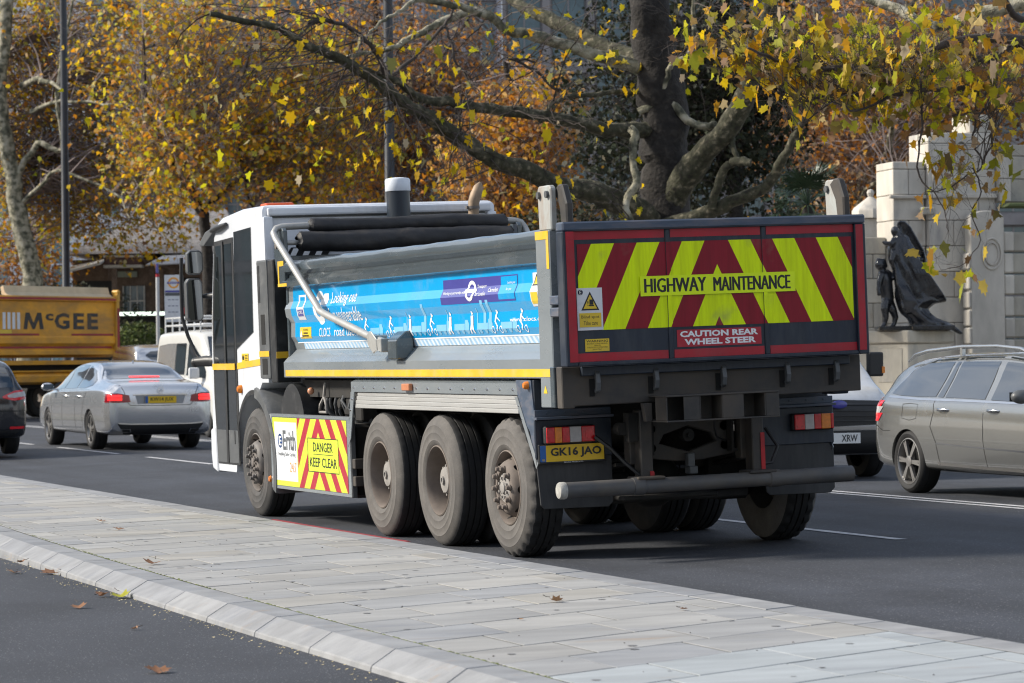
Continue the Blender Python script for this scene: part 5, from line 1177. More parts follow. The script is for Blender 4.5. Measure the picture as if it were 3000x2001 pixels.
for s in (-1, 1):
    decal(bv, [(s * .50, .97), (s * .70, 1.06), (s * .90, 1.08)], [(s * .52, .94), (s * .70, .90), (s * .91, .93)], 'y-', 'tail_lamp', M_LAMPRB, SUV, .007, 10, 4)
    decal(bv, [(s * .58, .985), (s * .70, 1.03), (s * .89, 1.045)], [(s * .60, .955), (s * .70, .945), (s * .90, .975)], 'y-', 'lamp_lens', M_LAMPW, SUV, .011, 10, 3)
    decal(bv, [(s * .62, .475), (s * .86, .48)], [(s * .62, .435), (s * .86, .44)], 'y-', 'reflector', M_LAMPRB, SUV, .007, 6, 2)
    decal(bv, [(s * .2, .74), (s * .8, .74)], [(s * .2, .72), (s * .8, .72)], 'y-', 'body_crease', M_GAP, SUV, .004, 8, 1)
decal(bv, [(-1.9 * K, 1.25), (-1.6 * K, 1.48), (-.5, 1.56), (.6 * K, 1.45), (1.2 * K, 1.1)], [(-1.95 * K, 1.13), (-1.6 * K, 1.10), (-.5, 1.08), (.6 * K, 1.06), (1.3 * K, 1.04)], 'x-', 'side_window', M_GLASS, SUV, .005, 20, 6, True)
decal(bv, [(-.6, 1.5), (.6, 1.5)], [(-.72, 1.05), (.72, 1.05)], 'y+', 'windscreen', M_GLASS, SUV, .005, 12, 6)
decal(bv, [(-.80, .42), (.80, .42)], [(-.70, .33), (.70, .33)], 'y-', 'bumper_trim', M_TRIM, SUV, .006, 12, 2)

# ---------------------------------------------------------------- white van with plate, nose seen past the tailgate
VAN = empty('white_van', (16.13, 34.4, ZC), pi, 0, 'white van with black grille, nose showing between truck tailgate and grey estate', 'van')
st = [(-2.6, .45, 1.0, 1.9, .86, .72), (-2.55, .35, 1.05, 2.05, .93, .80), (-2.3, .30, 1.1, 2.12, .97, .84), (0, .28, 1.1, 2.14, .98, .85), (.9, .28, 1.08, 2.08, .98, .83), (1.35, .28, 1.06, 1.75, .97, .80), (1.75, .28, 1.05, 1.38, .95, .80), (2.1, .28, .98, 1.20, .93, .74), (2.45, .30, .86, 1.05, .89, .66), (2.6, .40, .70, .86, .78, .55)]
WY = (-1.6, 1.75)
b, bv = car_body(st, 'body', M_VANW, VAN, WY, .35, .66, boxy=.7); car_wheels(VAN, WY, .93, .35, .24, .22, 'dark')
decal(bv, [(-.62, .93), (0, .95), (.62, .93)], [(-.70, .66), (0, .64), (.70, .66)], 'y+', 'grille', M_TRIM, VAN, .012, 14, 4)
for z0 in (.70, .76, .82, .88): seam(bv, [(-.6, z0), (0, z0 + .01), (.6, z0)], 'y+', VAN, .018, False, M_BLACK, 'grille_bar', .03)
decal(bv, [(-.80, .635), (.80, .635)], [(-.82, .60), (.82, .60)], 'y+', 'grille_chrome', M_ALLOY, VAN, .02, 14, 2)
decal(bv, [(-.86, .59), (.86, .59)], [(-.80, .32), (.80, .32)], 'y+', 'bumper', M_TRIM, VAN, .015, 14, 4)
for s in (-1, 1):
    decal(bv, [(s * .62, .96), (s * .86, 1.0)], [(s * .66, .83), (s * .87, .84)], 'y+', 'headlamp', M_LAMPW, VAN, .014, 6, 4); decal(bv, [(s * .74, .955), (s * .84, .965)], [(s * .74, .87), (s * .84, .875)], 'y+', 'headlamp_bulb', M_HEAD, VAN, .020, 4, 4)
    mb = MB(); mb.box(min(s * 1.0, s * 1.2), max(s * 1.0, s * 1.2), 1.42, 1.52, 1.22, 1.52); mb.box(min(s * .93, s * 1.02), max(s * .93, s * 1.02), 1.42, 1.5, 1.24, 1.29); o = mb.build('door_mirror', M_TRIM, VAN, bevel=.03, seg=2)
    MB().box(min(s * 1.17, s * 1.21), max(s * 1.17, s * 1.21), 1.5, 1.53, 1.26, 1.34).build('mirror_indicator', M_LAMPO, o)
decal(bv, [(-.72, 2.0), (0, 2.02), (.72, 2.0)], [(-.80, 1.40), (0, 1.42), (.80, 1.40)], 'y+', 'windscreen', M_GLASS, VAN, .006, 12, 8)
vp = MB().box(-.28, .28, 2.64, 2.652, .4375, .5625).build('number_plate', M_PLW, VAN)
letter('XRW', .21, .083, (-.135, 2.656, .50), (-1, 0, 0), UP, M_BLKP, vp, (0, 0, 0), .012)
mb = MB(); mb.ball((0, 2.66, .90), .09, 16, 6, (1.2, .12, .55)); mb.build('grille_badge', M_PURP, VAN, 60)

# ---------------------------------------------------------------- pale van with roof rack behind the saloon
RV = empty('pale_van', (16.28, 59.7, ZC), pi, 0, 'pale silver van with white roof rack, standing between silver saloon and truck cab', 'van')
st = [(-2.6, .50, 1.1, 1.85, .86, .70), (-2.56, .36, 1.15, 2.1, .93, .78), (-2.4, .30, 1.2, 2.16, .97, .82), (0, .28, 1.2, 2.18, .98, .83), (.9, .28, 1.16, 2.12, .98, .82), (1.35, .28, 1.12, 1.82, .97, .80), (1.8, .28, 1.08, 1.40, .95, .80), (2.2, .28, .98, 1.18, .93, .74), (2.5, .32, .80, .98, .86, .62), (2.62, .42, .66, .80, .72, .5)]
WY = (-1.6, 1.8)
b, bv = car_body(st, 'body', pm('pale van paint', (.56, .555, .53), .35, var=.03, coat=.5), RV, WY, .34, .66, boxy=.6); car_wheels(RV, WY, .93, .34, .24, .22, 'dark')
decal(bv, [(-2.3, 1.86), (-1.5, 1.9), (-.82, 1.9)], [(-2.34, 1.26), (-1.5, 1.26), (-.80, 1.26)], 'x+', 'window_reflection', M_SILV, RV, .008, 10, 6, True)  # silver patch painting the white reflection in the window band
decal(bv, [(-.78, 1.9), (.02, 1.9)], [(-.76, 1.26), (.04, 1.25)], 'x+', 'side_window', M_GLASS, RV, .008, 10, 6, True)
decal(bv, [(.22, 1.88), (.6, 1.86), (1.15, 1.62), (1.55, 1.32)], [(.22, 1.24), (.6, 1.23), (1.15, 1.2), (1.6, 1.18)], 'x+', 'door_window', M_GLASS, RV, .008, 12, 6, True)
decal(bv, [(-.70, 2.02), (.70, 2.02)], [(-.80, 1.42), (.80, 1.42)], 'y+', 'windscreen', M_GLASS, RV, .006, 12, 8)
seam(bv, [(.12, 1.9), (.12, 1.2), (.14, .35)], 'x+', RV, .012, True); seam(bv, [(-.8, 1.2), (-.78, .36)], 'x+', RV, .012, True)
for s in (-1, 1):
    mb = MB(); mb.box(min(s * .98, s * 1.2), max(s * .98, s * 1.2), 1.36, 1.5, 1.17, 1.40); mb.build('door_mirror', M_VANW, RV, bevel=.05, seg=2)
    decal(bv, [(s * .60, .95), (s * .84, .98)], [(s * .62, .78), (s * .84, .80)], 'y+', 'headlamp', M_LAMPW, RV, .014, 6, 4)
rk = empty('roof_rack', (0, 0, 0)); rk.parent = RV
mb = MB()
for z in (2.28, 2.44):
    mb.tube([(-.72, -2.3, z), (.72, -2.3, z), (.72, .55, z), (.66, .75, z), (-.66, .75, z), (-.72, .55, z), (-.72, -2.3, z)], .02, 6)
for y in (-2.3, -1.7, -1.1, -.5, .1, .6):
    for s in (-1, 1): mb.cyl((s * .72, y, 2.12), (s * .72, y, 2.44), .016, n=6)
    mb.cyl((-.72, y, 2.29), (.72, y, 2.29), .016, n=6)
o = mb.build('rack_frame', M_VANW, rk, 60); bpy.data.objects.remove(rk); o.name = 'roof_rack'; o.parent = RV

# ---------------------------------------------------------------- silver taxi between the yellow tipper and the pale van
TX = empty('taxi', (20.05, 82.5, ZC), 0, 0, 'silver taxi with oval rear window, beyond the silver saloon roof', 'car')
st = [(-2.2, .5, 1.05, 1.3, .78, .62), (-2.15, .36, 1.12, 1.65, .86, .68), (-1.95, .3, 1.15, 1.92, .88, .70), (-1.4, .28, 1.15, 2.03, .88, .70), (.3, .28, 1.12, 2.03, .88, .69), (.8, .28, 1.08, 1.75, .88, .70), (1.2, .28, 1.05, 1.2, .88, .70), (2.0, .3, .92, 1.05, .84, .64), (2.2, .4, .7, .85, .7, .5)]
b, bv = car_body(st, 'body', M_SILV, TX, (-1.4, 1.4), .34, .6); car_wheels(TX, (-1.4, 1.4), .86, .34, .22, .2, 'dark')
decal(bv, [(-.44, 1.74), (-.30, 1.83), (0, 1.86), (.30, 1.83), (.44, 1.74)], [(-.44, 1.70), (-.30, 1.61), (0, 1.58), (.30, 1.61), (.44, 1.70)], 'y-', 'rear_window', M_GLASS, TX, .01, 16, 6)
decal(bv, [(-.62, 1.40), (.62, 1.40)], [(-.66, 1.22), (.66, 1.22)], 'y-', 'tail_panel', M_TRIM, TX, .008, 8, 3)

# ---------------------------------------------------------------- yellow tipper turning in the distance
YT = empty('yellow_tipper', (19.0, 85.4, ZC), radians(128), 0, 'dirty yellow tipper lorry with black lettering on its side, at the left edge', 'truck')
M_YEL = pm('dirty yellow paint', (.72, .33, .012), .5, var=.2, vs=1.2, dirt=.42, dcol=(.27, .17, .085), ds=1.5, stretch=(1, .7, 1.6))
M_YEL2 = pm('yellow rail paint', (.62, .33, .03), .5, var=.2, vs=2, dirt=.3, dcol=(.3, .2, .12), ds=3)
M_REDT = pm('dull red tape', (.30, .012, .02), .5, var=.25, vs=2, dirt=.2, dcol=(.2, .1, .08), ds=3)
# local: y forward (rear at y=0), x right; the left side (x<0) is turned to the camera
mb = MB(); prof = [(-1.25, 3.42), (-1.28, 3.38), (-1.28, 3.30), (-1.20, 3.26), (-1.20, 3.2), (-1.20, 2.30), (-1.23, 2.26), (-1.23, 2.10), (-1.14, 2.0), (-1.14, 1.94), (-1.2, 1.88), (-1.2, 1.78), (-1.05, 1.72)]
P = prof + [(-x, z) for x, z in prof[::-1]][:] 
mb.prism(prof + [(-1.0, 1.72), (-1.05, 3.36)], 'y', 0, 6.2); mb.prism([(-x, z) for x, z in prof + [(-1.0, 1.72), (-1.05, 3.36)]], 'y', 0, 6.2); mb.box(-1.0, 1.0, 0, 6.2, 1.70, 1.78)
mb.build('tipper_body', M_YEL, YT)
MB().box(-1.19, 1.19, 6.2, 6.3, 1.7, 3.7).build('headboard', M_YEL, YT)
MB().box(-1.15, 1.15, -.10, -.02, 1.75, 3.45).build('tailgate', M_YEL2, YT)
mb = MB(); mb.prism([(-1.28, 3.40), (-.90, 3.44), (-.86, 3.66), (-.95, 3.70), (-1.0, 3.52), (-1.1, 3.44)], 'y', .05, 4.6); mb.build('sheet_flap', pm('dusty sheet', (.55, .45, .30), .8, var=.15, vs=2), YT)
mb = MB(); mb.box(-1.29, -1.14, -.06, .08, 1.74, 3.5); mb.build('corner_post', M_YEL2, YT, bevel=.02); MB().box(-1.296, -1.291, -.04, .06, 1.9, 3.1).build('red_tape', M_REDT, YT)
mb = MB(); mb.cyl((-1.3, .0, 3.56), (-1.1, .0, 3.56), .07, n=10); mb.box(-1.3, -1.15, -.06, .06, 3.3, 3.56); mb.build('hinge', M_YEL2, YT)
MB().box(-1.287, -1.282, .1, 6.1, 3.315, 3.375).build('red_tape', M_REDT, YT)
for y0, y1, z, x in ((.15, 2.0, 2.315, -1.206), (3.4, 6.1, 2.315, -1.206), (.15, 6.1, 1.955, -1.146)): MB().box(x - .005, x, y0, y1, z, z + .055).build('red_tape', M_REDT, YT)
for s, y0, y1, h in (('c', 3.12, 2.78, .2), ('G', 2.74, 2.08, .46), ('E', 1.92, 1.44, .46), ('E', 1.30, .82, .46)):
    zc = 2.72 if h > .3 else 2.83
    letter(s, y0 - y1, h, (-1.2045, (y0 + y1) / 2, zc), (0, -1, 0), UP, pm('worn black letters', (.02, .02, .022), .5, var=.2, dirt=.2, dcol=(.3, .17, .05), ds=3), YT, (0, 0, 0), .035)
zM = 2.49; Mp = [(4.05, 0), (3.96, .46), (3.80, .46), (3.63, .17), (3.46, .46), (3.30, .46), (3.20, 0), (3.36, 0), (3.41, .27), (3.58, 0), (3.67, 0), (3.85, .27), (3.90, 0)]
MB().prism([(y, zM + z) for y, z in Mp], 'x', -1.2065, -1.2015).build('lettering', MATS['worn black letters'], YT)
for q in range(4): MB().box(-1.2065, -1.2015, 4.2 + q * .2, 4.32 + q * .2, 2.49, 2.95).build('white_bar', M_STKW, YT)
MB().box(-1.2065, -1.2015, 5.1, 5.6, 2.52, 2.95).build('blue_label', M_BLUE, YT); MB().box(-1.2065, -1.2015, 4.55, 5.15, 2.34, 2.47).build('warning_label', M_STKY, YT)
mb = MB(); mb.box(-1.15, -1.05, .3, 6.0, 1.50, 1.62); mb.box(-1.2, -1.1, .2, 6.0, 1.30, 1.34); mb.prism([(-1.1, 1.30), (-1.22, 1.18), (-1.22, 1.02), (-1.1, .95)], 'y', .4, 4.4); mb.build('side_guard', M_YEL, YT)
MB().box(-.9, .9, .1, 7.5, .85, 1.5).build('chassis', M_GRIME, YT)
for y in (.9, 2.3, 6.6, 8.1):
    for s in (-1, 1): w = part('wheel', WM['dish'], YT, (s * 1.22, y, .55), 0 if s < 0 else pi); part('tyre', WM['tyre_dark'], w)
mb = MB(); mb.prism([(6.6, .9), (8.9, .6), (8.95, 1.9), (8.6, 3.0), (6.6, 3.1)], 'x', -1.22, 1.22); mb.build('cab', M_YEL2, YT, 40, bevel=.06, seg=2)
MB().prism([(7.4, 1.8), (8.75, 1.75), (8.5, 2.8), (7.4, 2.85)], 'x', -1.23, 1.23).build('cab_window', M_GLASS, YT)
# ================================================================== MONUMENT, STATUE, POSTS, BUILDINGS
def frame_at(px, d, turn=0.0, z=0.196):
    """ground point under a survey pixel plus the turn of a local frame whose x axis runs across the view"""
    p = at(px, 1050, d); return (p.x, p.y, z), atan2(CR.y, CR.x) + turn
def stone(name, cols, dirtc=(.20, .19, .15)):
    m = stone_mat(name, cols, (2, 2, .8), .85); return m
M_PORT = stone('portland stone', [(.55, .51, .45), (.60, .56, .49), (.51, .475, .42), (.57, .53, .465)])
M_PORTW = stone('weathered stone', [(.46, .43, .365), (.42, .39, .33), (.48, .45, .39)])
M_MOSSY = pm('mossy ledge', (.10, .12, .05), .9, var=.3, vs=3)
D_M = 58.0; PPM = FPX / D_M
def mz(py, px=2750, d=D_M): return at(px, py, d).z - .196
loc, rz = frame_at(2628, D_M, radians(14))
MON = empty('memorial_wall', loc, rz, 0, 'pale stone memorial wall with rusticated pier, behind the bronze statue', 'monument')
def mx(px): return (px - 2628) / PPM * 1.03
def courses(x0, x1, z0, z1, y0, depth, ch, bl, seed, mat, name='stone_block', jitter=.006, gap=.010, stag=True):
    rr = random.Random(seed); z = z0; row = 0
    while z < z1 - .05:
        h = min(ch, z1 - z)
        x = x0 - (bl / 2 if (stag and row % 2) else 0)
        while x < x1 - .02:
            a, b = max(x, x0), min(x + bl, x1)
            if b - a > .04:
                MB().box(a + gap / 2, b - gap / 2, y0 - rr.uniform(0, jitter), y0 + depth, z + gap / 2, z + h - gap / 2).build(name, mat, MON, bevel=.012)
            x += bl
        z += h; row += 1
# low wall at the left, main slab with stepped top, arched pier, rusticated right part
courses(mx(2440), mx(2627), 0, mz(690), .5, .5, .48, 1.0, 1, M_PORTW)
courses(mx(2628), mx(2728), 0, mz(470), .12, .9, .5, .66, 2, M_PORT); courses(mx(2729), mx(2935), 0, mz(385), .0, 1.0, .5, 1.05, 3, M_PORT)
courses(mx(2860), mx(2935), mz(385) + .002, mz(330), .05, .9, .36, 1.2, 4, M_PORTW)
MB().box(mx(2728), mx(2935), -.10, -.002, mz(573) - .04, mz(573) + .05).build('string_course', M_PORT, MON, bevel=.015); MB().box(mx(2615), mx(2727), .03, .118, mz(575) - .03, mz(575) + .04).build('string_course', M_PORT, MON, bevel=.015)
MB().box(mx(2700), mx(2740), -.16, -.003, mz(628), mz(606)).build('stone_bracket', M_PORTW, MON, bevel=.02)
# pier with a rounded head and mossy hood
pa, pb = mx(2830), mx(2934); zt = mz(640); R = (pb - pa) / 2
poly = [(pa, 0), (pb, 0), (pb, zt)] + [(pa + R + R * cos(radians(a)), zt + .42 * R * sin(radians(a))) for a in range(10, 180, 12)] + [(pa, zt)]
MB().prism(poly, 'y', -.42, -.14).build('arched_pier', M_PORT, MON, bevel=.02)
for i, pz in enumerate((1010, 958, 905, 850, 792)):
    MB().box(pa - .06, pa - .003, -.45, -.15, mz(pz) + .01, mz(pz - 52) - .02).build('stone_block', M_PORT, MON, bevel=.02)
for i in range(9):
    z0 = i * .42
    MB().box(pb + .004, pb + .22, -.40 + (.03 if i % 2 else 0), .2, z0 + .012, z0 + .40).build('stone_block', M_PORT, MON, bevel=.03)
    MB().box(pb + .225, pb + 1.6, -.22, .2, z0 + .012, z0 + .40).build('stone_block', M_PORTW, MON, bevel=.03)
MB().prism([(pb - .05, mz(610)), (pb + 1.7, mz(610)), (pb + 1.7, mz(592)), (pb + .05, mz(596))], 'y', -.55, -.12).build('mossy_hood', M_MOSSY, MON, bevel=.03)
courses(pb + .02, pb + .26, mz(590), mz(455), -.18, .5, .45, .6, 6, M_PORT); courses(pb + .27, pb + 1.6, mz(590), mz(420), -.05, .5, .45, .8, 7, M_PORTW)
for cxp, cyp, rx, rzz in ((2762, 520, .13, .27), (2830, 455, .17, .30), (2895, 745, .2, .3)):
    cx, cz = mx(cxp), mz(cyp); yy = -.02 if cyp < 600 else -.43
    for k in (1.0, .72):
        mb = MB(); mb.tube([(cx + rx * k * cos(2 * pi * i / 20), yy, cz + rzz * k * sin(2 * pi * i / 20)) for i in range(21)], .022, 6, cap=False); mb.build('carved_wreath', M_PORT, MON, 60)

# ---- pedestal and bronze group
D_S = 54.5
loc, rz = frame_at(2662, D_S, radians(40))
PED = empty('pedestal', loc, rz, 0, 'stone pedestal carrying the bronze statue group', 'pedestal')
zt = at(2700, 967, D_S).z - .196
# after the turn: local -y side faces the camera's right, local -x side faces its left
MB().box(0, 1.16, 0, 1.5, 0, zt - .24).build('die', stone('pedestal stone', [(.50, .455, .37), (.54, .49, .40)]), PED, bevel=.02)
MB().box(-.05, 1.21, -.05, 1.55, zt - .236, zt).build('cap_stone', MATS['pedestal stone'], PED, bevel=.025)
MB().box(-.12, 1.28, -.12, 1.62, 0, .5).build('base_stone', MATS['pedestal stone'], PED, bevel=.03)
MB().box(-.014, -.002, .15, .75, zt - .95, zt - .33).build('inscription_panel', MATS['pedestal stone'], PED, bevel=.01)
PS = FPX / D_S * 3.564      # crop scale used while surveying the figure
p = at(2500 + 610 / 3.564, 1050, D_S + .35); rz0 = atan2(CR.y, CR.x)
ST = empty('bronze_statue', (p.x, p.y, .196 + zt), rz0, 0, 'dark bronze statue of a winged cloaked figure with a child, on the stone pedestal', 'statue')
M_BRZ = pm('dark bronze', (.022, .023, .027), .27, metal=.4, coat=.3, var=.3, vs=4, dirt=.15, dcol=(.06, .07, .08), ds=4)
def sx_(x): return (x - 610) / PS
def sz_(y): return (1235 - y) / PS
def remesh(mb, name, mat, parent, vox=.016, sm=4):
    o = mb.build(name, mat, parent, merge=False)
    md = o.modifiers.new('r', 'REMESH'); md.mode = 'VOXEL'; md.voxel_size = vox
    m2 = o.modifiers.new('s', 'SMOOTH'); m2.iterations = sm; m2.factor = .5
    dg = bpy.context.evaluated_depsgraph_get(); dg.update(); me = bpy.data.meshes.new_from_object(o.evaluated_get(dg)); o.modifiers.clear(); o.data = me
    me.polygons.foreach_set('use_smooth', [True] * len(me.polygons)); return o
pl = MB(); pl.box(sx_(250), sx_(600), -.28, .4, 0, sz_(1190)); pl.box(sx_(590), sx_(1045), -.35, .4, 0, sz_(1185)); pl.build('plinth', M_BRZ, ST, bevel=.015)
# cloaked figure: stacked sections (left, right, half depth) with folds
sec = [(1205, 580, 1050, .30), (1160, 585, 1020, .30), (1110, 560, 880, .30), (1060, 500, 820, .30), (1010, 470, 790, .29), (955, 455, 860, .27), (935, 450, 980, .25), (900, 440, 985, .24), (840, 435, 930, .24), (780, 440, 890, .24), (700, 430, 850, .24), (600, 415, 785, .24), (520, 380, 715, .23), (440, 365, 700, .22), (370, 368, 660, .20), (310, 400, 620, .18), (260, 425, 600, .15), (225, 430, 560, .10)]
mb = MB(); rows = []
for y, l, r, dp in sec:
    row = []
    for k in range(40):
        a = 2 * pi * k / 40; c, s = cos(a), sin(a)
        f = 1 + .10 * sin(7 * a + y * .006) * (1 if y > 380 else .3) + .05 * sin(13 * a - y * .01)
        row.append((sx_((l + r) / 2) + (r - l) / 2 / PS * (abs(c) ** .9) * (1 if c > 0 else -1), dp * s * f, sz_(y) + .01 * sin(9 * a)))
    rows.append(row)
mb.grid(rows, closeu=True); n = 40; mb.f += [tuple(range(n)), tuple(range(len(rows) * n - n, len(rows) * n))]; mb.m += [0, 0]
mb.ball((sx_(448), -.02, sz_(192)), .092, 16, 12, (.85, .9, 1.05)); mb.ball((sx_(478), .0, sz_(215)), .07, 12, 8); mb.tube([(sx_(480), 0, sz_(235)), (sx_(455), 0, sz_(205))], .05, 10)
mb.tube([(sx_(440), -.1, sz_(280)), (sx_(400), -.16, sz_(330)), (sx_(335), -.1, sz_(318)), (sx_(318), -.06, sz_(300))], [.07, .06, .04, .03], 8)
mb.tube([(sx_(430), -.15, sz_(400)), (sx_(400), -.2, sz_(500)), (sx_(430), -.17, sz_(600))], [.06, .05, .03], 8)
for q in range(6):   # deep folds of the gown
    mb.tube([(sx_(430 + q * 8), -.22 + q * .015, sz_(540)), (sx_(455 + q * 14), -.26 + q * .01, sz_(760)), (sx_(520 + q * 22), -.28, sz_(930)), (sx_(560 + q * 25), -.27, sz_(1060 - q * 8))], [.02, .035, .04, .02], 6)
for q in range(5):
    mb.tube([(sx_(560 + q * 25), -.20, sz_(420 + q * 10)), (sx_(640 + q * 32), -.24, sz_(640)), (sx_(760 + q * 40), -.22, sz_(860)), (sx_(860 + q * 28), -.12, sz_(930))], [.015, .03, .03, .012], 6)
remesh(mb, 'cloaked_figure', M_BRZ, ST)
mb = MB(); wr_ = [(505, 95, 500, 150), (560, 100, 520, 210), (610, 150, 545, 280), (660, 240, 590, 350), (710, 330, 640, 420), (750, 400, 690, 470), (768, 470, 725, 500), (772, 525, 762, 528)]
for side in (.10, .16):
    rows = [[(sx_(a), side - .02 + .0 * a, sz_(b_)), (sx_((a + c_) / 2), side + .03, sz_((b_ + d_) / 2)), (sx_(c_), side - .01, sz_(d_))] for a, b_, c_, d_ in wr_]
    mb.grid(rows)
for a, b_, c_, d_ in wr_: mb.tube([(sx_(a), .12, sz_(b_)), (sx_((a + c_) / 2), .15, sz_((b_ + d_) / 2)), (sx_(c_), .12, sz_(d_))], [.028, .036, .026], 6)
mb.tube([(sx_(a), .12, sz_(b_)) for a, b_, c_, d_ in wr_], .03, 6)
mb.build('wing', M_BRZ, ST, 60, merge=False)
mb = MB()   # child: continuous body
mb.ball((sx_(285), -.06, sz_(545)), .098, 16, 12, (1.02, .98, .98)); mb.tube([(sx_(300), -.05, sz_(590)), (sx_(318), -.04, sz_(640)), (sx_(335), -.03, sz_(700)), (sx_(350), -.02, sz_(800)), (sx_(362), 0, sz_(870)), (sx_(368), 0, sz_(950))], [.06, .115, .135, .125, .125, .11], 14)
mb.tube([(sx_(345), -.06, sz_(920)), (sx_(325), -.10, sz_(1010)), (sx_(335), -.09, sz_(1090)), (sx_(318), -.1, sz_(1170)), (sx_(290), -.16, sz_(1192))], [.09, .08, .062, .045, .03], 10); mb.tube([(sx_(380), .03, sz_(920)), (sx_(415), -.02, sz_(1020)), (sx_(445), .02, sz_(1100)), (sx_(425), 0, sz_(1175)), (sx_(395), -.05, sz_(1192))], [.09, .08, .062, .045, .03], 10)
mb.tube([(sx_(300), -.12, sz_(630)), (sx_(268), -.16, sz_(720)), (sx_(258), -.18, sz_(800)), (sx_(262), -.2, sz_(870))], [.06, .055, .045, .04], 8); mb.tube([(sx_(350), .06, sz_(610)), (sx_(400), 0, sz_(650)), (sx_(440), -.08, sz_(690))], [.06, .055, .045], 8)
mb.tube([(sx_(245), -.05, sz_(550)), (sx_(270), -.07, sz_(495)), (sx_(315), -.05, sz_(500)), (sx_(350), -.02, sz_(570))], [.03, .06, .065, .045], 8)
remesh(mb, 'child_figure', M_BRZ, ST, .02, 2)
mb = MB(); mb.tube([(sx_(980), .2, sz_(1180)), (sx_(1060), .22, sz_(1205)), (sx_(1170), .25, sz_(1275))], [.06, .05, .02], 10); mb.tube([(sx_(1000), .25, sz_(1170)), (sx_(1100), .28, sz_(1240)), (sx_(1150), .28, sz_(1280))], [.05, .04, .015], 8); remesh(mb, 'trailing_drapery', M_BRZ, ST, .02, 2)

# ---- little finial pillar left of the wall, iron railing right
loc, rz = frame_at(2556, 63, 0)
FP = empty('finial_pillar', loc, rz, 0, 'small pale stone pillar with ball finial, beside the truck tailgate hinge', 'pillar')
h = at(2556, 640, 63).z - .196
MB().box(-.28, .28, -.28, .28, 0, h).build('shaft', M_PORT, FP, bevel=.02); mb = MB(); mb.lathe([(.0, h + .62), (.06, h + .60), (.08, h + .54), (.05, h + .46), (.1, h + .42), (.36, h + .22), (.40, h + .15), (.40, h + .002)], (0, 0, 0), 'z', 8); mb.build('finial', M_PORT, FP, 30)
loc, rz = frame_at(2935, 60, radians(10))
RL = empty('iron_railing', loc, rz, 0, 'black iron railing at the foot of the memorial, above the estate car roof', 'railing')
M_IRON = pm('black iron', (.015, .016, .018), .4, var=.1)
for i in range(24): MB().cyl((i * .12, 0, 0), (i * .12, 0, 1.78), .012, .008, 6).build('railing_bar', M_IRON, RL)
for z in (.25, 1.6): MB().box(-.05, 2.85, -.015, .015, z, z + .04).build('railing_rail', M_IRON, RL)
mb = MB(); mb.box(0, .6, 0, .2, 0, .1)

# ---- lamp columns
def lamp_post(px, d, r, lab, h=12.0):
    loc, rz = frame_at(px, d, 0)
    o = empty('lamp_post', loc, rz, 0, lab, 'lamp post', 'lamp posts along the far kerb')
    m = pm('black column paint', (.014, .016, .022), .38, var=.15, dirt=.1, dcol=(.05, .05, .05), ds=3)
    mb = MB(); mb.lathe([(r * 1.7, 0), (r * 1.7, 1.1), (r * 1.25, 1.25), (r, 1.35), (r * .98, 3.6), (r * 1.02, 3.62), (r * 1.02, 3.7), (r * .95, 3.72), (r * .8, h)], (0, 0, 0), 'z', 20); mb.build('column', m, o, 35)
    mb = MB(); mb.tube([(0, 0, h - .05), (-.05, 0, h + .5), (-.5, 0, h + .9), (-1.2, 0, h + 1.0)], .05, 10); mb.build('bracket', m, o, 50)
    mb = MB(); mb.ball((-1.35, 0, h + .98), .25, 14, 8, (1.4, .7, .45)); mb.build('lantern', m, o, 60)
lamp_post(196, 104, .15, 'black lamp post rising behind the yellow tipper lorry', 17.0); lamp_post(1148, 70, .135, 'black lamp post rising behind the white truck cab')

# ---- bus stop flag
loc, rz = frame_at(464, 88, 0)
BS = empty('bus_stop', loc, rz, 0, 'bus stop post with orange ring flag and timetable panel, behind the pale van', 'bus stop')
bk = FPX / 88
def bz(py): return at(464, py, 88).z - .196
MB().cyl((0, 0, 0), (0, 0, bz(812)), .055, n=14).build('post', pm('pale grey post', (.50, .51, .52), .5, var=.05), BS, 40)
MB().cyl((0, 0, bz(811)), (0, 0, bz(803)), .06, n=14).build('red_ring', M_TAPER, BS, 40); MB().box(-.03, .03, -.12, .12, bz(800), bz(772)).build('top_blade', M_PURP, BS, bevel=.01)
x0, x1 = 18 / bk + .02, 72 / bk + .02
FL = MB().box(x0, x1, -.02, .02, bz(944), bz(806)).build('flag', M_STKW, BS, bevel=.006)
cx, cz = (x0 + x1) / 2, bz(829)
mb = MB(); mb.lathe([(.165, -.0245), (.165, -.021), (.115, -.021), (.115, -.0245)], (cx, 0, cz), 'y', 32, close=True); mb.build('ring_symbol', pm('orange ring', (.80, .34, .01), .4, var=0), FL, 40)
MB().box(cx - .19, cx + .19, -.028, -.0255, cz - .03, cz + .03).build('symbol_bar', M_PURP, FL); letter('BUS STOP', .26, .035, (cx, -.029, cz), RX, UP, M_PRW, FL)
MB().box(x0 + .02, x1 - .02, -.024, -.021, bz(857), bz(851)).build('flag_band', M_PURP, FL); MB().box(x0 + .02, x1 - .02, -.024, -.021, bz(867), bz(858)).build('flag_band', M_GREYP, FL)
for q in range(9): MB().box(cx - .17 + (q % 3) * .11, cx - .09 + (q % 3) * .11, -.024, -.021, bz(880 + (q // 3) * 18), bz(877 + (q // 3) * 18)).build('print_line', pm('flag grey print', (.25, .27, .33), .5, var=0), FL)

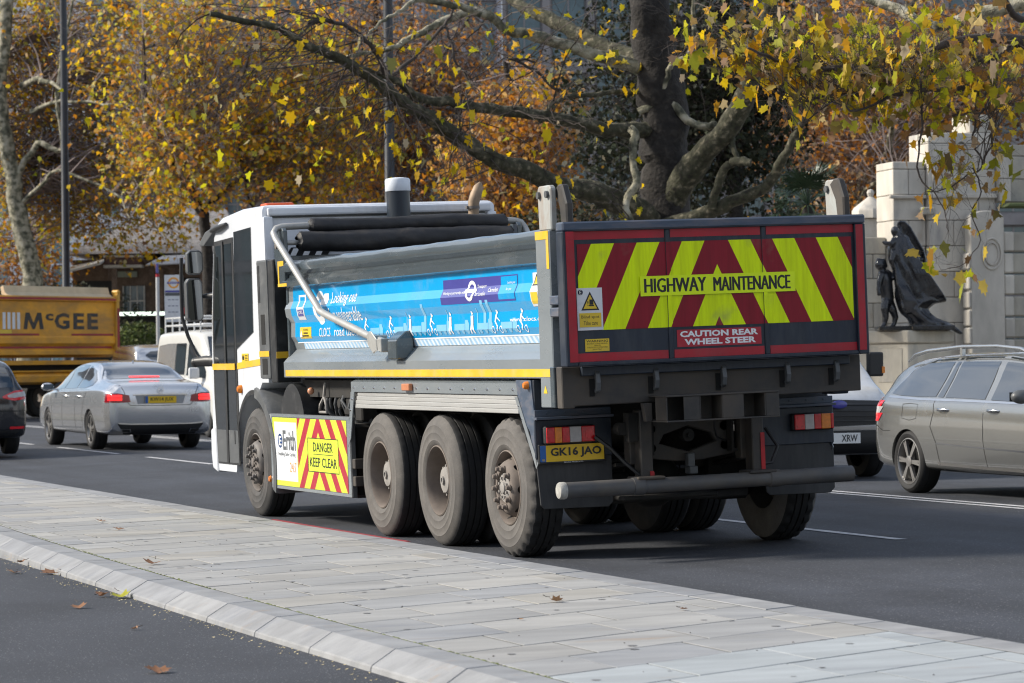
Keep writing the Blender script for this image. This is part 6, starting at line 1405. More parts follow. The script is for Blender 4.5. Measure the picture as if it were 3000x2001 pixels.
# ---- station pavilion and shop fronts behind the trees
D_ST = 122.0; SK_ = FPX / D_ST
loc, rz = frame_at(380, D_ST, 0)
PV = empty('station_pavilion', loc, rz, 0, 'low station pavilion with tiled hipped roof and pale canopy edge behind the trees', 'building')
def px_(px): return (px - 380) / SK_
def pz_(py, px=380): return at(px, py, D_ST).z - .196
M_BRK = pm('sooty brick', (.17, .12, .09), .85, var=.3, vs=3, fine=.2, fs=12); M_TILE = pm('grey roof tile', (.20, .19, .19), .8, var=.35, vs=5, fine=.3, fs=14); M_CREAM = pm('cream fascia', (.62, .60, .56), .5, var=.08)
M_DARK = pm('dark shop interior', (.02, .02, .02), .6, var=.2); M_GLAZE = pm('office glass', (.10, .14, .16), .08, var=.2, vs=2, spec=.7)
MB().box(px_(215), px_(700), 0, 8, 0, pz_(760)).build('wall', M_BRK, PV)
rf = MB(); zr, ze = pz_(600), pz_(745)
rf.add([(px_(200), -.8, ze), (px_(720), -.8, ze), (px_(720), 9, ze), (px_(200), 9, ze), (px_(430), 4, zr), (px_(640), 4, zr)], [(0, 1, 5, 4), (1, 2, 5), (2, 3, 4, 5), (3, 0, 4), (3, 2, 1, 0)])
rf.build('roof', M_TILE, PV)
MB().box(px_(318), px_(425), -1.0, -.3, pz_(781), pz_(752)).build('sign_board', pm('brown sign', (.10, .05, .045), .5, var=.2), PV); MB().box(px_(316), px_(427), -1.05, -.25, pz_(756), pz_(750)).build('fascia', M_CREAM, PV); MB().box(px_(316), px_(427), -1.05, -.25, pz_(786), pz_(778)).build('fascia', M_CREAM, PV)
mb = MB(); mb.add([(px_(205), -2.2, pz_(806)), (px_(318), -2.2, pz_(780)), (px_(318), -.2, pz_(760)), (px_(205), -.2, pz_(786)), (px_(205), -2.2, pz_(800)), (px_(318), -2.2, pz_(772)), (px_(318), -.2, pz_(755)), (px_(205), -.2, pz_(780))], [(0, 1, 2, 3), (7, 6, 5, 4), (0, 4, 5, 1), (1, 5, 6, 2), (2, 6, 7, 3), (3, 7, 4, 0)]); mb.build('canopy', M_CREAM, PV)
mb = MB(); mb.add([(px_(450), -2.4, pz_(785)), (px_(640), -2.4, pz_(778)), (px_(640), -.2, pz_(745)), (px_(500), -.2, pz_(745)), (px_(450), -2.4, pz_(782)), (px_(640), -2.4, pz_(775)), (px_(640), -.2, pz_(741)), (px_(500), -.2, pz_(741))], [(0, 1, 2, 3), (7, 6, 5, 4), (0, 4, 5, 1), (1, 5, 6, 2), (2, 6, 7, 3), (3, 7, 4, 0)]); mb.build('canopy', pm('zinc canopy', (.42, .43, .46), .5, var=.1), PV)
for a in (345, 480, 512, 600): MB().box(px_(a), px_(a + 13), -1.6, -1.4, 0, pz_(790)).build('canopy_post', M_BRK, PV)
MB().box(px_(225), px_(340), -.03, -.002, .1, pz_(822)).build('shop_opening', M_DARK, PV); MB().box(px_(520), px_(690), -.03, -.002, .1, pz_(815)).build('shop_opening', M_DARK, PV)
wn = MB().box(px_(362), px_(428), -.05, -.01, pz_(935), pz_(838)).build('window', M_GLAZE, PV)
for q in range(4): MB().box(px_(362 + q * 20.5), px_(365.5 + q * 20.5), -.09, -.055, pz_(935), pz_(838)).build('window_bar', M_CREAM, wn)
for q in (884, 936): MB().box(px_(362), px_(428), -.085, -.053, pz_(q), pz_(q - 4)).build('window_bar', M_CREAM, wn)
MB().box(px_(348), px_(405), -.12, -.02, pz_(812), pz_(795)).build('sign_panel', pm('pale green sign', (.30, .34, .28), .5, var=.15), PV)
MB().box(px_(342), px_(535), -2.9, -2.2, pz_(922) - .1, pz_(922)).build('kiosk_roof', M_GREYP, PV)
MB().box(px_(343), px_(533), -2.94, -2.905, pz_(928), pz_(918)).build('strip_light', pm('lit strip', (.85, 1.0, .85), .4, var=0, emit=1.6), PV)
MB().box(px_(536), px_(640), -2.95, -2.2, pz_(925), pz_(906)).build('red_fascia', pm('red fascia', (.45, .02, .03), .4, var=.1), PV)
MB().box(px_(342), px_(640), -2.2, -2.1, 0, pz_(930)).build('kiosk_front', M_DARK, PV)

def facade(name, px0, px1, py_top, d, mat, label, nx, nz, wmat, bar=True, pierw=.5, z1=None, dep=10, turn=0.0, cat='building'):
    loc, rz = frame_at(px0, d, turn); o = empty(name, loc, rz, 0, label, cat)
    k = FPX / d; w = (px1 - px0) / k; top = at(px0, py_top, d).z if z1 is None else z1
    MB().box(0, w, .35, dep, 0, top).build('wall', mat, o)
    bw = w / nx; bh = top / nz
    for i in range(nx + 1): MB().box(max(0, i * bw - pierw / 2), min(w, i * bw + pierw / 2), 0, .347, 0, top).build('pier', mat, o)
    for j in range(nz + 1): MB().box(0, w, .05, .34, max(0, j * bh - .35), min(top, j * bh + .35)).build('floor_band', mat, o)
    for i in range(nx):
        for j in range(nz):
            x0, x1, z0, z1_ = i * bw + pierw / 2 + .15, (i + 1) * bw - pierw / 2 - .15, j * bh + .5, (j + 1) * bh - .5
            if z0 > 26: continue
            wn = MB().box(x0, x1, .30, .345, z0, z1_).build('window', wmat, o)
            if bar:
                MB().box((x0 + x1) / 2 - .05, (x0 + x1) / 2 + .05, .25, .298, z0, z1_).build('window_bar', mat, wn)
                MB().box(x0, x1, .26, .297, (z0 + z1_) / 2 - .05, (z0 + z1_) / 2 + .05).build('window_bar', mat, wn)
    return o
M_OFF = pm('white office cladding', (.66, .67, .70), .5, var=.06); M_GREYB = pm('lilac grey stone', (.34, .34, .39), .8, var=.1, vs=1); M_OLDB = pm('dull stone terrace', (.27, .25, .25), .85, var=.2, vs=.6)
facade('white_office_block', -260, 560, -200, 172, M_OFF, 'white office block with blue glazing behind the leaves at top left', 5, 5, pm('blue office glass', (.14, .26, .30), .06, var=.3, vs=1, spec=.8), pierw=1.5, z1=24)
facade('grey_stone_block', 1120, 1480, -200, 165, M_GREYB, 'plain lilac grey stone block glimpsed behind the second lamp post', 3, 6, M_GLAZE, z1=26)
facade('dull_terrace', 560, 1118, 0, 185, M_OLDB, 'dull brown stone terrace mostly hidden by autumn trees', 6, 6, M_GLAZE, z1=27); facade('long_terrace', 1482, 3300, 0, 190, M_OLDB, 'long brown stone terrace far behind the big plane tree', 14, 6, M_GLAZE, z1=30)

facade('reflection_block', -6200, -2150, 0, 172, M_OLDB, 'stone block added out of view beyond the left edge, for reflections in the cab glass', 16, 7, M_GLAZE, z1=36)  # unseen facade added to darken reflections in the cab windows
# ================================================================== TREES
import numpy as np
def leaf_mat(name, cols, trans=.52, rough=.55):
    m = bpy.data.materials.new(name); m.use_nodes = True; nt = m.node_tree; L = nt.links; b = nt.nodes['Principled BSDF']; MATS[name] = m
    ge = _node(nt, 'ShaderNodeNewGeometry'); oi = _node(nt, 'ShaderNodeObjectInfo')
    ad = _node(nt, 'ShaderNodeMath', operation='ADD'); fr = _node(nt, 'ShaderNodeMath', operation='FRACT')
    L.new(ge.outputs['Random Per Island'], ad.inputs[0]); L.new(oi.outputs['Random'], ad.inputs[1]); L.new(ad.outputs[0], fr.inputs[0])
    rp = _node(nt, 'ShaderNodeValToRGB'); cr = rp.color_ramp; cr.interpolation = 'LINEAR'
    while len(cr.elements) < len(cols): cr.elements.new(.5)
    for i, c in enumerate(cols): cr.elements[i].position = i / (len(cols) - 1); cr.elements[i].color = (*c, 1)
    L.new(fr.outputs[0], rp.inputs[0]); L.new(rp.outputs[0], b.inputs['Base Color'])
    b.inputs['Roughness'].default_value = rough; b.inputs['Specular IOR Level'].default_value = .3
    tr = _node(nt, 'ShaderNodeBsdfTranslucent'); mx = _node(nt, 'ShaderNodeMixShader'); mx.inputs[0].default_value = trans
    L.new(rp.outputs[0], tr.inputs[0]); L.new(b.outputs[0], mx.inputs[1]); L.new(tr.outputs[0], mx.inputs[2])
    out = nt.nodes['Material Output']; L.new(mx.outputs[0], out.inputs[0])
    return m
YEL, GOLD, LIME, OLIV, BRN, ORG, TAN, DBR = (.85, .58, .01), (.70, .36, .01), (.52, .54, .02), (.28, .28, .04), (.24, .13, .07), (.66, .25, .02), (.52, .42, .28), (.14, .085, .055)
M_LF_MAIN = leaf_mat('plane leaves gold', [YEL, LIME, YEL, GOLD, YEL, OLIV, TAN])
M_LF_NEAR = leaf_mat('plane leaves mixed', [YEL, OLIV, GOLD, LIME, BRN, OLIV, YEL, TAN, BRN, GOLD, DBR, OLIV, LIME, BRN])
M_LF_LEFT = leaf_mat('plane leaves olive', [GOLD, OLIV, ORG, YEL, BRN, OLIV, GOLD, TAN, LIME, YEL, BRN, ORG, GOLD])
M_LF_BRN = leaf_mat('brown autumn leaves', [BRN, DBR, ORG, BRN, TAN, GOLD, BRN, ORG, BRN, DBR])
M_LF_ORG = leaf_mat('orange autumn leaves', [ORG, BRN, GOLD, TAN, ORG, BRN, GOLD, DBR])
M_LF_EVG = leaf_mat('evergreen leaves', [(.022, .028, .014), (.034, .042, .02), (.016, .02, .010), (.06, .058, .036)], .15, .6)
def bark(name, cols, scale=3.0):
    m = bpy.data.materials.new(name); m.use_nodes = True; nt = m.node_tree; L = nt.links; b = nt.nodes['Principled BSDF']; MATS[name] = m
    tc = _node(nt, 'ShaderNodeTexCoord'); n = _node(nt, 'ShaderNodeTexNoise'); n.inputs['Scale'].default_value = scale; n.inputs['Detail'].default_value = 5; n.inputs['Roughness'].default_value = .55; L.new(tc.outputs['Object'], n.inputs['Vector'])
    rp = _node(nt, 'ShaderNodeValToRGB'); cr = rp.color_ramp; cr.interpolation = 'EASE'
    while len(cr.elements) < len(cols): cr.elements.new(.5)
    for i, c in enumerate(cols): cr.elements[i].position = .34 + .32 * i / (len(cols) - 1); cr.elements[i].color = (*c, 1)
    L.new(n.outputs['Fac'], rp.inputs[0]); L.new(rp.outputs[0], b.inputs['Base Color']); b.inputs['Roughness'].default_value = .9
    n2 = _node(nt, 'ShaderNodeTexNoise'); n2.inputs['Scale'].default_value = 14; n2.inputs['Detail'].default_value = 6; L.new(tc.outputs['Object'], n2.inputs['Vector'])
    bp = _node(nt, 'ShaderNodeBump'); bp.inputs['Strength'].default_value = .7; bp.inputs['Distance'].default_value = .05; L.new(n2.outputs['Fac'], bp.inputs['Height']); L.new(bp.outputs[0], b.inputs['Normal'])
    return m
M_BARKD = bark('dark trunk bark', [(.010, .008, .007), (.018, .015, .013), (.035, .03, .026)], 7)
M_BARKM = bark('mottled plane bark', [(.025, .022, .014), (.042, .042, .022), (.065, .06, .038), (.17, .15, .10)], 8)
M_BARKP = bark('pale plane bark', [(.05, .05, .035), (.13, .125, .085), (.30, .275, .20), (.38, .355, .28)], 4.5)
M_TWIG = pm('twig bark', (.060, .048, .042), .9, var=.3, vs=2); M_TWIGG = pm('grey twig bark', (.19, .15, .14), .9, var=.3, vs=1)

LT = np.array([(0, -.38), (.16, -.37), (.40, -.43), (.37, -.19), (.58, .02), (.36, .11), (.37, .37), (.15, .29), (.02, .60), (-.14, .31), (-.34, .36), (-.35, .12), (-.55, -.01), (-.36, -.19), (-.37, -.45), (-.14, -.36)])
LT2 = np.array([(0, -.5), (.40, -.30), (.46, .10), (.16, .2), (0, .55), (-.16, .2), (-.46, .10), (-.40, -.30)])
LT3 = np.array([(0, -.5), (.30, 0), (0, .5), (-.30, 0)])
def leaf_verts(tpl, curl):
    t = np.zeros((len(tpl), 3)); t[:, :2] = tpl; t[:, 2] = curl * (np.abs(tpl[:, 0]) * .8 - tpl[:, 1] ** 2 * .6); return t
def leaves_mesh(name, pts, size, tpl, mat, rng, droop=.5, var=.35):
    n = len(pts); pts = np.asarray(pts, float); k = len(tpl)
    # random orientation, blades tending to hang
    yaw = rng.uniform(0, 2 * np.pi, n); pit = rng.normal(-droop * 1.2, .6, n); rol = rng.normal(0, .7, n)
    sc = size * rng.uniform(1 - var, 1 + var, n)
    cu = rng.uniform(-.6, 1.7, n)
    t = np.zeros((n, k, 3)); t[:, :, :2] = tpl[None]; t[:, :, 2] = cu[:, None] * (np.abs(tpl[None, :, 0]) * .8 - tpl[None, :, 1] ** 2 * .6)
    t *= sc[:, None, None]; t[:, :, 0] *= rng.uniform(.45, 1.05, n)[:, None]
    c, s = np.cos(rol), np.sin(rol); x = t[..., 0] * c[:, None] + t[..., 2] * s[:, None]; z = -t[..., 0] * s[:, None] + t[..., 2] * c[:, None]; y = t[..., 1]
    c, s = np.cos(pit), np.sin(pit); y, z = y * c[:, None] - z * s[:, None], y * s[:, None] + z * c[:, None]
    c, s = np.cos(yaw), np.sin(yaw); x, y = x * c[:, None] - y * s[:, None], x * s[:, None] + y * c[:, None]
    V = np.stack([x, y, z], -1) + pts[:, None, :]
    me = bpy.data.meshes.new(name); me.vertices.add(n * k); me.vertices.foreach_set('co', V.reshape(-1))
    me.loops.add(n * k); me.loops.foreach_set('vertex_index', np.arange(n * k, dtype=np.int32))
    me.polygons.add(n); me.polygons.foreach_set('loop_start', np.arange(0, n * k, k, dtype=np.int32)); me.polygons.foreach_set('loop_total', np.full(n, k, dtype=np.int32))
    me.materials.append(mat); me.update(calc_edges=True); me.validate()
    return me
def wobble(path, amp, rr):
    """subdivide a coarse path and make it slightly crooked"""
    out = []
    P = [Vector(p) for p in path]
    for i in range(len(P) - 1):
        p0 = P[max(i - 1, 0)]; p1 = P[i]; p2 = P[i + 1]; p3 = P[min(i + 2, len(P) - 1)]
        for j in range(4):
            t = j / 4
            q = .5 * ((2 * p1) + (p2 - p0) * t + (2 * p0 - 5 * p1 + 4 * p2 - p3) * t * t + (3 * p1 - p0 - 3 * p2 + p3) * t ** 3)
            out.append(q + Vector((rr.gauss(0, amp), rr.gauss(0, amp), rr.gauss(0, amp))))
    out.append(P[-1]); return out
def limb(mb, path, r0, r1, rr, n=10, amp=.02, pts=None, jit=.25):
    w = wobble(path, amp, rr); N = len(w)
    rad = [r0 + (r1 - r0) * (i / (N - 1)) ** .8 for i in range(N)]
    mb.tube(w, rad, n, jit=jit)
    if pts is not None: pts += [(w[i], rad[i]) for i in range(1, N)]
    return w
def twigs(mb, limbpts, targets, rr, rad=.018, n=3, leaves=None, per=5, side=3, spread=.25, drop=.15):
    """crooked twigs from the nearest wood to each target, with side shoots; collects leaf points"""
    A = np.array([tuple(p) for p, r in limbpts])
    for t in targets:
        d = np.linalg.norm(A - np.array(t), axis=1); near = np.argsort(d)[:30]; p = limbpts[int(near[rr.randrange(len(near))])][0]
        t = Vector(t); mid = (p + t) / 2 + Vector((rr.gauss(0, .12), rr.gauss(0, .12), abs(rr.gauss(0, .2)))) * (t - p).length
        seg = 7; path = []
        for i in range(seg + 1):
            u = i / seg; q = p * (1 - u) ** 2 + mid * 2 * u * (1 - u) + t * u * u
            path.append(q + Vector((rr.gauss(0, 1), rr.gauss(0, 1), rr.gauss(0, 1))) * .03 * (t - p).length * (0 if i == 0 else .5))
        ln = (t - p).length; r0 = min(.05, rad * (.6 + ln * .25))
        mb.tube(path, [r0 * (1 - .8 * i / seg) for i in range(seg + 1)], n, cap=False)
        ends = [(path[-1], path[-1] - path[-2])]
        for k in range(side):
            i = rr.randrange(2, seg); q = path[i]; dv = (path[i + 1] - path[i]).normalized() + Vector((rr.gauss(0, .7), rr.gauss(0, .7), rr.gauss(-.1, .6)))
            L = rr.uniform(.25, .6) * max(.6, ln * .35); e = q + dv * L; m = (q + e) / 2 + Vector((rr.gauss(0, .05), rr.gauss(0, .05), rr.gauss(0, .05)))
            mb.tube([q, m, e], [r0 * .45, r0 * .3, r0 * .15], 3, cap=False); ends.append((e, e - m)); ends.append((m, e - m))
        if leaves is not None:
            for e, dv in ends:
                for q in range(rr.randrange(per + 1) if per else 0):
                    leaves.append(tuple(e + Vector((rr.gauss(0, spread), rr.gauss(0, spread), rr.gauss(-drop, spread * .8)))))
def ell(px, py, d, rx, ry, rd, n, rr, zmin=1.5):
    """random points inside an ellipsoid given by survey pixel, distance and pixel radii"""
    c = at(px, py, d); k = d / FPX; out = []
    while len(out) < n:
        x, y, z = (rr.uniform(-1, 1) for _ in range(3))
        if x * x + y * y + z * z > 1: continue
        p = c + CR * (x * rx * k) + CF * (y * rd) + Vector((0, 0, 1)) * (z * ry * k)
        if p.z > zmin: out.append(tuple(p))
    return out
def pix(lst, d0, d1=None, ox=0, oy=0, sc=1.0):
    d1 = d0 if d1 is None else d1; n = max(1, len(lst) - 1)
    return [at(ox + x / sc, oy + y / sc, d0 + (d1 - d0) * i / n) for i, (x, y) in enumerate(lst)]
def tree_root(px, d, label, cat='tree', name='plane_tree', group='trees beyond the road'):
    p = at(px, 1050, d); return empty(name, (p.x, p.y, .19), 0, 0, label, cat, group), Vector((p.x, p.y, .19))

# ---------------------------------------------------------------- big plane tree behind the tipper
rr = random.Random(11); ng = np.random.default_rng(11)
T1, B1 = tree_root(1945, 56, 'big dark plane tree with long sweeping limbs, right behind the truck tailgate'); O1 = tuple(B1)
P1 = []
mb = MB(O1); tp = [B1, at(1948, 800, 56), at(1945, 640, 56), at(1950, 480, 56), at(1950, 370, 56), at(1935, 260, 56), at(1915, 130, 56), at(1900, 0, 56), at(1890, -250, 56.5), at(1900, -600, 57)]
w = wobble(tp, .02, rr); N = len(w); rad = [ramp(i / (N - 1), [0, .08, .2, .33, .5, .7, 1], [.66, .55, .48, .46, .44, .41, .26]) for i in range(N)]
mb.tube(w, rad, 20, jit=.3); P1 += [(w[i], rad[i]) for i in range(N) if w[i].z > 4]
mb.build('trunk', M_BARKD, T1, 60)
C4 = lambda l: [(900 + x / 2.24, y / 2.24) for x, y in l]
C5 = lambda l: [(1900 + x / 2.137, y / 2.137) for x, y in l]
LIMBS = [  # survey path, start depth, end depth, radii, bark
 (C4([(2280, 1480), (2200, 1400), (2050, 1330), (1850, 1250), (1650, 1225), (1450, 1120), (1250, 1060), (1080, 960), (950, 880), (800, 770), (640, 680), (540, 610), (420, 510), (300, 430), (150, 350), (0, 300), (-180, 190), (-400, 140), (-640, 90)]), 55.8, 50, .24, .045, M_BARKM),
 (C4([(2240, 850), (2100, 860), (1950, 850), (1800, 810), (1600, 770), (1400, 740), (1150, 710), (960, 675), (780, 665), (700, 620), (600, 540), (480, 490), (330, 440)]), 55.8, 52, .155, .05, M_BARKM),
 (C4([(2260, 470), (2050, 400), (1850, 350), (1650, 280), (1450, 225), (1300, 190), (1200, 110), (1110, 72), (960, 110), (830, 170), (700, 240), (560, 310), (450, 340), (280, 370), (120, 420)]), 56, 53, .14, .03, M_BARKP),
 (C4([(2270, 420), (2120, 370), (1980, 320), (1800, 235), (1620, 140), (1450, 70), (1330, -20), (1200, -150)]), 56.2, 59, .20, .10, M_BARKM),
 (C4([(1150, 90), (1000, 40), (850, 12), (720, 0), (620, 70), (540, 110), (420, 200), (330, 270)]), 53.6, 52, .075, .02, M_BARKP),
 (C4([(0, 145), (120, 140), (240, 160), (340, 230), (420, 310), (480, 400), (500, 480)]), 51, 52.2, .03, .05, M_TWIG),
 (C4([(2150, 1500), (2090, 1330), (2160, 1200), (2135, 1030), (2150, 900), (2130, 850)]), 54.6, 55.2, .06, .085, M_BARKP),
 (C4([(1560, 740), (1640, 660), (1760, 630), (1900, 620), (2040, 600), (2180, 605)]), 54.4, 55.8, .035, .05, M_BARKM),
 (C4([(1500, 400), (1400, 390), (1320, 385), (1420, 420), (1520, 480), (1600, 570), (1660, 590)]), 55, 55, .02, .03, M_TWIG),
 (C4([(900, 170), (940, 260), (980, 420), (1040, 480), (1050, 590), (1000, 760), (1010, 860)]), 53.2, 53.0, .028, .012, M_TWIG),
 (C4([(560, 490), (700, 380), (820, 250), (920, 140), (970, 10), (1000, -120)]), 52.5, 54, .04, .02, M_TWIG),
 (C5([(96, 1360), (180, 1190), (290, 1030), (410, 890), (540, 730), (620, 560), (680, 340), (740, 120), (790, -60), (850, -300)]), 56, 53, .30, .11, M_BARKM),
 (C5([(150, 650), (240, 750), (330, 790), (420, 780)]), 55.7, 55.4, .09, .06, M_BARKP),
 (C5([(-60, 700), (60, 640), (110, 500), (150, 400), (240, 350), (290, 200), (270, 60), (300, -80)]), 55.8, 55, .075, .03, M_BARKP),
 (C5([(100, 1420), (320, 1350), (520, 1265), (700, 1190), (790, 1090), (850, 980), (940, 820), (990, 700)]), 55.5, 53.4, .16, .06, M_BARKM),
 (C5([(400, 1300), (430, 1170), (500, 1030), (570, 1010), (640, 1020)]), 54.9, 54.2, .085, .075, M_BARKM),
 (C5([(560, 1010), (530, 920), (520, 840), (500, 780)]), 54.6, 55, .055, .04, M_BARKM),
]
for pth, d0, d1, r0, r1, bm_ in LIMBS:
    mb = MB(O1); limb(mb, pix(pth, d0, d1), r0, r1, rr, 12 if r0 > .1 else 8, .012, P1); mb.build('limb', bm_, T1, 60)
LV = []; mb = MB(O1)
tg = ell(900, 230, 52, 480, 300, 3.5, 110, rr, 3) + ell(1450, 250, 54, 420, 280, 3, 90, rr, 3) + ell(1250, 520, 53, 420, 180, 2.5, 60, rr, 3) + ell(1900, 120, 55, 500, 220, 3, 60, rr, 3) + ell(1750, 600, 54.5, 300, 120, 2, 25, rr, 3)
twigs(mb, P1, tg, rr, .013, 3, LV, 2, 3, .2)
tag(mb.build('twigs', M_TWIG, T1, merge=False), kind='stuff')
LV = [l for l in LV if rr.random() < .16] + ell(420, 180, 50, 420, 260, 2.5, 26, rr, 3) + ell(780, 420, 52, 400, 260, 3, 30, rr, 3)
def single_leaves(root, pts, size, tpl, mat, nmax, org, seed, droop=.5):
    """the nearest leaves as parts of their own; returns the rest"""
    g = np.random.default_rng(seed); r = random.Random(seed)
    inview = []
    for p in pts:
        v = Vector(p) - CAM; dd = v.dot(CF); x = 1500 + FPX * v.dot(CR) / dd; y = 1000.5 - FPX * v.dot(CU) / dd
        inview.append((0 if (0 < x < 3000 and 0 < y < 1100) else 1, dd, p))
    inview.sort(key=lambda t: (t[0], t[1])); big = inview[:nmax]
    meshes = [leaves_mesh('leaf', [(0, 0, 0)], size, tpl, mat, g, droop, .2) for _ in range(8)]
    for _, _, p in big:
        o = _link(bpy.data.objects.new('leaf', r.choice(meshes)), root); o.location = Vector(p) - Vector(org); o.rotation_euler = (r.uniform(-.3, .3), r.uniform(-.3, .3), r.uniform(0, 6.28)); s = r.uniform(.6, 1.25); o.scale = (s * r.uniform(.45, 1.05), s, s * r.uniform(.8, 1.5))
    return [p for _, _, p in inview[nmax:]]
rest = single_leaves(T1, LV, .165, LT, M_LF_MAIN, 290, O1, 5)
fo = leaves_mesh('foliage', [Vector(p) - B1 for p in rest], .16, LT, M_LF_MAIN, ng); tag(_link(bpy.data.objects.new('foliage', fo), T1), kind='stuff')
# dark seed balls
mb = MB(O1)
for p in ell(900, 250, 52, 520, 260, 2.5, 60, rr, 3) + ell(1350, 300, 53, 300, 200, 2.5, 25, rr, 3): mb.ball(p, .028, 6, 4)
tag(mb.build('seed_balls', M_TWIG, T1, 60, merge=False), kind='stuff')

# ---------------------------------------------------------------- near plane tree, trunk beyond the right edge
rr = random.Random(23); ng = np.random.default_rng(23)
T2, B2 = tree_root(3330, 41.5, 'plane tree with big yellow and brown leaves overhanging from the top right'); O2 = tuple(B2); P2 = []
mb = MB(O2); limb(mb, [B2, at(3335, 700, 41.5), at(3330, 350, 41.5), at(3340, 0, 41.5), at(3345, -500, 42)], .42, .22, rr, 16, .02, P2); mb.build('trunk', M_BARKP, T2, 60)
for pth, d0, d1, r0, r1, bm_ in [
 (C5([(3060, 300), (2700, 260), (2351, 245), (2100, 240), (1900, 262), (1700, 322), (1400, 385), (1180, 432), (1000, 420), (800, 375), (620, 300)]), 41.3, 37.5, .10, .015, M_TWIG),
 (C5([(3060, 330), (2600, 280), (2351, 290), (2150, 360), (2000, 372), (1850, 425), (1700, 500), (1600, 490), (1400, 468), (1250, 480)]), 41.3, 38.5, .09, .015, M_TWIG),
 (C5([(3060, 560), (2600, 500), (2300, 490), (2100, 480), (1950, 560), (1750, 560), (1500, 600), (1200, 580), (950, 640)]), 41.4, 38, .08, .012, M_TWIG),
 (C5([(3060, 80), (2700, -20), (2351, 30), (2100, 80), (1950, 130), (1750, 160), (1600, 70), (1450, 20), (1300, -40)]), 41.2, 42.5, .13, .06, M_BARKP),
 (C5([(3060, 20), (2400, 130), (2230, 10), (2100, -140)]), 41.2, 40, .06, .04, M_TWIG),
 (C5([(2100, 480), (2110, 650), (2040, 780), (2030, 900), (2090, 1040), (2000, 1100), (1870, 1180), (1740, 1200)]), 39.2, 38.0, .022, .006, M_TWIG),
 (C5([(1700, 500), (1710, 800), (1690, 1100), (1780, 1200), (1850, 1320), (1880, 1450)]), 38.6, 37.8, .018, .005, M_TWIG),
 (C5([(2110, 650), (2150, 880), (2100, 990), (2090, 1040)]), 39.0, 38.2, .014, .01, M_TWIG),
 (C5([(2030, 1050), (2080, 1200), (2020, 1350), (2080, 1500), (1980, 1650), (1830, 1690)]), 38.3, 37.8, .012, .004, M_TWIG),
 (C5([(1500, 600), (1300, 700), (1150, 640), (1000, 760), (900, 830)]), 38.4, 37.8, .02, .006, M_TWIG)]:
    mb = MB(O2); limb(mb, pix(pth, d0, d1), r0, r1, rr, 8, .010, P2, .15); mb.build('limb', bm_, T2, 60)
LV2 = []; mb = MB(O2)
tg = ell(2350, 130, 39, 430, 150, 2.0, 90, rr, 4) + ell(2700, 150, 39.5, 420, 170, 2.2, 120, rr, 4) + ell(2450, 260, 38.5, 280, 100, 1.6, 45, rr, 4) + ell(2780, 280, 39, 330, 100, 1.6, 45, rr, 4) + ell(2100, 110, 38.5, 200, 130, 1.2, 18, rr, 4)
twigs(mb, P2, tg, rr, .008, 3, LV2, 2, 5, .13, .10)
tg2 = ell(2840, 540, 38.3, 180, 160, .8, 30, rr, 3) + ell(2800, 740, 38.0, 90, 70, .4, 5, rr, 2.5)
LV2b = []; twigs(mb, P2, tg2, rr, .006, 3, LV2b, 1, 3, .08, .05); LV2b = [l for l in LV2b if rr.random() < .55]
tag(mb.build('twigs', M_TWIG, T2, merge=False), kind='stuff')
LV2 = [l for l in LV2 if rr.random() < .33]
LV2 += LV2b + ell(2660, 170, 39, 500, 190, 2.2, 150, rr, 3.5) + ell(2300, 200, 38.5, 240, 150, 1.5, 40, rr, 3.5) + ell(2830, 520, 38.2, 160, 130, .7, 16, rr, 2.8) + ell(2080, 120, 38.3, 130, 110, 1, 24, rr, 3.5)
rest = single_leaves(T2, LV2, .165, LT, M_LF_NEAR, 290, O2, 9, .9)
fo = leaves_mesh('foliage', [Vector(p) - B2 for p in rest], .155, LT, M_LF_NEAR, ng, .9); tag(_link(bpy.data.objects.new('foliage', fo), T2), kind='stuff')

# ---------------------------------------------------------------- background trees
TREES = []
def back_tree(px, d, label, trunk, limbs, crowns, ntw, nlf, lsize, lmat, seed, barkm=M_BARKP, r0=.4, twm=M_TWIGG, name='plane_tree', per=2, spread=.35, tw=.013):
    rr = random.Random(seed); ng = np.random.default_rng(seed)
    R_, B = tree_root(px, d, label, 'tree', name); O = tuple(B); P = []
    mb = MB(O); limb(mb, [B] + pix(trunk, d), r0, r0 * .45, rr, 14, .03, P); mb.build('trunk', barkm, R_, 60)
    P = P[6:]
    for pth, dd, ra in limbs:
        mb = MB(O); limb(mb, pix(pth, d, d + dd), ra, ra * .25, rr, 8, .03, P); mb.build('limb', barkm, R_, 60)
    LV = []; tg = []; tot = sum(c[3] * c[4] for c in crowns)
    for (cx, cy, dd, rx, ry, rd) in crowns: tg += ell(cx, cy, d + dd, rx, ry, rd, max(4, int(ntw * rx * ry / tot)), rr, 2.2)
    mb = MB(O); twigs(mb, P, tg, rr, tw, 3, LV, per, 3, spread)
    tag(mb.build('twigs', twm, R_, merge=False), kind='stuff')
    for (cx, cy, dd, rx, ry, rd) in crowns:
        q = ell(cx, cy, d + dd, rx, ry, rd, int(nlf * rx * ry / tot * 1.6), rr, 2.2)
        # clumping
        q = [p for p in q if noise.noise(Vector(p) * .9 + Vector((seed, 0, 0))) + rr.uniform(-.35, .35) > .02]
        LV += q
    fo = leaves_mesh('crown', [Vector(p) - B for p in LV], lsize, LT2, lmat, ng, .5); tag(_link(bpy.data.objects.new('crown', fo), R_), kind='stuff')
    TREES.append(R_); return R_
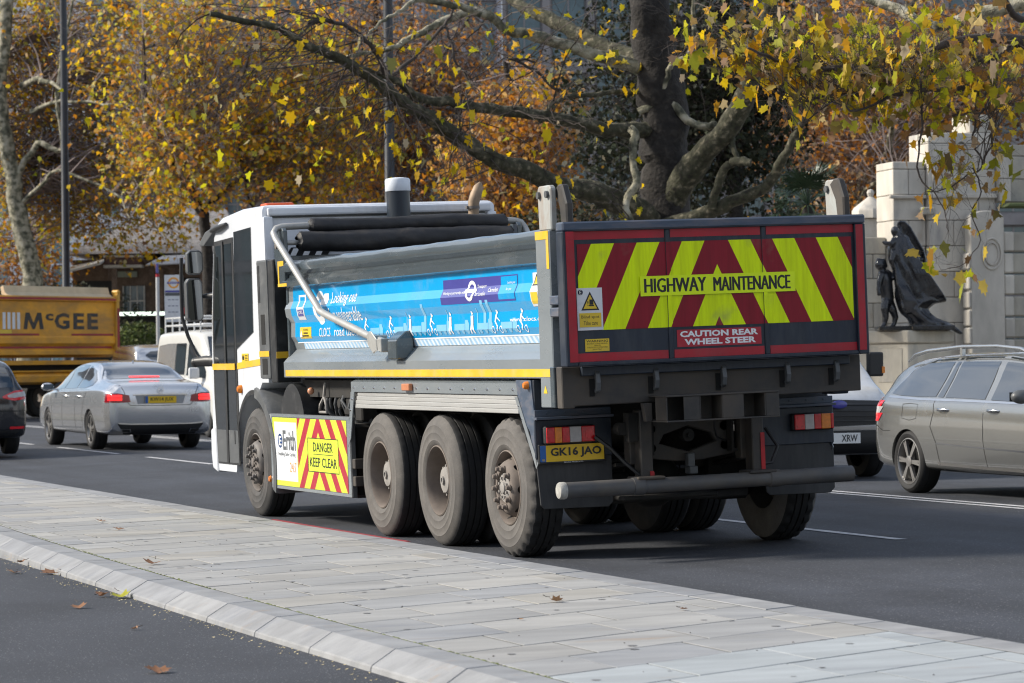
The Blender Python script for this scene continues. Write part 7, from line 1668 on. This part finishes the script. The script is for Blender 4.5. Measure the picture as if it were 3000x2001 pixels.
back_tree(70, 115, 'plane tree with pale mottled trunk at the left edge, behind the yellow tipper',
          [(95, 860), (70, 700), (40, 540), (15, 400), (0, 250), (20, 60), (30, -200)],
          [([(40, 530), (110, 420), (180, 440), (170, 270), (190, 120), (230, -60)], -2, .16), ([(90, 330), (150, 300), (260, 300), (350, 310), (470, 300)], -4, .10), ([(70, 250), (110, 235), (170, 255), (185, 290)], -3, .15), ([(60, 600), (120, 540), (170, 500), (330, 560), (380, 640)], -3, .10), ([(5, 180), (60, 120), (100, 110)], 2, .08), ([(170, 250), (240, 160), (300, 40), (330, -100)], -2, .1)],
          [(250, 130, 3, 420, 270, 4), (250, 420, 4, 380, 280, 3.5), (360, 600, 3, 300, 190, 3), (100, 560, 5, 240, 240, 3)], 1000, 9500, .19, M_LF_LEFT, 31, M_BARKP, .46, spread=.4)
back_tree(620, 97, 'leaning dark trunked plane tree with olive gold leaves above the truck cab',
          [(606, 690), (590, 620), (560, 560), (540, 520), (545, 420), (580, 250), (600, 0)],
          [([(590, 610), (680, 540), (760, 460), (830, 330), (870, 150)], 2, .10), ([(560, 540), (480, 440), (430, 300), (420, 100)], -3, .09), ([(700, 400), (720, 540), (760, 620), (900, 570), (930, 470), (950, 330)], 3, .07), ([(545, 420), (640, 330), (720, 200), (760, 50)], -4, .08)],
          [(620, 200, 0, 420, 300, 5), (720, 430, 0, 360, 200, 5), (950, 330, 3, 280, 300, 4), (480, 480, -3, 200, 160, 4)], 1200, 7000, .18, M_LF_LEFT, 37, M_BARKD, .2, spread=.4)
back_tree(1120, 105, 'brown twiggy garden tree behind the second lamp post',
          [(1130, 700), (1120, 560), (1100, 400), (1090, 250), (1100, 50), (1090, -150)],
          [([(1120, 560), (1010, 420), (950, 280), (900, 60)], 3, .10), ([(1100, 420), (1200, 300), (1290, 180), (1380, 40)], -3, .10), ([(1110, 500), (1250, 440), (1400, 380), (1500, 300)], -2, .08)],
          [(1130, 240, 0, 420, 330, 5), (1000, 520, 0, 320, 220, 4), (1330, 430, 0, 330, 260, 4)], 1300, 7600, .16, M_LF_BRN, 41, M_BARKD, .28, twm=M_TWIGG, name='garden_tree', spread=.35)
back_tree(1480, 84, 'sunlit orange leaved tree behind the exhaust stack',
          [(1480, 720), (1470, 600), (1490, 480), (1500, 330), (1480, 180)],
          [([(1480, 560), (1400, 470), (1360, 380), (1330, 260)], 1, .07), ([(1490, 500), (1560, 420), (1620, 330), (1660, 250)], -1, .07), ([(1475, 640), (1390, 600), (1320, 560)], 1, .05)],
          [(1480, 480, 0, 230, 240, 3), (1560, 330, 0, 170, 170, 3), (1540, 610, 0, 260, 110, 2.5)], 420, 3400, .17, M_LF_ORG, 43, M_BARKD, .16, name='garden_tree', spread=.3)
back_tree(2600, 88, 'brown leaved tree with pale limbs behind the memorial wall',
          [(2560, 760), (2570, 600), (2600, 480), (2640, 330), (2660, 150), (2680, -80)],
          [([(2480, 620), (2540, 510), (2590, 470), (2610, 400), (2625, 330)], -6, .2), ([(2500, 620), (2560, 540), (2630, 530)], -6, .1), ([(2600, 400), (2480, 250), (2400, 100), (2380, -60)], 2, .14), ([(2640, 300), (2760, 200), (2850, 60)], 2, .14), ([(2640, 360), (2800, 330), (2920, 260)], 2, .1)],
          [(2600, 220, 0, 480, 300, 5), (2450, 500, 0, 260, 220, 4), (2880, 230, 0, 280, 260, 4), (2250, 250, 3, 260, 260, 4)], 1200, 6800, .16, M_LF_BRN, 47, M_BARKP, .34, name='garden_tree', spread=.35)
back_tree(2160, 74, 'dense dark evergreen tree behind the big plane tree trunk',
          [(2160, 760), (2150, 500), (2130, 250), (2120, -50)],
          [([(2150, 500), (1980, 350), (1850, 200)], 1, .1), ([(2140, 400), (2280, 300), (2380, 200)], 1, .1)],
          [(1860, 250, 0, 280, 280, 3), (2120, 220, 0, 300, 330, 3), (1880, 520, 0, 260, 170, 2.5), (2180, 520, 1, 250, 190, 2.5)], 420, 8000, .15, M_LF_EVG, 53, M_BARKD, .25, name='evergreen_tree', twm=M_TWIG, spread=.3, per=4)

# ---------------------------------------------------------------- fan palm
rr = random.Random(61)
PM, BP = tree_root(2370, 67, 'dark green fan palm between the plane trunk and tailgate hinge', 'palm', 'fan_palm', None)
OP = tuple(BP); top = at(2365, 600, 67)
M_PALM = pm('palm leaf', (.022, .045, .022), .45, var=.3, vs=3); M_PALMY = pm('yellowing palm leaf', (.16, .17, .04), .5, var=.3, vs=3)
mb = MB(OP); limb(mb, [BP, (BP + top) / 2 + Vector((.05, 0, 0)), top], .16, .13, rr, 12, .01); mb.build('trunk', M_BARKD, PM, 60)
for i in range(34):
    az = rr.uniform(0, 2 * pi); el = rr.uniform(-.5, 1.25); L = rr.uniform(.55, .85)
    d = Vector((cos(az) * cos(el), sin(az) * cos(el), sin(el))); c = top + d * L + Vector((0, 0, -.08 * L)); mb = MB(OP)
    mb.tube([top, top + d * L * .5 + Vector((0, 0, .05)), c], [.014, .011, .009], 4, cap=False)
    sd = d.cross(Vector((0, 0, 1))); sd = sd.normalized() if sd.length > .1 else Vector((1, 0, 0)); up = sd.cross(d)
    for k in range(19):
        a = radians(-105 + 210 * k / 18); v = d * cos(a) + sd * sin(a) + up * .12 * rr.uniform(-1, 1); ln = rr.uniform(.5, .65) * (1 - .25 * abs(a) / 2)
        q = c + v * ln + Vector((0, 0, -.10 * rr.random() - .05)); m = c + v * ln * .5; w = (d * -sin(a) + sd * cos(a)) * .022
        mb.add([c, m + w, q, m - w], [(0, 1, 2, 3)])
    mb.build('palm_leaf', M_PALMY if el < -.25 and i % 3 == 0 else M_PALM, PM, merge=False)

# low green shrub behind the pale van, hedge line in the garden
def shrub(px, py, d, rx, ry, rd, n, lab, mat, seed, size=.12):
    rr = random.Random(seed); p = at(px, 1050, d); o = empty('garden_shrub', (p.x, p.y, .19), 0, 0, lab, 'shrub', 'shrubs in the garden'); B = Vector((p.x, p.y, .19))
    pts = [q for q in ell(px, py, d, rx, ry, rd, n, rr, .3)]
    tag(_link(bpy.data.objects.new('foliage', leaves_mesh('foliage', [Vector(q) - B for q in pts], size, LT3, mat, np.random.default_rng(seed), .2)), o), kind='stuff')
    mb = MB(tuple(B))
    for q in rr.sample(pts, 26): mb.tube([B + Vector((rr.gauss(0, .1), rr.gauss(0, .1), 0)), (B + Vector(q)) / 2 + Vector((0, 0, .2)), q], [.02, .014, .005], 3, cap=False)
    tag(mb.build('stems', M_TWIG, o, merge=False), kind='stuff')
M_SHR = leaf_mat('shrub leaves', [(.05, .08, .02), (.09, .12, .03), (.03, .05, .015), (.14, .15, .05)], .25)
shrub(410, 1010, 112, 90, 70, 1.2, 1500, 'green garden shrub beside the pale van roof rack', M_SHR, 71, .2); shrub(2330, 700, 72, 150, 90, 1.2, 2200, 'dark shrub under the fan palm', M_LF_EVG, 73)
shrub(1750, 720, 80, 420, 120, 1.5, 5200, 'long dark hedge behind the big plane tree', M_LF_EVG, 79, .16); shrub(1250, 760, 100, 520, 150, 1.5, 4200, 'brown and green hedge behind the white truck cab roof', M_LF_LEFT, 83, .18); shrub(120, 930, 118, 330, 110, 1.5, 2500, 'dark hedge behind the yellow tipper lorry', M_LF_EVG, 89, .2)

shrub(40, 800, 121, 200, 150, 1.5, 3000, 'brown thicket behind the pale mottled trunk at the left edge', M_LF_BRN, 97, .2)
# ================================================================== FALLEN LEAVES
rr = random.Random(91); g9 = np.random.default_rng(91)
M_FALL = leaf_mat('fallen leaf', [(.30, .17, .09), (.38, .24, .15), (.22, .10, .05), (.34, .20, .11)], .15, .7)
M_FALLY = leaf_mat('fallen green leaf', [(.40, .42, .04), (.35, .30, .03)], .2, .6)
def fallen(px, py, z, size, lab, mat=M_FALL, tilt=.25, seed=0, group=None):
    r = random.Random(seed + int(px)); d = (z - CAM.z); v = CF + CR * ((px - 1500) / FPX) - CU * ((py - 1000.5) / FPX); p = CAM + v * (d / v.z)
    t = LT; n = len(t); mb = MB(); cu = r.uniform(.35, .8)
    rim = [(size * x, size * y, size * cu * (abs(x) * .7 + y * y * .5) * (1 + .4 * r.random())) for x, y in t]
    mb.add([(0, 0, .002)] + rim, [(0, 1 + i, 1 + (i + 1) % n) for i in range(n)])
    o = mb.build('fallen_leaf', mat, None, 60, merge=False); o.location = (p.x, p.y, z + .006); o.rotation_euler = (r.uniform(-tilt, tilt), r.uniform(-tilt, tilt), r.uniform(0, 6.3))
    tag(o, lab, 'leaf', group)
    st = MB(); st.tube([(0, -.5 * size, .25 * size), (.05 * size, -.8 * size, .22 * size), (.16 * size, -1.1 * size, .3 * size)], [.0022, .002, .0025], 5); st.build('leaf_stalk', M_TWIG, o, 60)
G = 'fallen leaves on the ground'
for i, (px, py, z, s, lab, m) in enumerate([
    (460, 1972, 0, .13, 'pale brown fallen leaf with long stalk at the bottom edge of the cycle track', M_FALL),
    (355, 1753, 0, .13, 'green and brown fallen leaf lying curled in front of the near kerb', M_FALLY), (300, 1749, 0, .10, 'rust brown leaf half tucked against the green fallen leaf', M_FALL),
    (232, 1783, 0, .10, 'small dark rust leaf on the cycle track below the green one', M_FALL),
    (145, 1683, 0, .14, 'broad brown fallen leaf with raised stalk beside the near kerb', M_FALL), (40, 1681, 0, .11, 'flat brown fallen leaf on the cycle track at the left edge', M_FALL),
    (62, 1650, 0, .07, 'tiny brown leaf touching the kerb foot at the left edge', M_FALL),
    (445, 1655, .1, .13, 'brown curled leaf on the paving slabs near the moss line', M_FALL), (345, 1553, .1, .11, 'thin brown leaf with long stalk on the paving, farther of two', M_FALL), (295, 1529, .1, .10, 'dark crumpled leaf with stalk on the paving, farthest left', M_FALL),
    (1630, 1765, .1, .085, 'small dark flattened leaf on the slabs below the rear wheel', M_FALL), (2003, 1788, .1, .05, 'tiny brown leaf on the paving slabs at lower right', M_FALL), (1527, 1817, .1, .03, 'brown crumb of leaf in the middle of the paving', M_FALL), (395, 1846, 0, .05, 'small dark leaf scrap on the cycle track', M_FALL)]):
    fallen(px, py, z, s, lab, m, .2, i)
# crumbs of dry leaf and grit: uncountable
mb = MB()
for i in range(420):
    y = rr.uniform(12, 26); x = 4.60 + near_shift(y) - abs(rr.gauss(0, .10)); r = rr.uniform(.003, .009); a = rr.uniform(0, 3)
    mb.add([(x, y, .004), (x + r * cos(a) * 1.6, y + r * sin(a) * 1.6, .006), (x + r, y + r * .8, .009)], [(0, 1, 2)])
tag(mb.build('leaf_crumbs', pm('dry crumbs', (.50, .42, .24), .9, var=.3), merge=False), 'pale dry leaf crumbs along the foot of the near kerb', 'leaf litter', kind='stuff')
mb = MB()
for i in range(55):
    x, y = rr.uniform(5.0, 7.4), rr.uniform(11, 24); mb.ball((x, y, .102), rr.uniform(.002, .006), 5, 3, (1.3, 1, .5))
tag(mb.build('seed_crumbs', M_TWIG, merge=False), 'dark seed crumbs scattered over the paving', 'seeds', kind='stuff')
mb = MB()
for i in range(2200):
    y = rr.uniform(20, 140); x = 21.25 - abs(rr.gauss(0, .35)); s = rr.uniform(.05, .12); a = rr.uniform(0, 6.3)
    mb.add([(x + s * cos(a + q * 2.1), y + s * sin(a + q * 2.1), ZR + .006 + rr.random() * .03) for q in range(3)], [(0, 1, 2)])
for i in range(1500):
    y = rr.uniform(20, 90); x = rr.uniform(21.7, 27); s = rr.uniform(.05, .12); a = rr.uniform(0, 6.3)
    mb.add([(x + s * cos(a + q * 2.1), y + s * sin(a + q * 2.1), .20 + rr.random() * .03) for q in range(3)], [(0, 1, 2)])
tag(mb.build('gutter_leaves', M_LF_BRN, merge=False), 'drift of brown leaves along the far kerb', 'leaf litter', kind='stuff')

# unseen trees added for reflections in glass and paint and to darken rear-facing surfaces
NB = [TREES[0], TREES[1], TREES[4]]
for i, (x, y) in enumerate([(-24, -16), (-11, -15), (1, -16), (12, -15), (23, -17), (34, -15), (-26, 6), (-29, 22), (-30, 38), (-31, 54), (-31, 70), (-32, 86), (-33, 102), (-32, 120), (-30, 140)]):
    c = copy_tree(NB[i % 3]); c.location = (x, y, 0); c.rotation_euler = (0, 0, i * 2.1); s = .8 + .12 * (i % 3); c.scale = (s, s, s)
    c.name = 'plane_tree'; c['label'] = 'autumn plane tree added out of view, for reflections and darker rear faces'; c['group'] = 'added trees out of view'

# trodden gum spots on the slabs
mb = MB()
for i in range(70):
    x, y, r = rr.uniform(5.1, 7.3), rr.uniform(11, 30), rr.uniform(.010, .026)
    mb.add([(x + r * (1 + .25 * rr.random()) * cos(q * pi / 4), y + r * (1 + .25 * rr.random()) * sin(q * pi / 4), .1022) for q in range(8)], [tuple(range(8))])
tag(mb.build('gum_spots', pm('trodden gum', (.17, .17, .175), .8, var=.2), merge=False), 'grey trodden gum spots scattered over the paving slabs', 'gum spots', kind='stuff')
